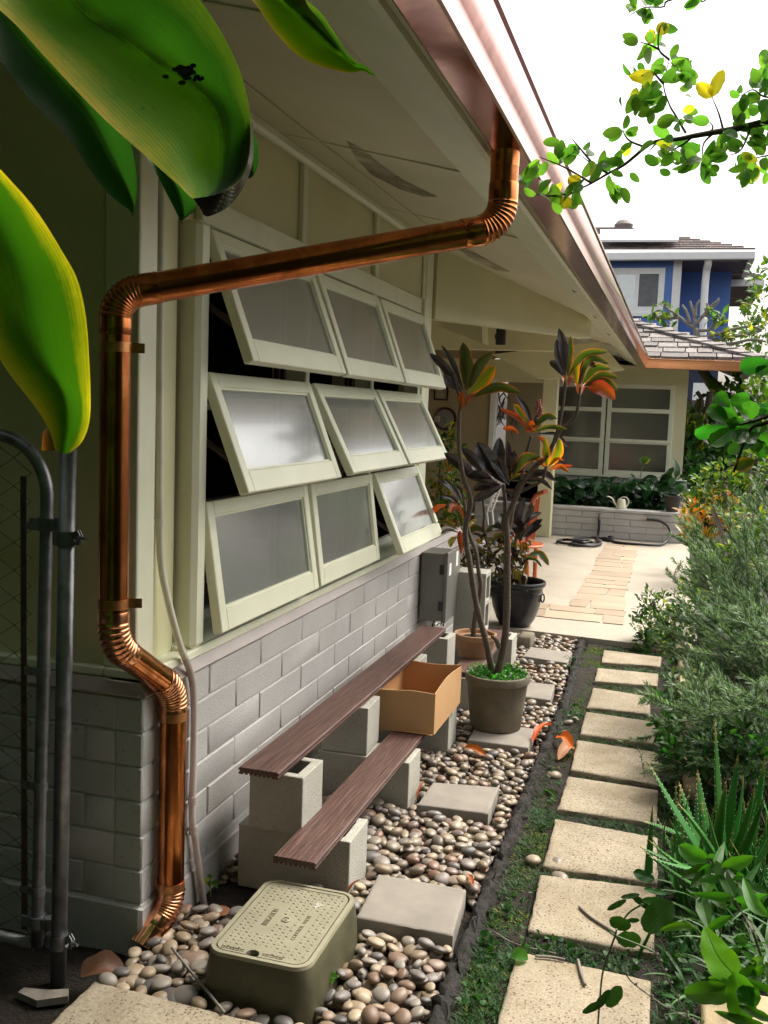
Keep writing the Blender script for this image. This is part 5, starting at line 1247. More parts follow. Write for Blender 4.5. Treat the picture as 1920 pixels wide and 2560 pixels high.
mb = MB(); bladegrid(mb, [((655, -70, 1.031), (740, -110, .99)), ((706, 0, 1.031), (763, 0, .985)), ((765, 48, 1.031), (801, 52, .985)), ((815, 95, 1.031), (842, 108, .985)), ((850, 130, 1.03), (868, 143, .99)), ((885, 162, 1.02), (889, 160, 1.0))], 24, 6, .2, .4); mb.build('leaf', L_ti_dark, bpl, angle=180)
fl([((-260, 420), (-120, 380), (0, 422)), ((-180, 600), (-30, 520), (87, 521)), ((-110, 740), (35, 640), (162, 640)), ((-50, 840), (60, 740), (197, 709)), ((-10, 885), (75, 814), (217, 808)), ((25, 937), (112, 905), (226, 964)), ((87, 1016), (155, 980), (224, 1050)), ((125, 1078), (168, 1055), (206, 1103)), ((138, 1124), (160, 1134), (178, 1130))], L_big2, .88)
mb = MB(); bladegrid(mb, [((85, 1000, .886), (90, 1010, .89)), ((112, 1046, .886), (126, 1060, .90)), ((128, 1090, .886), (108, 1080, .90)), ((138, 1126, .888), (104, 1126, .90))], 16, 5, 0, .1); mb.build('dry_edge', L_litter, bpl, angle=180)
mb = MB(); cs = np.array([.30, .35, -.03])
mb.tube(spline([cs, cs + [.03, .03, .9], cs + [.10, .08, 1.7], cs + [.2, .12, 2.35]], 24), np.linspace(.03, .016, 24), 10)
for (x, y, d_) in ((30, -220, .92), (-20, -20, 1.09), (350, 345, 1.14), (622, 320, 1.1), (640, -80, 1.03), (-120, 380, .91)):
    p = at(x, y, d_); mb.tube(spline([cs + [.12, .09, min(max(p[2] - .25, .9), 2.2)], (cs + p) / 2 + [0, 0, (p[2] + 1.2) / 2 - .35 + .1], p], 12), np.linspace(.008, .004, 12), 6)
mb.build('stem', M_stem, bpl, angle=180)
mb = MB(); r2 = np.random.default_rng(31); n_ = 520     # unseen foliage added outside the frame to throw shade on the corner
bs = cs + np.stack([r2.normal(-.1, .28, n_), r2.normal(0, .22, n_), r2.uniform(.25, 2.3, n_)], 1); az = r2.uniform(0, 6.28, n_)
keep = np.ones(n_, bool)
dd = np.stack([np.cos(az) * .8 - .25, np.sin(az) * .8 - .3, r2.uniform(-.1, .7, n_)], 1)
Ls = r2.uniform(.3, .5, n_)
tips = bs + nrm(dd) * Ls[:, None]
def pix(P):
    q = (np.asarray(P) - CAM) @ CR.T; z = np.where(q[:, 2] > .02, q[:, 2], .02); return CX + F_PX * q[:, 0] / z, CY + F_PX * q[:, 1] / z, q[:, 2]
for f_ in (0, .5, 1):
    u, v, z = pix(bs + nrm(dd) * Ls[:, None] * f_); keep &= ~((u > -160) & (u < 2100) & (z > .02)) & ~((z > 0) & (z < .25) & (np.abs(u - 960) < 3000))
mb.leaves(bs[keep], dd[keep], [0, 0, 1], Ls[keep], .10, rows=7, bend=.9); mb.build('added_shade_foliage', L_spoon, bpl, angle=180)

# --- ti plants
def Z1(x, y): return 1060 + x * .21700, 760 + y * .21700
def Z2(x, y): return 1060 + x * .21700, 1060 + y * .21700
def Z6(x, y): return 1040 + x * .38577, 600 + y * .38577
def tiplant(name, label, pos, trunks, crowns, extra=None, group=None):
    t = thing(name, label, 'ti plant', pos, group)
    for k, (path, Y_, r0, r1) in enumerate(trunks):
        P = [ony(px, py, Y_ if np.isscalar(Y_) else lerp(Y_[0], Y_[1], i / (len(path) - 1))) for i, (px, py) in enumerate(path)]
        mb = MB(); n_ = 60; c = spline(P, n_); rr = np.linspace(r0, r1, n_) * (1 + .06 * np.sin(np.arange(n_) * 2.1)); mb.tube(c, rr, 10); mb.build('trunk', M_stem, t, angle=180)
    for mname, Y_, lst in crowns:
        mb = {}
        for e in lst:
            b, tp, wd, m_ = e[0], e[1], e[2], e[3]; mid = e[4] if len(e) > 4 else None; rl = random.uniform(-.35, .35)
            dY = random.uniform(-.10, .10)
            B = ony(*mname(*b), Y_); T = ony(*mname(*tp), Y_ + dY)
            Mi = ony(*mname(*mid), Y_ + dY * .6) if mid else (B + T) / 2 + [0, 0, .02]
            k_ = .2170 if mname in (Z1, Z2) else .38577
            W_ = wd * k_ * Y_ * .88 / F_PX / .96
            mb.setdefault(m_, MB()); blade(mb[m_], B, T, W_, Mi, roll=rl, shape=(.85, .75), fold=.25)
            s_ = mb.setdefault('petiole', MB())
        for m_, q in mb.items():
            if m_ == 'petiole': continue
            q.build('foliage', {'d': L_ti_dark, 'g': L_ti_green, 'y': L_ti_yellow, 'o': L_ti_orange}[m_], t, angle=180)
    return t
YA = 4.62
tA = tiplant('ti_plant', 'tall ti plant with ringed trunks and purple green rosettes in the big concrete pot', (.63, 4.62, .29), [
    ([(1236, 1712), (1232, 1690), (1215, 1604), (1191, 1511), (1174, 1407), (1163, 1330), (1176, 1262), (1171, 1229), (1160, 1200), (1151, 1150), (1147, 1103), (1148, 1050), (1149, 1030), (1156, 985)], YA, .017, .008),
    ([(1240, 1715), (1245, 1680), (1262, 1600), (1268, 1500), (1268, 1420), (1269, 1375), (1268, 1340), (1266, 1300), (1275, 1277), (1294, 1234), (1305, 1212), (1336, 1168), (1362, 1147), (1381, 1114), (1387, 1099), (1398, 1060), (1408, 1005), (1414, 950)], YA, .019, .007),
    ([(1372, 1138), (1400, 1078), (1425, 1056), (1441, 1036), (1449, 985)], YA, .008, .008), ([(1266, 1345), (1258, 1310), (1262, 1285), (1262, 1250), (1258, 1210)], YA + .03, .012, .009), ([(1268, 1340), (1278, 1290), (1290, 1230), (1302, 1205)], YA + .03, .012, .01),
    ([(1302, 1205), (1312, 1150), (1320, 1120), (1328, 1090)], YA + .03, .008, .007), ([(1300, 1230), (1330, 1215), (1355, 1200), (1366, 1165)], YA + .03, .009, .007), ([(1248, 1620), (1240, 1600), (1229, 1590)], YA - .02, .012, .008)], [
    (Z1, YA, [((430, 1020), (65, 565), 115, 'd', (250, 740)), ((450, 1000), (200, 470), 75, 'd', (340, 680)), ((490, 990), (450, 440), 185, 'g', (500, 700)), ((520, 970), (790, 550), 150, 'g', (640, 700)), ((510, 1030), (815, 715), 220, 'y', (650, 890)), ((560, 1070), (1125, 1030), 130, 'g', (850, 950)), ((420, 1010), (230, 810), 100, 'd', (310, 900)),
              ((400, 1060), (300, 760), 80, 'd'), ((440, 1240), (440, 1000), 60, 'o'), ((470, 1180), (590, 1060), 50, 'o'), ((400, 1160), (410, 1020), 45, 'o')]),
    (Z6, YA, [((965, 880), (925, 570), 62, 'd', (955, 700)), ((968, 885), (910, 640), 50, 'd', (925, 760)), ((978, 880), (1002, 620), 48, 'g', (995, 740)), ((955, 885), (865, 785), 55, 'd', (915, 820)), ((985, 880), (1245, 725), 55, 'g', (1090, 745)), ((1050, 935), (1252, 805), 50, 'g', (1130, 775)), ((985, 885), (1075, 818), 85, 'y', (1020, 840)),
              ((1080, 935), (1262, 835), 58, 'g', (1160, 830)), ((1090, 945), (1312, 892), 50, 'g', (1200, 872)), ((1090, 945), (1308, 975), 52, 'g', (1220, 915)), ((1110, 950), (1292, 1035), 105, 'o', (1200, 965)), ((1040, 935), (1030, 780), 60, 'y'), ((1060, 935), (1170, 822), 50, 'd', (1100, 800)), ((965, 960), (955, 880), 30, 'o'), ((985, 955), (1005, 890), 26, 'o'), ((1050, 1000), (1030, 925), 30, 'o'), ((1070, 1000), (1110, 930), 34, 'o')]),
    (Z2, YA + .03, [((930, 680), (615, 205), 240, 'd', (740, 400)), ((900, 580), (870, 155), 160, 'd', (860, 360)), ((960, 620), (960, 190), 90, 'd', (975, 400)), ((1000, 610), (1345, 370), 140, 'g', (1150, 400)), ((1000, 650), (1520, 655), 95, 'd', (1350, 555)), ((1050, 660), (1480, 755), 60, 'd', (1330, 640)), ((980, 650), (1305, 690), 120, 'g', (1150, 610)), ((850, 720), (470, 580), 150, 'd', (660, 620)),
              ((660, 660), (430, 265), 135, 'd', (590, 440)), ((630, 660), (230, 330), 150, 'd', (450, 480)), ((880, 700), (560, 760), 140, 'd', (720, 700)), ((900, 720), (570, 890), 130, 'd', (740, 790)), ((1040, 600), (1040, 300), 100, 'd'), ((980, 700), (760, 420), 150, 'd'), ((930, 760), (1120, 900), 110, 'd', (1040, 800))]),
    (Z1, YA + .03, [((1170, 1410), (868, 1205), 75, 'o', (1050, 1290)), ((1205, 1390), (1030, 1150), 95, 'y', (1100, 1250)), ((1235, 1390), (1060, 1050), 65, 'd', (1170, 1200)), ((1260, 1420), (1535, 1325), 100, 'g', (1400, 1310)), ((1250, 1490), (1200, 1400), 130, 'o'), ((1250, 1470), (1670, 1450), 62, 'g', (1450, 1415)), ((1090, 1500), (905, 1435), 70, 'o', (1010, 1430)), ((1300, 1500), (1660, 1650), 60, 'd', (1520, 1510)), ((1180, 1480), (1280, 1400), 100, 'o'), ((1255, 1430), (1330, 1300), 60, 'd')]),
    (Z2, YA + .03, [((1420, 490), (1395, 170), 105, 'y', (1400, 330)), ((1440, 490), (1560, 165), 125, 'y', (1540, 330)), ((1440, 530), (1670, 560), 62, 'o', (1570, 480)), ((1430, 490), (1615, 420), 42, 'o', (1530, 400)), ((1380, 420), (1310, 135), 70, 'o', (1400, 240)), ((1440, 520), (1720, 480), 55, 'o', (1560, 490)), ((1400, 500), (1240, 420), 70, 'o')])])
# small weeds round the foot of the trunks
mb = MB(); r2 = np.random.default_rng(17); n_ = 620; a = r2.uniform(0, 6.28, n_); rad = .135 * np.sqrt(r2.uniform(0.02, 1.2, n_)); bs = np.stack([.63 + rad * np.cos(a), 4.62 + rad * np.sin(a), np.full(n_, .30) + r2.uniform(-.01, .035, n_)], 1)
mb.leaves(bs, r2.normal(0, 1, (n_, 3)) + [0, 0, .6], r2.normal(0, .5, (n_, 3)) + [0, 0, 1], r2.uniform(.012, .024, n_), r2.uniform(.010, .018, n_), rows=4, bend=.5)
tag(mb.build('pot_weeds', L_spoon, None, angle=180), 'low green weeds filling the rim of the concrete pot', 'weeds')
YB = 5.28
tB = tiplant('ti_plant', 'thin ti plant with dark lower rosette growing from the clay bowl', (.385, 5.28, .33), [
    ([(1183, 1592), (1186, 1560), (1192, 1520), (1202, 1470), (1195, 1420), (1190, 1380), (1172, 1330), (1166, 1290), (1160, 1250)], YB, .016, .008), ([(1183, 1592), (1180, 1575), (1165, 1567)], YB, .006, .002)], [
    (Z2, YB, [((410, 880), (155, 640), 65, 'd', (300, 720)), ((430, 870), (225, 640), 55, 'd', (330, 730)), ((260, 930), (60, 1065), 75, 'o', (150, 960)), ((470, 1090), (335, 940), 60, 'o', (420, 980)), ((440, 1180), (365, 1010), 65, 'g'), ((390, 1220), (145, 1130), 55, 'g', (260, 1140)), ((380, 1300), (300, 1425), 85, 'y', (310, 1350)), ((510, 1200), (600, 1130), 60, 'y'), ((420, 940), (200, 830), 50, 'd', (310, 850)), ((380, 930), (300, 1030), 90, 'o'), ((480, 1140), (580, 1030), 50, 'g'), ((430, 1500), (410, 1230), 80, 'o'), ((470, 1480), (480, 1250), 60, 'o'), ((400, 1250), (160, 1290), 40, 'd', (280, 1220)), ((450, 900), (380, 700), 50, 'd')])])
YC = 6.98
tC = tiplant('ti_plant', 'bushy purple ti plant with long stems in the black planter pot', (.35, 6.98, .34), [
    ([(1285, 1482), (1278, 1420), (1285, 1380), (1292, 1330)], YC, .014, .01), ([(1268, 1482), (1245, 1420), (1222, 1370), (1210, 1320), (1211, 1285), (1207, 1240)], YC, .014, .009), ([(1312, 1480), (1308, 1450), (1296, 1425), (1280, 1415)], YC, .008, .006), ([(1224, 1490), (1236, 1460), (1240, 1420)], YC, .008, .006)], [
    (Z2, YC, [((1070, 1210), (1160, 840), 115, 'd', (1090, 1010)), ((1180, 1140), (1355, 1020), 65, 'd', (1260, 1060)), ((1150, 1300), (1365, 1095), 85, 'd', (1260, 1180)), ((1170, 1310), (1360, 1160), 60, 'd', (1270, 1220)), ((1050, 1250), (860, 1035), 150, 'd', (940, 1120)), ((1060, 1270), (1130, 1110), 160, 'd'), ((1130, 1180), (1250, 900), 90, 'd', (1200, 1040)), ((1040, 1300), (800, 1160), 110, 'd', (920, 1190)), ((1080, 1330), (1180, 1240), 110, 'd'),
              ((1170, 1540), (1440, 1630), 95, 'g', (1330, 1500)), ((1090, 1550), (1360, 1650), 50, 'g', (1260, 1560)), ((1070, 1600), (1000, 1420), 90, 'd'), ((1060, 1640), (880, 1500), 80, 'g'), ((1040, 1660), (800, 1560), 70, 'd'), ((700, 1250), (520, 1260), 80, 'g', (600, 1190)), ((700, 1260), (850, 1200), 70, 'g'), ((720, 1300), (620, 1400), 60, 'y'), ((700, 1280), (680, 1160), 60, 'g'), ((780, 1330), (960, 1300), 80, 'g'), ((1000, 1420), (820, 1330), 90, 'd'), ((1100, 1500), (1200, 1380), 80, 'o'), ((1140, 1460), (1210, 1450), 60, 'y')])])
mb = MB(); r2 = np.random.default_rng(8); n_ = 210
px_ = r2.uniform(1150, 1320, n_); py_ = r2.uniform(1345, 1490, n_); bs = np.array([ony(a, b, 6.98 + r2.uniform(-.16, .16)) for a, b in zip(px_, py_)])
mb.leaves(bs, r2.normal(0, 1, (n_, 3)) + [0, 0, .4], r2.normal(0, .7, (n_, 3)) + [0, -.6, .4], r2.uniform(.05, .13, n_), r2.uniform(.016, .035, n_), rows=6, bend=1.0); 
h_ = n_ // 2
mb.build('foliage', L_ti_green, tC, angle=180)
mb = MB(); n_ = 120; px_ = r2.uniform(1170, 1310, n_); py_ = r2.uniform(1340, 1490, n_); bs = np.array([ony(a, b, 6.98 + r2.uniform(-.16, .16)) for a, b in zip(px_, py_)])
mb.leaves(bs, r2.normal(0, 1, (n_, 3)) + [0, 0, .4], r2.normal(0, .7, (n_, 3)) + [0, -.6, .4], r2.uniform(.05, .13, n_), r2.uniform(.02, .04, n_), rows=6, bend=1.0); mb.build('foliage', L_ti_dark, tC, angle=180)
# red flower spikes
mb = MB(); r3 = random.Random(5)
for (a, b) in (((1290, 1340), (1310, 1110)), ((1330, 1310), (1335, 1100)), ((1310, 1330), (1350, 1180))):
    A_, B_ = ony(*Z1(*a), YA + .08), ony(*Z1(*b), YA + .08); mb.tube([A_, B_], .0015, 5)
    for k in range(34): t = r3.uniform(.1, 1); p = lerp(A_, B_, t) + np.array([r3.uniform(-.02, .02) * (1.1 - t), r3.uniform(-.01, .01), 0]); mb.lathe([(.0035, -.003), (.004, 0), (.001, .004)], tuple(p), 5)
mb.build('flower_spike', mat('dull_red_flower', (.32, .06, .04), rough=.6), tA)

# --- potted plants by the porch door, seen between the window and the ti plant
def bush(name, label, cat, pts, m, leaf=(.03, .06), ratio=.5, n=300, up=.4, stems=6, base=None, tube_m=None, group=None, bend=.6, rows=4, face=.25, split=None):
    """pts: list of (px, py, Y, radius_px) blobs of foliage; base: world point on the ground"""
    t = thing(name, label, cat, base, group); r2 = np.random.default_rng(abs(hash(label)) % 99991 if False else sum(map(ord, label)))
    cen = [ony(a, b, Y_) for a, b, Y_, _ in pts]; rad = [r_ * Y_ / F_PX for _, _, Y_, r_ in pts]; wts = np.array([r_ ** 2 for r_ in rad]); wts = wts / wts.sum()
    mbs = [MB() for _ in (split or [m])]; ch = r2.choice(len(pts), n, p=wts); d = nrm(r2.normal(0, 1, (n, 3))); rr = r2.uniform(.15, 1, n) ** .5
    C_ = np.array(cen)[ch]; P = C_ + d * (rr * np.array(rad)[ch])[:, None]; L_ = r2.uniform(*leaf, n)
    dirs = d * .8 + r2.normal(0, .5, (n, 3)) + [0, 0, up]; nn = r2.normal(0, .55, (n, 3)) + [0, -face, .8]
    k = r2.integers(0, len(mbs), n)
    for i, q in enumerate(mbs):
        s_ = k == i; q.leaves(P[s_], dirs[s_], nn[s_], L_[s_], L_[s_] * ratio * r2.uniform(.8, 1.2, s_.sum()), rows=rows, bend=bend); q.build('foliage', (split or [m])[i], t, angle=180)
    mb = MB(); base = np.asarray(base, float)
    for i in range(max(stems, len(pts))):
        c = cen[i % len(cen)] + r2.normal(0, .3, 3) * rad[i % len(cen)]; mb.tube(spline([base + r2.normal(0, .02, 3) * [1, 1, 0], (base + c) / 2 + r2.normal(0, .12, 3) * rad[i % len(cen)], c], 10), np.linspace(.012, .004, 10) * (1 + rad[i % len(cen)]), 6)
    mb.build('stem', tube_m or M_twig, t, angle=180); return t
bush('potted_shrub', 'green and orange leaved potted shrub by the porch door, left of the tall ti plant', 'shrub', [(1110, 1085, 8.0, 34), (1120, 1125, 8.0, 40), (1105, 1190, 7.8, 40), (1120, 1230, 7.8, 46), (1110, 1270, 7.8, 40), (1125, 1310, 7.8, 36)], L_far, (.03, .08), .45, 520, .2, 8, (-.55, 7.8, .05), split=[L_far2, L_croton, L_far])

# --- broad plants in the raised planter
def P4(x, y): return 1500 + x * .25317, 900 + y * .25317
mb = MB(); tpl = thing('planter_shrub', 'dark green broad leaved plants filling the raised planter under the far windows', 'shrub', (.6, 13.4, .36)); r2 = np.random.default_rng(12); n_ = 340
px_ = np.concatenate([r2.uniform(1372, 1665, 300), r2.uniform(1640, 1705, 40)]); py_ = np.concatenate([r2.uniform(1205, 1272, 300), r2.uniform(1195, 1240, 40)]); 
hgt_ = 1195 + 14 * np.sin(px_ / 23.0) + np.where(px_ < 1480, 16, 0); py_ = np.maximum(py_, hgt_)
bs = np.array([ony(a, b, 13.3 + r2.uniform(-.4, .4)) for a, b in zip(px_, py_)])
mb.leaves(bs, r2.normal(0, 1, (n_, 3)) * [1, .8, .5] + [0, -.3, .25], r2.normal(0, .4, (n_, 3)) + [0, -.4, .9], r2.uniform(.16, .30, n_), r2.uniform(.08, .14, n_), rows=6, bend=1.1); mb.build('foliage', L_planter, tpl, angle=180)
mb = MB()
for k in range(30): a = bs[k * 9]; mb.tube(spline([[a[0] + r2.uniform(-.1, .1), 13.4, .36], (a + [a[0], 13.4, .4]) / 2, a], 6), .008, 5)
mb.build('stem', M_twig, tpl)
fs = thing('pink_flower_bud', 'single pale green bud on a thin stalk in front of the far window', 'flower bud', (.85, 13.3, .5)); mb = MB(); mb.tube([ony(1600, 1195, 13.0), ony(1604, 1175, 13.0), ony(1611, 1160, 13.0)], .006, 5); c = ony(1611, 1158, 13.0); mb.leaves([c] * 6, [[.3, 0, 1], [-.3, 0, 1], [.6, -.2, .6], [-.5, -.2, .6], [0, -.3, 1], [.1, .2, 1]], [0, -1, .2], .10, .06, rows=5); mb.build('bud', L_far, fs)

# --- overhanging branch, top right
def ZB(x, y): return 1300 + x * .37372, y * .37372
DB = 1.9
tr_ = thing('overhanging_tree', 'small leaved green branch hanging into the bright sky at the top right', 'tree', (2.9, 2.4, -.01)); r2 = np.random.default_rng(77)
def pb_(x, y, dz=0.0): return at(*ZB(x, y), DB + dz)
main = [(2300, 560), (1900, 740), (1659, 810), (1450, 860), (1300, 885), (1160, 910), (1060, 930), (920, 945), (840, 985), (700, 1100), (590, 1160), (480, 1225), (350, 1290), (260, 1370)]
mb = MB(); P = [pb_(*p) for p in main]; mb.tube(spline(P, 80), np.concatenate([np.linspace(.0085, .004, 40), np.linspace(.004, .0009, 40)]), 8)
TW = [[(840, 985), (740, 945), (700, 900), (690, 870)], [(1110, 890), (1040, 770), (1000, 700), (960, 560), (1000, 400)], [(960, 560), (880, 480), (810, 510)], [(1000, 400), (930, 330), (932, 200), (960, 150)], [(350, 1290), (200, 1310), (60, 1290)], [(480, 1225), (300, 1120), (130, 1050)], [(500, 1110), (400, 990), (350, 930)], [(590, 1160), (500, 1110), (420, 1050)],
      [(1300, 885), (1230, 960), (1220, 1060)], [(1550, 840), (1480, 1000), (1400, 1040)], [(1900, 600), (1659, 650), (1560, 600), (1480, 640)], [(1300, -60), (1000, 0), (960, 45), (830, 50), (740, 100)], [(1160, 910), (1100, 960), (1020, 1010), (930, 1120)], [(930, 330), (870, 300), (800, 280)], [(1300, -60), (1240, 0), (1210, 15)], [(1900, 1000), (1659, 1040), (1560, 1060)], [(1360, 870), (1330, 760), (1285, 650)], [(1270, 890), (1290, 850), (1270, 815)]]
for tw in TW: mb.tube(spline([pb_(*p) for p in tw], 16), np.linspace(.0026, .0009, 16), 5)
# trunk out of the frame on the right, carrying the branch
p0 = P[0]; mb.tube(spline([[2.9, 2.4, -.05], [2.88, 2.4, 1.2], [2.75, 2.35, 2.0], p0 + [.25, .1, -.05], p0], 20), np.linspace(.06, .011, 20), 10)
mb.tube(spline([[2.75, 2.35, 2.0], [2.6, 2.3, 2.7], pb_(2300, -150), pb_(1300, -60)], 16), np.linspace(.02, .003, 16), 6)
mb.build('branch', M_twig, tr_, angle=180)
CL = [(110, 1110, 70, 70, 6), (150, 1250, 90, 70, 6), (300, 1320, 80, 60, 6), (270, 1030, 70, 70, 5), (400, 1000, 50, 70, 3), (450, 1150, 60, 50, 4), (630, 1100, 60, 70, 5), (640, 1250, 60, 60, 4), (730, 1185, 40, 20, 1), (700, 890, 50, 40, 3), (720, 970, 40, 20, 2), (800, 740, 70, 110, 7), (900, 620, 110, 100, 11), (1000, 430, 110, 80, 10), (1100, 500, 60, 120, 6), (820, 500, 70, 40, 3), (1080, 790, 80, 60, 5), (850, 310, 60, 50, 5), (955, 190, 20, 40, 1), (800, 60, 90, 50, 7), (930, 10, 60, 30, 4),
      (1000, 1010, 70, 70, 4), (920, 1130, 50, 80, 3), (1150, 1060, 80, 80, 7), (1240, 1110, 70, 100, 7), (1330, 1000, 80, 70, 6), (1385, 920, 40, 50, 2), (1480, 750, 70, 60, 4), (1530, 640, 70, 50, 4), (1610, 560, 70, 90, 9), (1650, 470, 30, 50, 4), (1640, 740, 50, 60, 6), (1570, 900, 90, 80, 8), (1570, 1050, 110, 90, 12), (1500, 1140, 60, 60, 4), (1262, 812, 20, 20, 1), (1210, 10, 30, 20, 2), (1750, 560, 90, 200, 14), (1760, 950, 100, 160, 14), (960, 960, 60, 30, 3), (1050, 900, 60, 30, 2)]
allt = np.array([q for tw in TW + [main] for q in np.array(spline([(*p, 0) for p in tw], 30))[:, :2]])
bs = []; dd = []; nn = []
for (cx_, cy_, rx, ry, n_) in CL:
    for k in range(int(n_ * 1.8)):
        x, y = cx_ + r2.normal(0, .55) * rx, cy_ + r2.normal(0, .55) * ry; j = np.argmin(((allt - [x, y]) ** 2).sum(1)); nb_ = allt[j]
        v = np.array([x, y]) - nb_; ln = np.hypot(*v) + 1e-6; v = v / ln; b = np.array([x, y]) - v * 30 if ln > 60 else nb_ + v * ln * .3
        dz = r2.uniform(-.05, .05); A_ = at(*ZB(*b), DB + dz); B_ = at(*ZB(*(b + v * 60 + r2.normal(0, 22, 2))), DB + dz + r2.uniform(-.015, .015)); bs.append(A_); dd.append(B_ - A_); nn.append(VW(A_) + r2.normal(0, .55, 3))
n_ = len(bs); Ls = r2.uniform(.025, .041, n_); mb = MB(); mb.leaves(np.array(bs), np.array(dd), np.array(nn), Ls, Ls * r2.uniform(.48, .60, n_), rows=8, bend=.5, fold=.12, shape=(.62, .72)); mb.build('foliage', L_branch, tr_, angle=180)
mb = MB(); 
for (b, tp) in (((1285, 650), (1180, 555)), ((1287, 650), (1360, 465)), ((935, 240), (975, 148)), ((910, 250), (830, 250)), ((400, 1240), (320, 1190)), ((330, 1320), (290, 1400)), ((900, 500), (725, 510))): blade(mb, pb_(*b), pb_(*tp), .026, roll=random.uniform(-.3, .3), shape=(.5, .6), n=8)
mb.build('yellow_foliage', leafmat('yellow_leaf', (.42, .40, .03), trans=.5, var=.15, veins=7, blotch=(.45, .25, .03)), tr_, angle=180)

r2 = np.random.default_rng(78); n_ = 2600; P_ = np.stack([r2.uniform(2.3, 4.6, n_), r2.uniform(-1.6, 1.7, n_), r2.uniform(.1, 4.6, n_)], 1); u, v, z = pix(P_); kp = ~((z > 0) & (u < 2250) & (v < 2900)); P_ = P_[kp]; n_ = len(P_)
mb = MB(); mb.leaves(P_, r2.normal(0, 1, (n_, 3)), r2.normal(0, .6, (n_, 3)) + [0, 0, .7], r2.uniform(.10, .2, n_), r2.uniform(.06, .1, n_), rows=4, bend=.5); mb.build('crown', L_far2, tr_, angle=180)  # unseen leaves added off frame to block light from the right
# --- spoon leaved branch, right edge
def ZS(x, y): return 1660 + x * .23508, 880 + y * .23508
DS = 1.25; ts = thing('spoon_leaf_shrub', 'glossy spoon shaped green leaves reaching in from the right edge', 'shrub', (2.35, 1.35, -.01)); ps = lambda x, y, d=0: at(*ZS(x, y), DS + d)
mb = MB()
for (b, t_, w_) in (((700, 790), (485, 565), 140), ((790, 715), (570, 515), 150), ((700, 590), (555, 440), 130), ((880, 660), (775, 440), 165), ((930, 720), (925, 515), 150), ((1020, 700), (1020, 545), 150), ((1090, 660), (1110, 550), 120), ((690, 790), (322, 880), 125), ((760, 800), (490, 990), 150), ((820, 770), (660, 740), 80), ((1150, 100), (802, 175), 160), ((1160, 170), (970, 222), 100), ((1100, 760), (1180, 600), 150), ((1080, 720), (1060, 590), 130), ((960, 760), (850, 560), 130), ((1060, 800), (900, 690), 120), ((820, 800), (600, 930), 120), ((900, 820), (740, 950), 130), ((1000, 860), (860, 960), 120), ((1150, 840), (1060, 980), 140), ((1180, 760), (1250, 640), 140), ((1100, 830), (1045, 800), 90), ((900, 760), (700, 720), 70)):
    blade(mb, ps(*b), ps(*t_, random.uniform(-.02, .03)), w_ * 1.2 * .23508 * DS / F_PX, roll=random.uniform(-.25, .25), shape=(.9, .42), fold=.12)
for (b, t_, w_) in (((1010, 820), (690, 1090), 150), ((1000, 830), (830, 1040), 140), ((960, 790), (760, 850), 120), ((1040, 860), (940, 1060), 150), ((1100, 900), (1010, 1120), 160), ((1120, 820), (1000, 960), 140), ((1150, 900), (1130, 1100), 130), ((980, 780), (860, 900), 150), ((1000, 800), (920, 960), 140), ((900, 790), (600, 830), 90)):
    blade(mb, ps(*b, .03), ps(*t_, .02 + random.uniform(-.03, .03)), w_ * .23508 * DS / F_PX, roll=random.uniform(-.6, .6), shape=(.9, .42), fold=.12)
mb.build('foliage', L_spoon, ts, angle=180)
mb = MB(); blade(mb, ps(960, 1150), ps(745, 1240), .018, shape=(.7, .5)); mb.build('yellow_leaf', L_croton, ts, angle=180)
mb = MB()
for p in ([(1500, 560), (1200, 640), (1080, 690), (930, 740), (690, 800)], [(1500, 650), (1250, 720), (1060, 760), (900, 850), (740, 1280)], [(1500, 100), (1300, 90), (1150, 110)]): mb.tube(spline([ps(*q) for q in p], 20), np.linspace(.004, .0015, 20), 6)
mb.tube(spline([[2.35, 1.35, -.05], [2.3, 1.34, .8], [2.2, 1.30, 1.4], ps(1500, 600)], 14), np.linspace(.016, .004, 14), 8); mb.tube(spline([[2.2, 1.30, 1.4], ps(1500, 100)], 4), .004, 6)
mb.build('stem', M_twig, ts, angle=180)

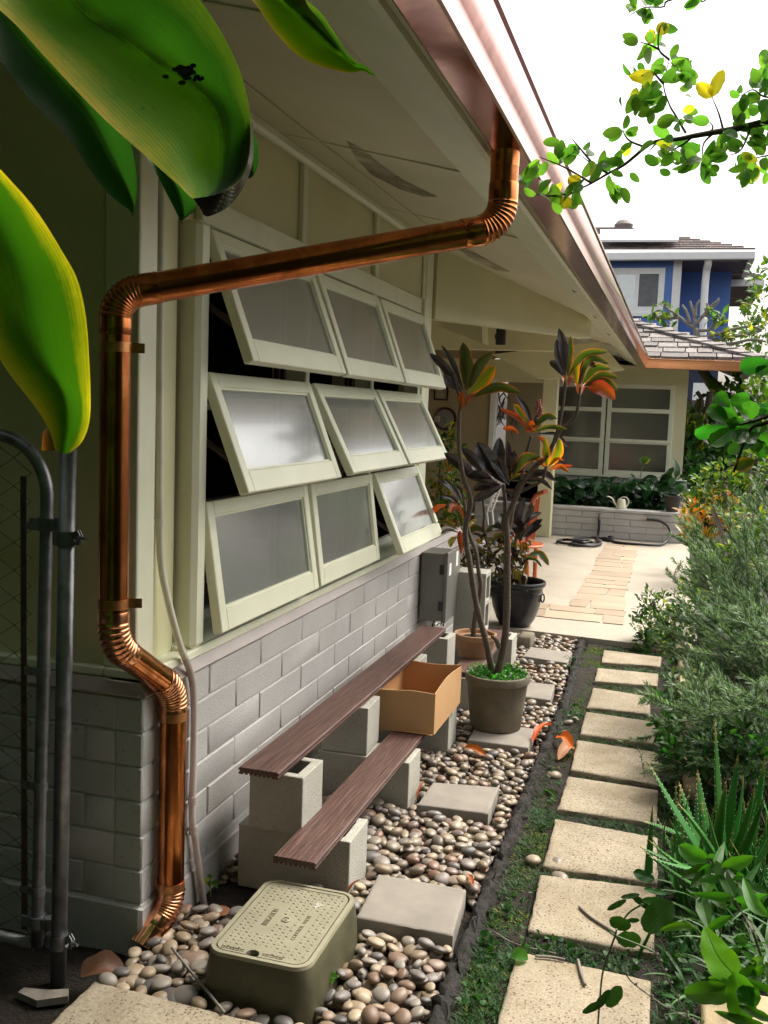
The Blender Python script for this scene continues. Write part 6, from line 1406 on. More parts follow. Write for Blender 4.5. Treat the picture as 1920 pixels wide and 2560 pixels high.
# --- rosemary
def rosemary(label, base, tips, n_needles, Yr, spread, seed, group=None):
    t = thing('rosemary_shrub', label, 'shrub', base, group); r2 = np.random.default_rng(seed); base = np.asarray(base, float); sm = MB(); nm = MB()
    for (px, py, Y_) in tips:
        tip = ony(px, py, Y_); b = base + r2.normal(0, spread, 3) * [1, 1, 0]; h = tip - b
        mid = b + h * .5 + np.array([0, 0, .10 + .12 * r2.random()]) + r2.normal(0, .05, 3); c = spline([b, mid, tip], 40); sm.tube(c, np.linspace(.006, .0012, 40), 5)
        L_ = np.linalg.norm(h); n_ = int(n_needles * L_); t_ = r2.uniform(.22, 1, n_) ** .8; i = np.minimum((t_ * 39).astype(int), 38); fr_ = t_ * 39 - i; p = c[i] + (c[i + 1] - c[i]) * fr_[:, None]; T = nrm(c[i + 1] - c[i])
        rad = nrm(np.cross(T, r2.normal(0, 1, (n_, 3)))); nm.leaves(p, T * .75 + rad, T * -.6 + rad, r2.uniform(.022, .040, n_), .0044, rows=3, bend=.5, cols=2, fold=0, shape=(.3, .3))
        # side shoots
        for k in range(5):
            s_ = int(r2.uniform(14, 38)); d = nrm(c[s_ + 1] - c[s_] + r2.normal(0, .012, 3) + [0, 0, .012]); ln = r2.uniform(.06, .16); e = c[s_] + d * ln; sm.tube([c[s_], (c[s_] + e) / 2 + r2.normal(0, .004, 3), e], [.0018, .0014, .0008], 4)
            m_ = int(n_needles * ln * 1.2); tt = r2.uniform(.05, 1, m_); p = c[s_] + (e - c[s_]) * tt[:, None]; rad = nrm(np.cross(d, r2.normal(0, 1, (m_, 3)))); nm.leaves(p, d * .75 + rad, rad - d * .6, r2.uniform(.020, .034, m_), .0044, rows=3, bend=.5, cols=2, fold=0, shape=(.3, .3))
    nm.build('foliage', L_needle, t, angle=180); sm.build('stem', M_twig, t, angle=180); return t
r4 = random.Random(12)
T1 = [(1690, 1292, 5.6), (1700, 1345, 5.4), (1665, 1425, 5.5), (1735, 1300, 5.6), (1790, 1265, 5.5), (1845, 1230, 5.4), (1885, 1200, 5.2), (1720, 1400, 5.3), (1770, 1350, 5.3)] + [(r4.uniform(1700, 1930), r4.uniform(1290, 1480), r4.uniform(4.9, 5.8)) for _ in range(26)]
rosemary('tall grey green rosemary arching over the patio edge at the right', (2.12, 5.1, -.01), T1, 430, 5.2, .10, 3)
T2 = [(r4.uniform(1660, 1930), r4.uniform(1470, 1700), r4.uniform(4.4, 5.2)) for _ in range(34)] + [(1640, 1560, 5.2), (1655, 1620, 5.0)]
rosemary('dense dark rosemary mass in front of the taller one, right of the far stones', (2.05, 4.75, -.01), T2, 480, 4.8, .12, 5)
T3 = [(r4.uniform(1620, 1930), r4.uniform(1700, 1950), r4.uniform(3.7, 4.5)) for _ in range(34)] + [(1640, 1900, 4.1), (1600, 1850, 4.3), (1610, 1930, 4.0)]
rosemary('low spreading rosemary behind the aloe, right of the middle stones', (1.95, 4.15, -.01), T3, 460, 4.2, .14, 7)
mb = MB(); base = onz(1612, 1945, .03); tk = thing('rosemary_sprig', 'little rosemary sprig standing at the right end of a thick stepping stone', 'sprig', base); A_, B_ = base, base + np.array([-.03, .02, .12]); mb.tube([A_, B_], .0015, 5); r2 = np.random.default_rng(4); n_ = 40; tt = r2.uniform(.2, 1, n_); mb.leaves(A_ + (B_ - A_) * tt[:, None], r2.normal(0, .6, (n_, 3)) + [0, 0, .8], r2.normal(0, 1, (n_, 3)), .022, .003, rows=3, cols=2, fold=0); mb.build('foliage', L_needle, tk, angle=180)

# --- leafy bush on the patio edge, others further back
bush('herb_bush', 'small leaved green bush overhanging the near right corner of the patio', 'bush', [(1625, 1500, 6.9, 30), (1620, 1560, 6.8, 45), (1660, 1590, 6.9, 45), (1650, 1520, 7.0, 40), (1640, 1620, 6.7, 40), (1700, 1560, 7.0, 50), (1720, 1500, 7.1, 45), (1608, 1600, 6.75, 26), (1690, 1640, 6.8, 36)], L_far, (.025, .055), .42, 1500, .5, 14, (1.50, 6.95, -.01), split=[L_far2, L_far, L_far2])
bush('yellow_green_weed', 'low bright yellow green sprig in front of the rosemary, by the concrete edging', 'weed', [(1700, 1705, 5.3, 26), (1740, 1695, 5.3, 26), (1680, 1700, 5.3, 14), (1770, 1700, 5.3, 20)], L_far, (.04, .075), .42, 46, .5, 5, (1.62, 5.35, -.01))
bush('garden_shrub', 'light green shrub with yellow leaves beyond the right end of the planter', 'shrub', [(1770, 1215, 9.5, 40), (1800, 1190, 9.6, 40), (1750, 1250, 9.4, 30), (1840, 1230, 9.6, 45), (1890, 1160, 9.8, 55), (1880, 1090, 10, 50)], L_far, (.05, .10), .5, 620, .4, 12, (2.1, 9.7, -.02), tube_m=M_pale_branch)
bush('garden_shrub', 'pale leaved shrub behind the rosemary with the white flower gaps', 'shrub', [(1870, 1300, 8.0, 45), (1900, 1350, 8, 50), (1820, 1400, 7.8, 45), (1860, 1420, 7.8, 50), (1770, 1420, 7.8, 40), (1740, 1470, 7.6, 36)], L_far, (.04, .08), .5, 620, .4, 10, (2.0, 8.0, -.02), tube_m=M_pale_branch)
bush('croton_bush', 'orange and green croton bush at the right end of the planter', 'bush', [(1745, 1270, 10.5, 22), (1780, 1285, 10.2, 30), (1830, 1290, 10.2, 34), (1735, 1340, 9.6, 26), (1760, 1355, 9.6, 26), (1725, 1300, 10.2, 22)], L_croton, (.10, .20), .33, 150, .8, 8, (1.9, 10.2, -.02))
bush('deep_shade_bush', 'dark shaded bush beside the corner of the far wing', 'bush', [(1740, 1130, 15.5, 46), (1725, 1180, 15, 42), (1770, 1160, 15.6, 60), (1740, 1230, 14.5, 46), (1790, 1080, 16, 50), (1730, 1070, 16, 26), (1820, 1130, 16, 60), (1880, 1180, 16, 70)], L_far2, (.10, .2), .5, 1100, .2, 14, (2.2, 15.3, -.02))
# plumeria with bare grey branches in front of the blue house
plm = thing('plumeria_tree', 'plumeria tree with thick bare grey branches and few leaf tufts', 'tree', (2.9, 17.5, -.03)); YP = 17.5; mb = MB(); tp = []
def PP(x, y, Y_=YP): return ony(1500 + x * .25317, 540 + y * .25317, Y_)
mb.tube(spline([[2.9, YP, -.05], [2.6, YP, 1.2], PP(1000, 1500), PP(960, 1200), PP(940, 1110)], 24), np.linspace(.13, .035, 24), 9)
BR = [[(940, 1110), (860, 1060), (790, 1000), (720, 950), (640, 900)], [(940, 1110), (930, 980), (900, 890), (890, 840)], [(940, 1080), (1020, 980), (1100, 890), (1170, 830)], [(890, 1060), (850, 940), (810, 880)], [(940, 1000), (950, 900), (985, 830)], [(1000, 1000), (1080, 940), (1160, 850), (1165, 810)], [(940, 1130), (1080, 1120), (1150, 1000), (1180, 940)], [(960, 1200), (1120, 1180), (1300, 1120), (1480, 1090), (1600, 1120)], [(1000, 1240), (1200, 1220), (1400, 1180), (1600, 1130)], [(790, 1000), (700, 1010), (600, 1010), (540, 980)], [(1060, 1000), (1060, 900), (1055, 860)], [(640, 900), (650, 850)], [(1000, 1300), (1300, 1260), (1500, 1220), (1640, 1240)]]
for b in BR: mb.tube(spline([PP(*q) for q in b], 14), np.linspace(.030, .018, 14), 7); tp.append(PP(*b[-1]))
mb.build('branch', M_pale_branch, plm, angle=180)
mb = MB(); r2 = np.random.default_rng(15); tips = np.array([PP(*q) for q in ((545, 980), (560, 1020), (640, 1030), (700, 1040), (1080, 990), (1120, 1010), (1180, 1020), (1200, 1060), (1500, 1150), (1420, 1150), (1280, 1190), (1190, 1200), (1240, 1230), (640, 880))])
for p in tips:
    n_ = 9; mb.leaves(p + r2.normal(0, .05, (n_, 3)), r2.normal(0, 1, (n_, 3)) + [0, 0, .5], r2.normal(0, .5, (n_, 3)) + [0, -.3, 1], r2.uniform(.11, .22, n_), r2.uniform(.05, .08, n_), rows=5, bend=.8)
mb.build('foliage', L_far, plm, angle=180)
dt = thing('garden_tree', 'slim tree with dark twisted trunk just right of the far wing wall', 'tree', (2.0, 15.9, -.03)); mb = MB(); q_ = lambda x, y: ony(1660 + x * .23508, 880 + y * .23508, 15.9)
mb.tube(spline([[2.0, 15.9, -.05], q_(330, 1350), q_(300, 1050), q_(330, 900), q_(420, 760), q_(470, 600), q_(490, 420)], 30), np.linspace(.09, .05, 30), 8); mb.tube(spline([q_(330, 900), q_(360, 700), q_(400, 520), q_(350, 420)], 14), .035, 6); mb.tube(spline([[1.9, 15.9, -.05], q_(360, 1500), q_(320, 1280), q_(240, 1020)], 14), .05, 6)
mb.build('trunk', M_bark, dt, angle=180); mb = MB(); n_ = 260; px_ = r2.normal(300, 75, n_); py_ = r2.normal(880, 150, n_); bs = np.array([ony(1660 + a * .23508, 880 + b * .23508, 15.9 + r2.uniform(-.5, .5)) for a, b in zip(px_, py_)]); mb.leaves(bs, r2.normal(0, 1, (n_, 3)), r2.normal(0, .6, (n_, 3)) + [0, -.4, .8], r2.uniform(.12, .24, n_), r2.uniform(.06, .1, n_), rows=4, bend=.7); mb.build('foliage', L_far, dt, angle=180)
# bright trees at the right beyond the wing
def tree(label, pts, m, base, n, leaf, trunk_r=.12, split=None): 
    t = bush('broadleaf_tree', label, 'tree', pts, m, leaf, .5, n, .2, 10, base, M_pale_branch, 'trees at the right beyond the wing', split=split); return t
tree('bright yellow green tree crown right of the blue house roof', [(1912, 700, 19, 44), (1905, 770, 19, 46), (1915, 820, 19, 50), (1865, 845, 18.5, 36), (1905, 890, 18.5, 44), (1880, 930, 18, 36), (1815, 860, 18.5, 20)], L_far, (4.9, 19, -.03), 480, (.10, .19))
tree('shaggy mid green tree low behind the spoon leaved shrub', [(1900, 960, 17, 60), (1880, 1020, 17, 60), (1830, 1010, 17, 50), (1800, 980, 17, 36), (1910, 1080, 16.5, 60)], L_far, (4.2, 17, -.03), 420, (.12, .22), split=[L_far, L_far, L_far2])

# --- aloe
al = thing('aloe_plant', 'clump of spiky green aloe right of the path', 'aloe', (1.68, 3.35, -.01)); r2 = np.random.default_rng(9); mb = MB(); te = MB()
def aloe(b, d, L_, W_, bend, side=None):
    b = np.asarray(b, float); d = nrm(d); up = np.array([0, 0, 1.]) if side is None else np.asarray(side, float); s = nrm(np.cross(d, up + [.01, .02, 0])); nn = np.cross(s, d); n = 16; G = []; UV = []
    for i in range(n):
        t = i / (n - 1); k = bend * t; c = b + L_ * (d * (math.sin(k) / bend if abs(bend) > 1e-3 else t) + nn * ((1 - math.cos(k)) / bend if abs(bend) > 1e-3 else 0)); nl = nn * math.cos(k) - d * math.sin(k)
        hw = W_ / 2 * (1 - t ** 1.5) ** .9 + .0006; a = np.linspace(0, 2 * math.pi, 11); G.append([c + s * hw * math.cos(x) + nl * hw * (.45 * math.sin(x) + .35 * math.cos(x) ** 2) for x in a]); UV.append([((math.cos(x) + 1) / 2, t) for x in a])
        if 1 < i < n - 1:
            for sg in (-1, 1):
                p = c + s * hw * sg + nl * hw * .35; dn = nrm(s * sg + d * .5) * .0045; e = d * .002; te.add([p - e, p + e, p + dn], [(0, 1, 2)])
    mb.grid(G, UV)
def apx(b, t, Yb, Yt, W_, bend): 
    B = ony(*b, Yb); T = ony(*t, Yt); aloe(B, T - B + np.array([0, 0, -.0]) , np.linalg.norm(T - B) * 1.03, W_, bend)
for (b, t, Yb, Yt, W_, bd) in (((1740, 2120), (1617, 1918), 3.25, 3.35, .042, .1), ((1800, 2110), (1780, 1800), 3.35, 3.4, .045, .05), ((1780, 2130), (1705, 2000), 3.2, 3.2, .04, -.2), ((1830, 2120), (1878, 1945), 3.3, 3.3, .04, .2), ((1840, 2130), (1905, 1980), 3.25, 3.2, .04, .25), ((1850, 2150), (1925, 2010), 3.2, 3.1, .036, .25), ((1765, 2110), (1740, 1930), 3.4, 3.5, .04, .1), ((1815, 2110), (1850, 1890), 3.45, 3.5, .042, .1), ((1720, 2170), (1588, 2130), 3.1, 3.1, .03, .3), ((1760, 2200), (1607, 2125), 3.0, 2.95, .034, .35), ((1740, 2220), (1590, 2140), 2.95, 2.9, .030, .3), ((1700, 2090), (1610, 2045), 3.3, 3.35, .026, -.2), ((1770, 2180), (1620, 2170), 2.95, 2.9, .026, .4), ((1870, 2150), (1915, 1900), 3.4, 3.5, .04, .1), ((1890, 2170), (1990, 1990), 3.2, 3.2, .04, .2), ((1800, 2150), (1760, 2020), 3.1, 3.1, .032, .1), ((1745, 2160), (1665, 2060), 3.15, 3.1, .03, .2), ((1790, 2120), (1815, 1960), 3.3, 3.2, .04, 0), ((1750, 2130), (1690, 1960), 3.35, 3.45, .036, .15)): apx(b, t, Yb, Yt, W_, bd)
for k in range(90):
    b = np.array([1.72 + r2.normal(0, .13), 3.30 + r2.normal(0, .17), .0]); a = r2.uniform(0, 6.28); aloe(b, [math.cos(a) * .5, math.sin(a) * .4, 1], r2.uniform(.16, .36), r2.uniform(.018, .032), r2.uniform(-.2, .8))
mb.build('foliage', L_aloe, al, angle=180); te.build('leaf_tooth', M_pvc, al)

bush('leafy_herb', 'dark leafy herb filling the gap between the concrete edging and the aloe', 'herb', [(1690, 1760, 4.7, 34), (1660, 1820, 4.4, 30), (1720, 1830, 4.3, 44), (1680, 1880, 4.1, 36), (1760, 1890, 4.0, 50), (1830, 1860, 4.0, 55), (1890, 1900, 3.9, 55)], L_far2, (.025, .055), .45, 900, .5, 12, (1.72, 4.2, .0), split=[L_far2, L_far2, L_spoon])
bush('leafy_herb', 'fresh green leafy herb in front of the tall rosemary, right of the patio bush', 'herb', [(1760, 1560, 6.2, 45), (1800, 1620, 6.0, 50), (1740, 1640, 6.0, 36), (1850, 1560, 6.0, 50), (1880, 1640, 5.8, 55), (1820, 1500, 6.2, 40)], L_far, (.03, .065), .45, 620, .5, 12, (1.8, 6.1, .0), split=[L_far, L_far2])
sg = thing('strap_leaf_plant', 'arching narrow strap leaved plant among the fern at the bottom right', 'plant', (1.75, 2.7, .0)); mb = MB(); rs = np.random.default_rng(66); n_ = 150; bs = np.stack([1.74 + rs.normal(0, .11, n_), 2.85 + rs.normal(0, .28, n_), np.full(n_, .0)], 1); a_s = rs.uniform(0, 6.28, n_)
mb.leaves(bs, np.stack([np.cos(a_s) * .6, np.sin(a_s) * .6, rs.uniform(.7, 1.3, n_)], 1), [0, 0, 1], rs.uniform(.14, .30, n_), rs.uniform(.008, .016, n_), rows=9, bend=rs.uniform(.8, 2.0, n_), shape=(.25, .6), fold=.2); mb.build('foliage', L_fern, sg, angle=180)
# --- lobed ferns and other low plants, bottom right
def frond(mb, b, t, W_, lobes=4, mid=None):
    b, t = np.asarray(b, float), np.asarray(t, float); m = (b + t) / 2 + [0, 0, .02] if mid is None else mid; c = spline([b, m, t], 30); f = VW(c[15]); T = nrm(np.gradient(c, axis=0))
    blade(mb, c[0], c[-1], W_ * .42, c[15], roll=random.uniform(-.2, .2), shape=(.5, .6), fold=.1)
    for k in range(lobes):
        i = int(5 + k * 17 / max(1, lobes - 1)) if lobes > 1 else 10
        for sg in (-1, 1):
            s = nrm(np.cross(T[i], f)) * sg; ln = W_ * (1.25 - .16 * k) * random.uniform(.8, 1.15); d = nrm(T[i] * .85 + s); blade(mb, c[i], c[i] + d * ln * 1.15 + [0, 0, random.uniform(-.02, .01)], W_ * .30, roll=random.uniform(-.4, .4), shape=(.3, .9), n=10, fold=.08)
def ZF(x, y): return 1520 + x * .24111, 2050 + y * .24111
fe = thing('lobed_fern', 'bright green lobed fern leaves in the bottom right corner', 'fern', (1.78, 2.25, -.01)); mb = MB(); d_ = lambda x, y, Y_: ony(*ZF(x, y), Y_)
blade(mb, d_(1330, 1640, 2.05), d_(1000, 1100, 2.15), .066, d_(1130, 1400, 2.1), shape=(.35, .75), fold=.06, n=20); mb.build('leaf', L_strap, fe, angle=180); mb = MB()
blade(mb, d_(1300, 1800, 2.03), d_(790, 1800, 2.1), .046, d_(1050, 1790, 2.06), shape=(.4, .6)); blade(mb, d_(1400, 2100, 2.0), d_(1310, 1570, 2.0), .06, d_(1370, 1800, 2.0), shape=(.5, .5)); blade(mb, d_(1350, 1650, 2.03), d_(1590, 1600, 2.05), .04, shape=(.5, .5)); blade(mb, d_(1350, 1680, 2.03), d_(1000, 1700, 2.1), .02); blade(mb, d_(1300, 1650, 2.05), d_(1030, 1640, 2.1), .014)
blade(mb, d_(1659, 2160, 1.95), d_(1100, 1980, 2.0), .02, d_(1380, 2080, 1.97)); blade(mb, d_(1700, 2080, 1.95), d_(1350, 1920, 1.98), .018); blade(mb, d_(1420, 1700, 2.0), d_(1500, 1950, 1.98), .045, shape=(.4, .5))
mb.build('foliage', L_fern, fe, angle=180); mb = MB()
frond(mb, d_(1380, 950, 2.35), d_(1030, 400, 2.6), .075, 3); frond(mb, d_(1150, 760, 2.55), d_(740, 270, 2.7), .03, 1); blade(mb, d_(1040, 410, 2.6), d_(730, 260, 2.66), .05, d_(880, 360, 2.62)); blade(mb, d_(1020, 400, 2.6), d_(1195, 470, 2.55), .035); blade(mb, d_(1180, 500, 2.5), d_(1520, 375, 2.5), .036, d_(1350, 450, 2.5)); blade(mb, d_(1050, 480, 2.58), d_(760, 600, 2.55), .03); blade(mb, d_(1050, 520, 2.56), d_(850, 700, 2.52), .028); blade(mb, d_(1060, 560, 2.55), d_(1010, 790, 2.5), .032); blade(mb, d_(1160, 560, 2.5), d_(1420, 580, 2.48), .03); blade(mb, d_(1200, 620, 2.48), d_(1270, 780, 2.46), .028)
blade(mb, d_(1659, 1000, 2.25), d_(1400, 590, 2.4), .03, d_(1500, 850, 2.3)); blade(mb, d_(1270, 900, 2.4), d_(1659, 770, 2.3), .03); blade(mb, d_(960, 800, 2.45), d_(1050, 1150, 2.3), .035); blade(mb, d_(1100, 770, 2.45), d_(1230, 930, 2.4), .03); blade(mb, d_(880, 1120, 2.4), d_(530, 1145, 2.4), .02, d_(720, 1100, 2.4)); blade(mb, d_(1040, 1130, 2.3), d_(1280, 990, 2.3), .022); blade(mb, d_(1060, 800, 2.45), d_(940, 1000, 2.4), .04)
frond(mb, d_(1700, 1650, 2.1), d_(1480, 1480, 2.2), .05, 2); frond(mb, d_(1750, 1900, 2.0), d_(1600, 1480, 2.05), .05, 2)
mb.build('foliage', L_fern, fe, angle=180)
mb = MB(); mb.tube(spline([d_(1500, 1150, 2.2), d_(1300, 800, 2.4), d_(1150, 560, 2.5), d_(1030, 400, 2.6)], 16), .0022, 6); mb.tube(spline([[1.80, 2.3, -.01], d_(1500, 1150, 2.2)], 4), .003, 6); mb.build('stem', M_twig, fe)
vi = thing('round_leaf_vine', 'thin vine with dark round leaves creeping over the nearest stepping stones', 'vine', (1.42, 2.3, .0)); mb = MB()
def disc(mb, c, w_, h_, rot, tilt, m=None):
    b = np.array(c); up = VW(b); r_ = nrm(np.cross(up, [0, 0, 1])); u_ = np.cross(r_, up); d = r_ * math.cos(rot) + u_ * math.sin(rot); blade(mb, b - d * w_ / 2, b + d * w_ / 2, h_, roll=tilt, shape=(.5, .5), fold=.07)
for (x, y, w_, h_, rt, Y_) in ((125, 1070, 230, 145, .1, 2.35), (215, 1235, 255, 165, -.15, 2.32), (520, 1000, 420, 270, -.9, 2.55), (370, 580, 220, 120, .2, 3.0), (60, 1830, 260, 150, -1.0, 2.15), (340, 850, 250, 70, .5, 2.6), (90, 880, 230, 60, -.6, 2.55), (230, 790, 200, 55, -.3, 2.6), (490, 740, 240, 60, .05, 2.6), (1090, 840, 280, 110, -.4, 2.45), (480, 840, 250, 80, -.1, 2.6), (1500, 720, 300, 150, .3, 2.4), (1380, 1250, 120, 90, .6, 2.2), (290, 1530, 90, 60, .3, 2.3), (260, 1040, 130, 50, -.2, 2.5)):
    disc(mb, d_(x, y, Y_), w_ * .24111 * Y_ / F_PX, h_ * .24111 * Y_ / F_PX, rt, random.uniform(-.4, .4))
for (x, y, w_, h_, rt) in ((-140, 1930, 300, 90, -.6), (-60, 1860, 260, 90, -.95)): disc(mb, d_(x, y, 2.12), w_ * .24111 * 2.12 / F_PX, h_ * .24111 * 2.12 / F_PX, rt, .5)
mb.build('foliage', L_far2, vi, angle=180); mb = MB()
for p, Y_ in (([(90, 1130), (70, 1210), (20, 1350), (-50, 1560), (-80, 1800), (-110, 2200)], 2.25), ([(360, 870), (220, 960), (130, 1080), (90, 1130)], 2.45), ([(0, 1130), (60, 1190), (330, 1300), (480, 1370)], 2.3)): mb.tube(spline([d_(*q, Y_) for q in p], 24), .0024, 6)
mb.build('stem', mat('green_stem', (.08, .14, .04), rough=.5), vi); mb = MB()
for p, Y_ in (([(480, 1370), (560, 1510), (680, 1760), (850, 2060)], 2.2), ([(160, 1560), (250, 1680), (430, 1820), (640, 1960), (850, 2060), (960, 2120)], 2.15), ([(850, 2060), (1000, 2200)], 2.1)):
    c = spline([d_(*q, Y_) for q in p], 30); mb.tube(c, .0017, 5)
    for k in range(2, 29, 5): mb.lathe([(.001, -.003), (.0035, 0), (.001, .003)], tuple(c[k] + [.003, 0, .003]), 6)
mb.build('dry_stem', M_pale_branch, vi)

# --- concrete edging of the garden bed, posts and rocks
for i, (y0, y1, x, z, l) in enumerate(((1.75, 2.62, 1.545, .085, 'mossy concrete edging block in the bottom right corner'), (4.05, 4.62, 1.512, .06, 'short concrete edging block half buried under the rosemary'), (4.66, 5.55, 1.500, .10, 'narrow concrete edging block right of the middle stones'), (5.6, 6.7, 1.490, .11, 'far concrete edging block near the patio bush'))):
    mb = MB(); mb.box((x, y0, -.05), (x + (.26 if i == 0 else .06), y1, z), .012, jit=.002); tag(mb.build('edging_block', M_edging, None, angle=50), l, 'edging', 'concrete edging of the garden bed')
for i, (px, py, s_, l) in enumerate(((1835, 1905, .05, 'pointed white stone lying in the soil behind the aloe'), (1745, 1870, .055, 'flat tan rock half buried beside the edging'),)):
    p = onz(px, py + 20, .0); V, Fc = UNI[i]; mb = MB(); mb.add(V * np.array([.6, .7, 1.4 if i == 0 else .4]) * s_ + p + [0, 0, .03], Fc); tag(mb.build('rock', M_peb['grey'] if i else M_white, None, angle=180), l, 'rock')

# --- ground cover
def blades(mb, X, Y_, Z, L_, W_, n_per, spread, rng_, lean=.7, rows=4):
    n = len(X) * n_per; bx = np.repeat(X, n_per) + rng_.normal(0, spread, n); by = np.repeat(Y_, n_per) + rng_.normal(0, spread, n); a = rng_.uniform(0, 6.28, n)
    d = np.stack([np.cos(a) * lean, np.sin(a) * lean, rng_.uniform(.4, 1.2, n)], 1); mb.leaves(np.stack([bx, by, np.repeat(Z, n_per)], 1), d, [0, 0, 1], rng_.uniform(*L_, n), W_, rows=rows, bend=rng_.uniform(.3, 1.4, n), fold=.1, cols=2, shape=(.2, .6))
r5 = np.random.default_rng(33); gm = MB(); gg = MB()
def patch(mb, x0, x1, y0, y1, n, L_, W_, k=9, sp=.012, lean=.7): blades(mb, r5.uniform(x0, x1, n), r5.uniform(y0, y1, n), np.full(n, .004), L_, W_, k, sp, r5, lean)
gaps = [(2.70, 2.81), (3.215, 3.25), (3.66, 3.77), (4.14, 4.20), (4.63, 4.72), (5.10, 5.21), (5.59, 5.76), (6.08, 6.23), (6.54, 6.74)]
for i, (a, b) in enumerate(gaps):
    dens = (70, 50, 75, 20, 60, 50, 40, 60, 50)[i]; patch(gm, 1.05, 1.42, a, b, dens, (.02, .045), .0035)
    if i >= 4: patch(gg, 1.03, 1.40, a - .01, b + .01, 70, (.010, .022), .003, 10, .015)
patch(gg, .93, 1.04, 2.2, 3.0, 90, (.012, .03), .003, 12); patch(gm, .93, 1.045, 2.2, 2.75, 150, (.02, .05), .0035); patch(gm, .93, 1.03, 2.75, 3.5, 60, (.02, .045), .0038); patch(gg, .93, 1.03, 3.1, 3.75, 130, (.012, .03), .003, 12); patch(gm, .95, 1.05, 3.6, 3.78, 50, (.03, .05), .0035); patch(gg, .925, 1.03, 3.7, 6.0, 130, (.010, .024), .003, 10); patch(gm, .925, 1.03, 3.5, 5.9, 60, (.02, .04), .0035); patch(gg, .93, 1.02, 2.35, 2.62, 60, (.015, .03), .003, 12)
patch(gg, .90, 1.01, 6.15, 6.72, 260, (.008, .018), .003, 14); patch(gg, 1.0, 1.05, 6.1, 6.3, 60, (.008, .018), .003, 14); patch(gg, .93, 1.01, 5.0, 5.6, 30, (.012, .03), .003, 12); patch(gm, .94, 1.01, 4.95, 5.15, 30, (.03, .05), .004)
patch(gm, 1.43, 1.56, 2.2, 6.6, 700, (.02, .05), .0035); patch(gg, 1.41, 1.55, 3.9, 6.7, 200, (.012, .03), .003, 12); patch(gm, 1.56, 2.4, 2.3, 6.5, 420, (.02, .06), .004, 8, .03)
stuff('mondo_grass', gm, L_mondo, 'dark tufted dwarf grass between and beside the stepping stones', 'ground cover', angle=180)
stuff('short_grass', gg, L_grass, 'short bright green mossy grass along the kerb and stones', 'grass', angle=180)
gw = MB()
for (x0, x1, y0, y1, n_, L_) in ((.93, 1.04, 2.3, 3.1, 26, (.012, .026)), (1.45, 1.56, 2.0, 4.6, 160, (.02, .045)), (1.6, 2.2, 2.3, 4.4, 700, (.03, .08)), (1.82, 2.2, 1.9, 2.4, 120, (.03, .07)), (1.6, 2.3, 3.4, 6.4, 340, (.03, .06)), (1.42, 1.55, 4.6, 6.6, 120, (.015, .035)), (.80, .86, 5.9, 6.2, 14, (.015, .03)), (.92, 1.02, 3.2, 5.8, 20, (.012, .024)), (1.05, 1.4, 2.7, 2.8, 14, (.015, .03))):
    p = np.stack([r5.uniform(x0, x1, n_), r5.uniform(y0, y1, n_), r5.uniform(.015, .045, n_)], 1)
    for k in range(3): gw.leaves(p + r5.normal(0, .008, (n_, 3)), r5.normal(0, 1, (n_, 3)) + [0, 0, .5], r5.normal(0, .4, (n_, 3)) + [0, 0, 1], r5.uniform(*L_, n_), r5.uniform(.012, .028, n_), rows=4, bend=.6)
stuff('low_weeds', gw, L_far2, 'small broad leaved weeds scattered over the garden soil', 'weeds', angle=180)
for (px, py, l) in ((527, 2205, 'tiny green seedling growing at the wall foot behind the conduit'), (815, 2445, 'tiny green seedling at the right edge of the valve box')):
    p = onx(px, py, .05) if px < 600 else onz(px, py, .04); mb = MB(); n_ = 9; mb.leaves(p + r5.normal(0, .008, (n_, 3)), r5.normal(0, 1, (n_, 3)) + [.2, -.3, .6], r5.normal(0, .4, (n_, 3)) + [0, -.5, 1], .028, .014, rows=5); mb.tube([p - [0, 0, .05], p + [0, 0, .01]], .0012, 5); tag(mb.build('seedling', L_branch, None, angle=180), l, 'seedling')

# --- fallen leaves and sticks
L_dead = leafmat('dead_leaf', (.10, .045, .02), trans=.1, var=.2, rough=.6)
def fallen(b, t, w_, m, label, z=(.05, .06), mid=.03, roll=.3, Zn=None):
    B = onz(*b, z[0]); T = onz(*t, z[1]); mb = MB(); blade(mb, B, T, w_, (B + T) / 2 + [0, 0, mid], roll=roll, face=[0, -.3, 1], shape=(.6, .6), fold=.3); return tag(mb.build('fallen_leaf', m, None, angle=180), label, 'fallen leaf', 'fallen leaves on the ground')
fallen((1332, 1855), (1378, 1812), .05, L_fall, 'bright orange curled leaf lying on the kerb beside the pot', (.06, .09), .03, .5)
fallen((1392, 1845), (1432, 1870), .05, L_fall, 'orange red dry leaf in the soil strip below the kerb leaf', (.03, .05), .03, -.3)
fallen((1432, 1872), (1395, 1900), .05, leafmat('pale_dry_leaf', (.50, .26, .13), trans=.3, var=.1, rough=.5), 'pale peach dry leaf curled against a stepping stone', (.03, .02), .035, .3)
fallen((1215, 1890), (1160, 1868), .035, L_litter, 'brown dry leaf on the pebbles in front of the concrete pot', (.07, .075), .012, .2)
fallen((1040, 2000), (1062, 1952), .018, L_litter, 'narrow reddish dry leaf against the second lower block', (.05, .07), .01, .7)
fallen((868, 2235), (900, 2200), .018, L_litter, 'narrow reddish dry leaf between the first block and the paver', (.05, .07), .01, .7)
fallen((1170, 2185), (1182, 2215), .016, L_litter, 'small brown dry leaf among the pebbles right of the first paver', (.05, .05), .008, .2)
fallen((310, 2430), (200, 2440), .07, L_dead, 'large brown dry leaf in the dark corner behind the speckled slab', (.02, .02), .02, .1)
fallen((1278, 2392), (1320, 2400), .045, L_branch, 'round light green leaf on the corner of the nearest stepping stone', (.036, .036), .003, 0)
fallen((1362, 1975), (1390, 1995), .022, L_branch, 'small yellow green leaf in the soil strip beside the kerb', (.01, .01), .01, 0)
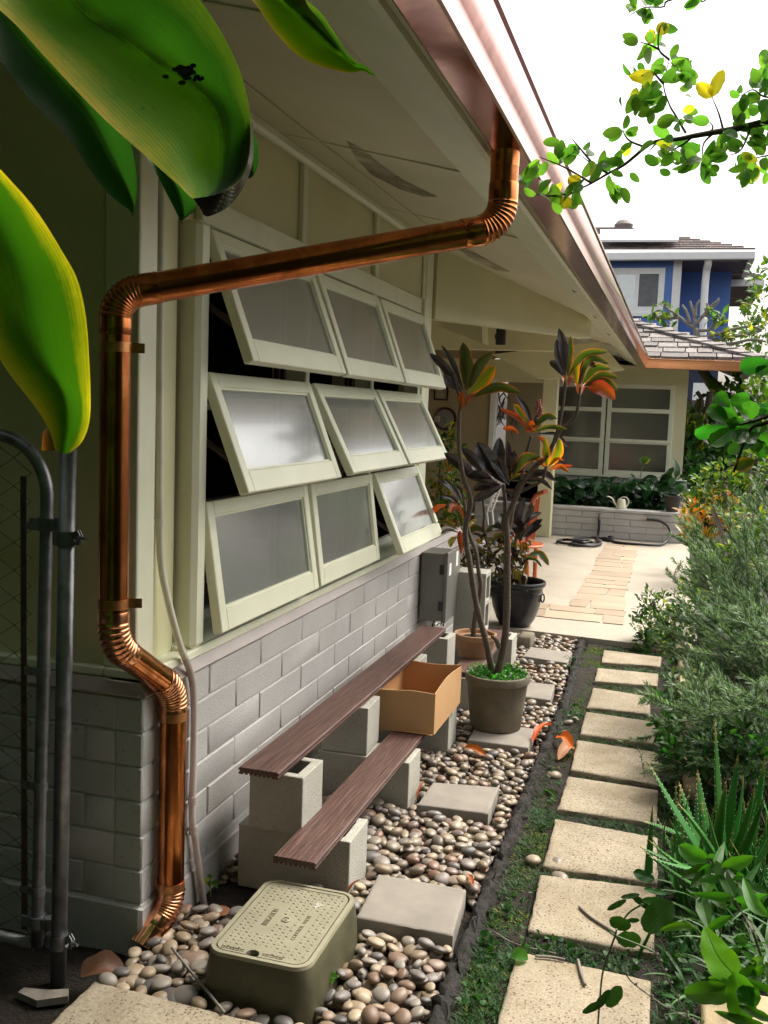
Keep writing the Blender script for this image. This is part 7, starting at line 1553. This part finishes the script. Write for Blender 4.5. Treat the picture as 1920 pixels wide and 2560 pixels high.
fallen((1366, 2002), (1390, 2003), .02, L_fern, 'small green leaf on the soil beside the large pebble', (.015, .015), .01, 0)
def stick(pts, r_, label, z=.036):
    P = [onz(*p, z) for p in pts]; mb = MB(); mb.tube(spline(P, 16), r_, 7); tag(mb.build('dry_stick', M_pale_branch, None, angle=180), label, 'stick')
stick([(1448, 2266), (1480, 2295), (1535, 2330), (1545, 2342)], .0045, 'dry forked twig lying across the second stepping stone', .038)
stick([(1338, 2390), (1380, 2393), (1412, 2399)], .004, 'short dry stick at the back edge of the nearest stepping stone', .038)
stick([(1445, 2400), (1452, 2430), (1463, 2462)], .0045, 'short dry stick lying lengthwise on the nearest stepping stone', .038)
stick([(1236, 2330), (1290, 2360), (1390, 2384)], .002, 'thin wiry stick in the grass between the two nearest stones', .02)
mb = MB(); mb.prism([onz(45, 2498, -.02), onz(92, 2519, -.02), onz(170, 2508, -.02), onz(172, 2489, -.02), onz(120, 2492, -.02), onz(60, 2486, -.02)], (0, 0, .02)); tag(mb.build('wood_scrap', M_pale_branch, None, smooth=False), 'flat weathered piece of wood on the dark soil at the bottom left', 'wood scrap')
stick([(560, 2530), (470, 2420), (430, 2370)], .004, 'dark thin stick among the large stones left of the valve box', .05)

# ================================================================== BEYOND THE HOUSE
YBH = 28.0
bh = thing('blue_house', 'two storey blue house with white trim and brown tiled roof behind the cream one', 'house', (0, 28, -.03))
def hB(x, y, Y_=YBH): return ony(1500 + x * .25317, 540 + y * .25317, Y_)
def wallpoly(name, pts, Y_, m, off=(0, .3, 0), parent=bh): mb = MB(); mb.prism([hB(*p, Y_) for p in pts], off); return mb.build(name, m, parent, smooth=False)
xl = hB(-400, 500)[0]; xr = hB(795, 600)[0]; zt = hB(450, 400)[2]
mb = MB(); mb.box((xl, 28, 3.5), (xr, 28.3, zt)); 
mb.build('front_wall', M_blue, bh, smooth=False); mb = MB(); mb.box((xl, 29.6, -.03), (xr + 1.2, 29.9, 3.6)); mb.build('ground_floor_wall', mat('shaded_blue_siding', (.02, .03, .075), rough=.6), bh, smooth=False); mb = MB(); mb.box((xl, 28.01, 3.42), (xr, 29.6, 3.499)); mb.build('porch_soffit', M_soffit_brown, bh, smooth=False)  # lower wall gets a darker blue to stand for its shade
gr_ = MB(); x = xl + .1
while x < xr - .1: gr_.box((x, 27.985, 3.5), (x + .025, 27.9995, zt - .01)); x += .42
gr_.build('batten', M_blue, bh, smooth=False)
xs2 = hB(1300, 600, 30)[0]; mb = MB(); mb.box((xr - .3, 30, 3.5), (xs2, 30.3, zt + .2)); mb.box((xr - .3, 28.31, 3.5), (xr - .02, 29.99, zt)); mb.build('side_wall', M_blue, bh, smooth=False)
mb = MB(); mb.box((xr - .20, 27.96, -.03), (xr + .02, 27.984, zt), 0); mb.build('corner_board', M_white, bh, smooth=False)
mb = MB(); mb.tube(spline([hB(1070, 400, 27.7), hB(1068, 470, 27.75), hB(1050, 560, 27.9), hB(1030, 800, 27.9), hB(1010, 1300, 27.9)], 24), .10, 10); mb.build('downspout', M_white, bh, angle=180)
# window
wa, wb2 = hB(115, 515), hB(660, 965); x0, x1, z1, z0 = hB(115, 515)[0], hB(648, 520)[0], hB(400, 515)[2], hB(400, 955)[2]
wfr = MB(); f_ = .16; wfr.box((x0, 27.95, z0), (x1, 27.984, z0 + f_)); wfr.box((x0, 27.95, z1 - f_), (x1, 27.984, z1)); wfr.box((x0, 27.95, z0 + f_), (x0 + f_, 27.984, z1 - f_)); wfr.box((x1 - f_, 27.95, z0 + f_), (x1, 27.984, z1 - f_)); xm = hB(366, 700)[0]; wfr.box((xm - .05, 27.955, z0 + f_), (xm + .05, 27.984, z1 - f_)); wfr.box((x0 - .06, 27.92, z0 - .10), (x1 + .06, 27.985, z0 - .001)); wfr = wfr.build('window', M_white, bh, smooth=False)
mb = MB(); mb.box((x0 + f_, 27.975, z0 + f_), (xm - .05, 27.983, z1 - f_)); mb.build('pane', M_glass_lt, wfr, smooth=False)
mb = MB(); mb.box((xm + .05, 27.975, z0 + f_), (x1 - f_, 27.983, z1 - f_)); mb.build('pane', mat('dark_insect_screen', (.16, .17, .175), rough=.5), wfr, smooth=False)
# eave, gutter, soffits, roof
YE = 27.55; xe = hB(1535, 380, YE)[0]; ze0, ze1 = hB(700, 432, YE)[2], hB(700, 352, YE)[2]
mb = MB(); mb.box((xl - 1, YE, ze0), (xe, YE + .14, ze1), .02); mb.build('eave_gutter', M_white, bh)
mb = MB(); mb.box((xl - 1, YE + .141, ze0 + .03), (xe - .02, 33.5, ze0 + .06)); mb.build('soffit', M_soffit_brown, bh, smooth=False)
mb = MB(); mb.box((xe - .14, YE + .141, ze0), (xe, 31.0, ze1)); mb.build('eave_fascia', M_white, bh, smooth=False)
for (x, y, Y_) in ((970, 448, 27.8), (1245, 490, 28.0), (1360, 740, 30.5)):
    c = hB(x, y, Y_); mb = MB(); mb.box((c[0] - .33, c[1] - .07, ze0 + .02), (c[0] + .33, c[1] + .07, ze0 + .0295)); mb.build('soffit_vent', M_curtain, bh, smooth=False)
Y2 = 31.2; xe2 = hB(1625, 650, Y2)[0]; a0, a1 = hB(1500, 690, Y2)[2], hB(1500, 625, Y2)[2]
mb = MB(); mb.box((xe - .6, Y2, a0), (xe2, Y2 + .14, a1)); mb.box((xe2 - .14, Y2 + .141, a0), (xe2, 37, a1)); mb.build('eave_fascia', M_white, bh, smooth=False); mb = MB(); mb.box((1.5, Y2 + .141, a0 + .03), (xe2 - .15, 37, a0 + .05)); mb.build('soffit', M_soffit_brown, bh, smooth=False)
for (x, y, Y_) in ((1300, 860, 34.5),): c = hB(x, y, Y_); mb = MB(); mb.box((c[0] - .3, c[1] - .07, a0 + .0295 - .01), (c[0] + .3, c[1] + .07, a0 + .0295)); mb.build('soffit_vent', M_curtain, bh, smooth=False)
def tiled(poly_pts, Y0_, Y1_, rows_, name='roof'):
    """roof slope between an eave line and a higher line, made of overlapping tile courses"""
    (xa, za), (xb, zb_), (xc, zc), (xd, zd) = poly_pts; mb = MB()
    for k in range(rows_):
        t0, t1 = k / rows_, (k + 1.25) / rows_; l0, r0 = lerp((xa, Y0_, za), (xd, Y1_, zd), t0), lerp((xb, Y0_, zb_), (xc, Y1_, zc), t0); l1, r1 = lerp((xa, Y0_, za), (xd, Y1_, zd), min(t1, 1)), lerp((xb, Y0_, zb_), (xc, Y1_, zc), min(t1, 1)); m_ = max(2, int((r0[0] - l0[0]) / .45))
        for i in range(m_):
            a, b = i / m_, (i + .94) / m_; mb.prism([lerp(l0, r0, a) + [0, 0, .05], lerp(l0, r0, b) + [0, 0, .05], lerp(l1, r1, b), lerp(l1, r1, a)], (0, 0, .05))
    return mb.build(name, M_tile, bh, smooth=False)
g0 = lambda x, y, Y_: (hB(x, y, Y_)[0], hB(x, y, Y_)[2])
tiled([g0(-400, 352, YE + .05), g0(1545, 352, YE + .05), g0(800, 225, 30), g0(-400, 225, 30)], YE + .05, 30, 7)
tiled([g0(-400, 200, 30.1), g0(540, 190, 30.1), g0(235, 130, 33), g0(-300, 130, 33)], 30.1, 33, 5)
tiled([g0(1440, 625, Y2), g0(1640, 620, Y2), g0(1480, 580, 32.6), g0(1440, 580, 32.6)], Y2 - .05, 32.6, 3)
c = hB(232, 125, 33); mb = MB(); mb.lathe([(.22, -.35), (.28, 0), (.30, .12), (.2, .24), (.0001, .28)], tuple(c), 16); mb.build('roof_finial', M_tile, bh)
mb = MB(); q0, q1 = hB(0, 300, 27.6), hB(770, 300, 27.6); q3, q2 = hB(0, 195, 29.3), hB(770, 195, 29.3); mb.prism([q0 + [0, 0, .12], q1 + [0, 0, .12], q2 + [0, 0, .12], q3 + [0, 0, .12]], (0, 0, .06)); mb.build('solar_panel', M_white, bh, smooth=False)
# ground floor seen under the wing eave
gf = MB(); c0, c1 = hB(1020, 1500, 27.9), hB(1020, 1500, 27.9); x = ony(1752, 1000, 27.8); gf.box((x[0] - .22, 27.75, -.03), (x[0] + .22, 27.95, 2.6)); gf.build('porch_column', M_white, bh, smooth=False)
fc = thing('wood_fence', 'weathered brown board fence far behind the slim tree', 'fence', (3.0, 22, -.03)); mb = MB(); r3 = random.Random(6); a = ony(1712, 1050, 22)[0]; zt_ = ony(1740, 1000, 22)[2]; xx = a - 1.5
while xx < a + 6: mb.box((xx, 22 + r3.uniform(0, .01), -.05), (xx + .135, 22.025, zt_ + r3.uniform(-.01, .01))); xx += .145
mb.build('board', mat('weathered_board', (.16, .115, .10), (.10, .07, .065), scale=4, rough=.8, bump=.5, rnd=.25, stretch=(6, 6, .5)), fc, smooth=False); mb = MB()
for z in (.4, zt_ - .25): mb.box((a - 1.5, 22.026, z), (a + 6, 22.07, z + .09))
mb.build('rail', M_twig, fc, smooth=False)

# unseen hedge added behind the eye point to block sky light
hg = thing('added_hedge', 'unseen dark green hedge added behind the path to block sky light', 'hedge', (0, -2.2, -.03)); mb = MB(); r2 = np.random.default_rng(50); n_ = 8000
P = np.stack([r2.uniform(-6, 5.5, n_), r2.uniform(-3.0, -1.5, n_), r2.uniform(0, 6.9, n_)], 1); mb.leaves(P, r2.normal(0, 1, (n_, 3)), r2.normal(0, .5, (n_, 3)) + [0, .6, .6], r2.uniform(.16, .30, n_), r2.uniform(.09, .14, n_), rows=4, bend=.6); mb.build('foliage', L_far2, hg, angle=180)
mb = MB()
for x in np.arange(-4.8, 5.5, .6): mb.tube(spline([[x, -2.3, -.05], [x + .1, -2.3, 2.5], [x - .1, -2.2, 6.4]], 8), np.linspace(.05, .015, 8), 6)
mb.build('stem', M_bark, hg, angle=180); mb = MB(); mb.box((-6, -2.6, .2), (5.5, -2.5, 6.5)); 
mb.build('blocking_core', M_twig, hg, smooth=False)  # solid slabs inside all three hedges, added to stop light
hg = thing('added_hedge', 'unseen hedge added beyond the chain link gate to block side light', 'hedge', (-4.3, 0, -.03)); mb = MB(); n_ = 3000  # added out of view to close off light from the left
P = np.stack([r2.uniform(-4.8, -3.9, n_), r2.uniform(-2.4, 2.3, n_), r2.uniform(0, 5.0, n_)], 1); mb.leaves(P, r2.normal(0, 1, (n_, 3)), r2.normal(0, .5, (n_, 3)) + [.6, 0, .6], r2.uniform(.16, .3, n_), r2.uniform(.09, .14, n_), rows=4, bend=.6); mb.build('foliage', L_far2, hg, angle=180); mb = MB(); mb.box((-4.5, -2.4, .2), (-4.4, 2.3, 4.6)); mb.build('blocking_core', M_twig, hg, smooth=False)
hg = thing('added_hedge', 'unseen dark hedge added right of the path to shade the end wall', 'hedge', (3.0, .4, -.03)); mb = MB(); n_ = 5000  # added off frame to keep light from the end wall
P = np.stack([r2.uniform(2.45, 3.5, n_), r2.uniform(-1.6, 2.0, n_), r2.uniform(0, 6.0, n_)], 1); mb.leaves(P, r2.normal(0, 1, (n_, 3)), r2.normal(0, .5, (n_, 3)) + [-.6, 0, .6], r2.uniform(.14, .26, n_), r2.uniform(.08, .13, n_), rows=4, bend=.6); mb.build('foliage', L_far2, hg, angle=180)
mb = MB()
for y in np.arange(-1.5, 2.0, .5): mb.tube(spline([[3.0, y, -.05], [3.05, y + .1, 2.2], [2.95, y, 5.6]], 8), np.linspace(.05, .015, 8), 6)
mb.build('stem', M_bark, hg, angle=180); mb = MB(); mb.box((2.95, -1.6, .2), (3.05, 1.95, 5.6)); mb.build('blocking_core', M_twig, hg, smooth=False)


sh_ = thing('added_shade_tree', 'unseen tree added behind the path, its crown over the gate to block sky light', 'tree', (-1.6, -1.1, -.03)); mb = MB(); n_ = 3600  # unseen canopy added to cut the light between hedge top and roof
P = np.stack([r2.uniform(-3.8, 1.3, n_), r2.uniform(-2.2, .35, n_), r2.uniform(3.3, 4.5, n_)], 1); mb.leaves(P, r2.normal(0, 1, (n_, 3)) * [1, 1, .4], r2.normal(0, .4, (n_, 3)) + [0, 0, 1], r2.uniform(.18, .30, n_), r2.uniform(.10, .16, n_), rows=4, bend=.6); mb.build('crown', L_far2, sh_, angle=180)
mb = MB(); mb.tube(spline([[-1.6, -1.1, -.05], [-1.55, -1.1, 1.8], [-1.4, -1.0, 3.6]], 14), np.linspace(.11, .06, 14), 10)
for a in ((-3.2, -1.5, 3.9), (.6, -.6, 3.9), (-.4, -1.8, 4.1), (-2.2, .1, 3.9)): mb.tube(spline([[-1.45, -1.03, 3.0], [(a[0] - 1.45) / 2, (a[1] - 1.03) / 2, 3.6], a], 8), np.linspace(.045, .012, 8), 7)
mb.build('trunk', M_bark, sh_, angle=180)
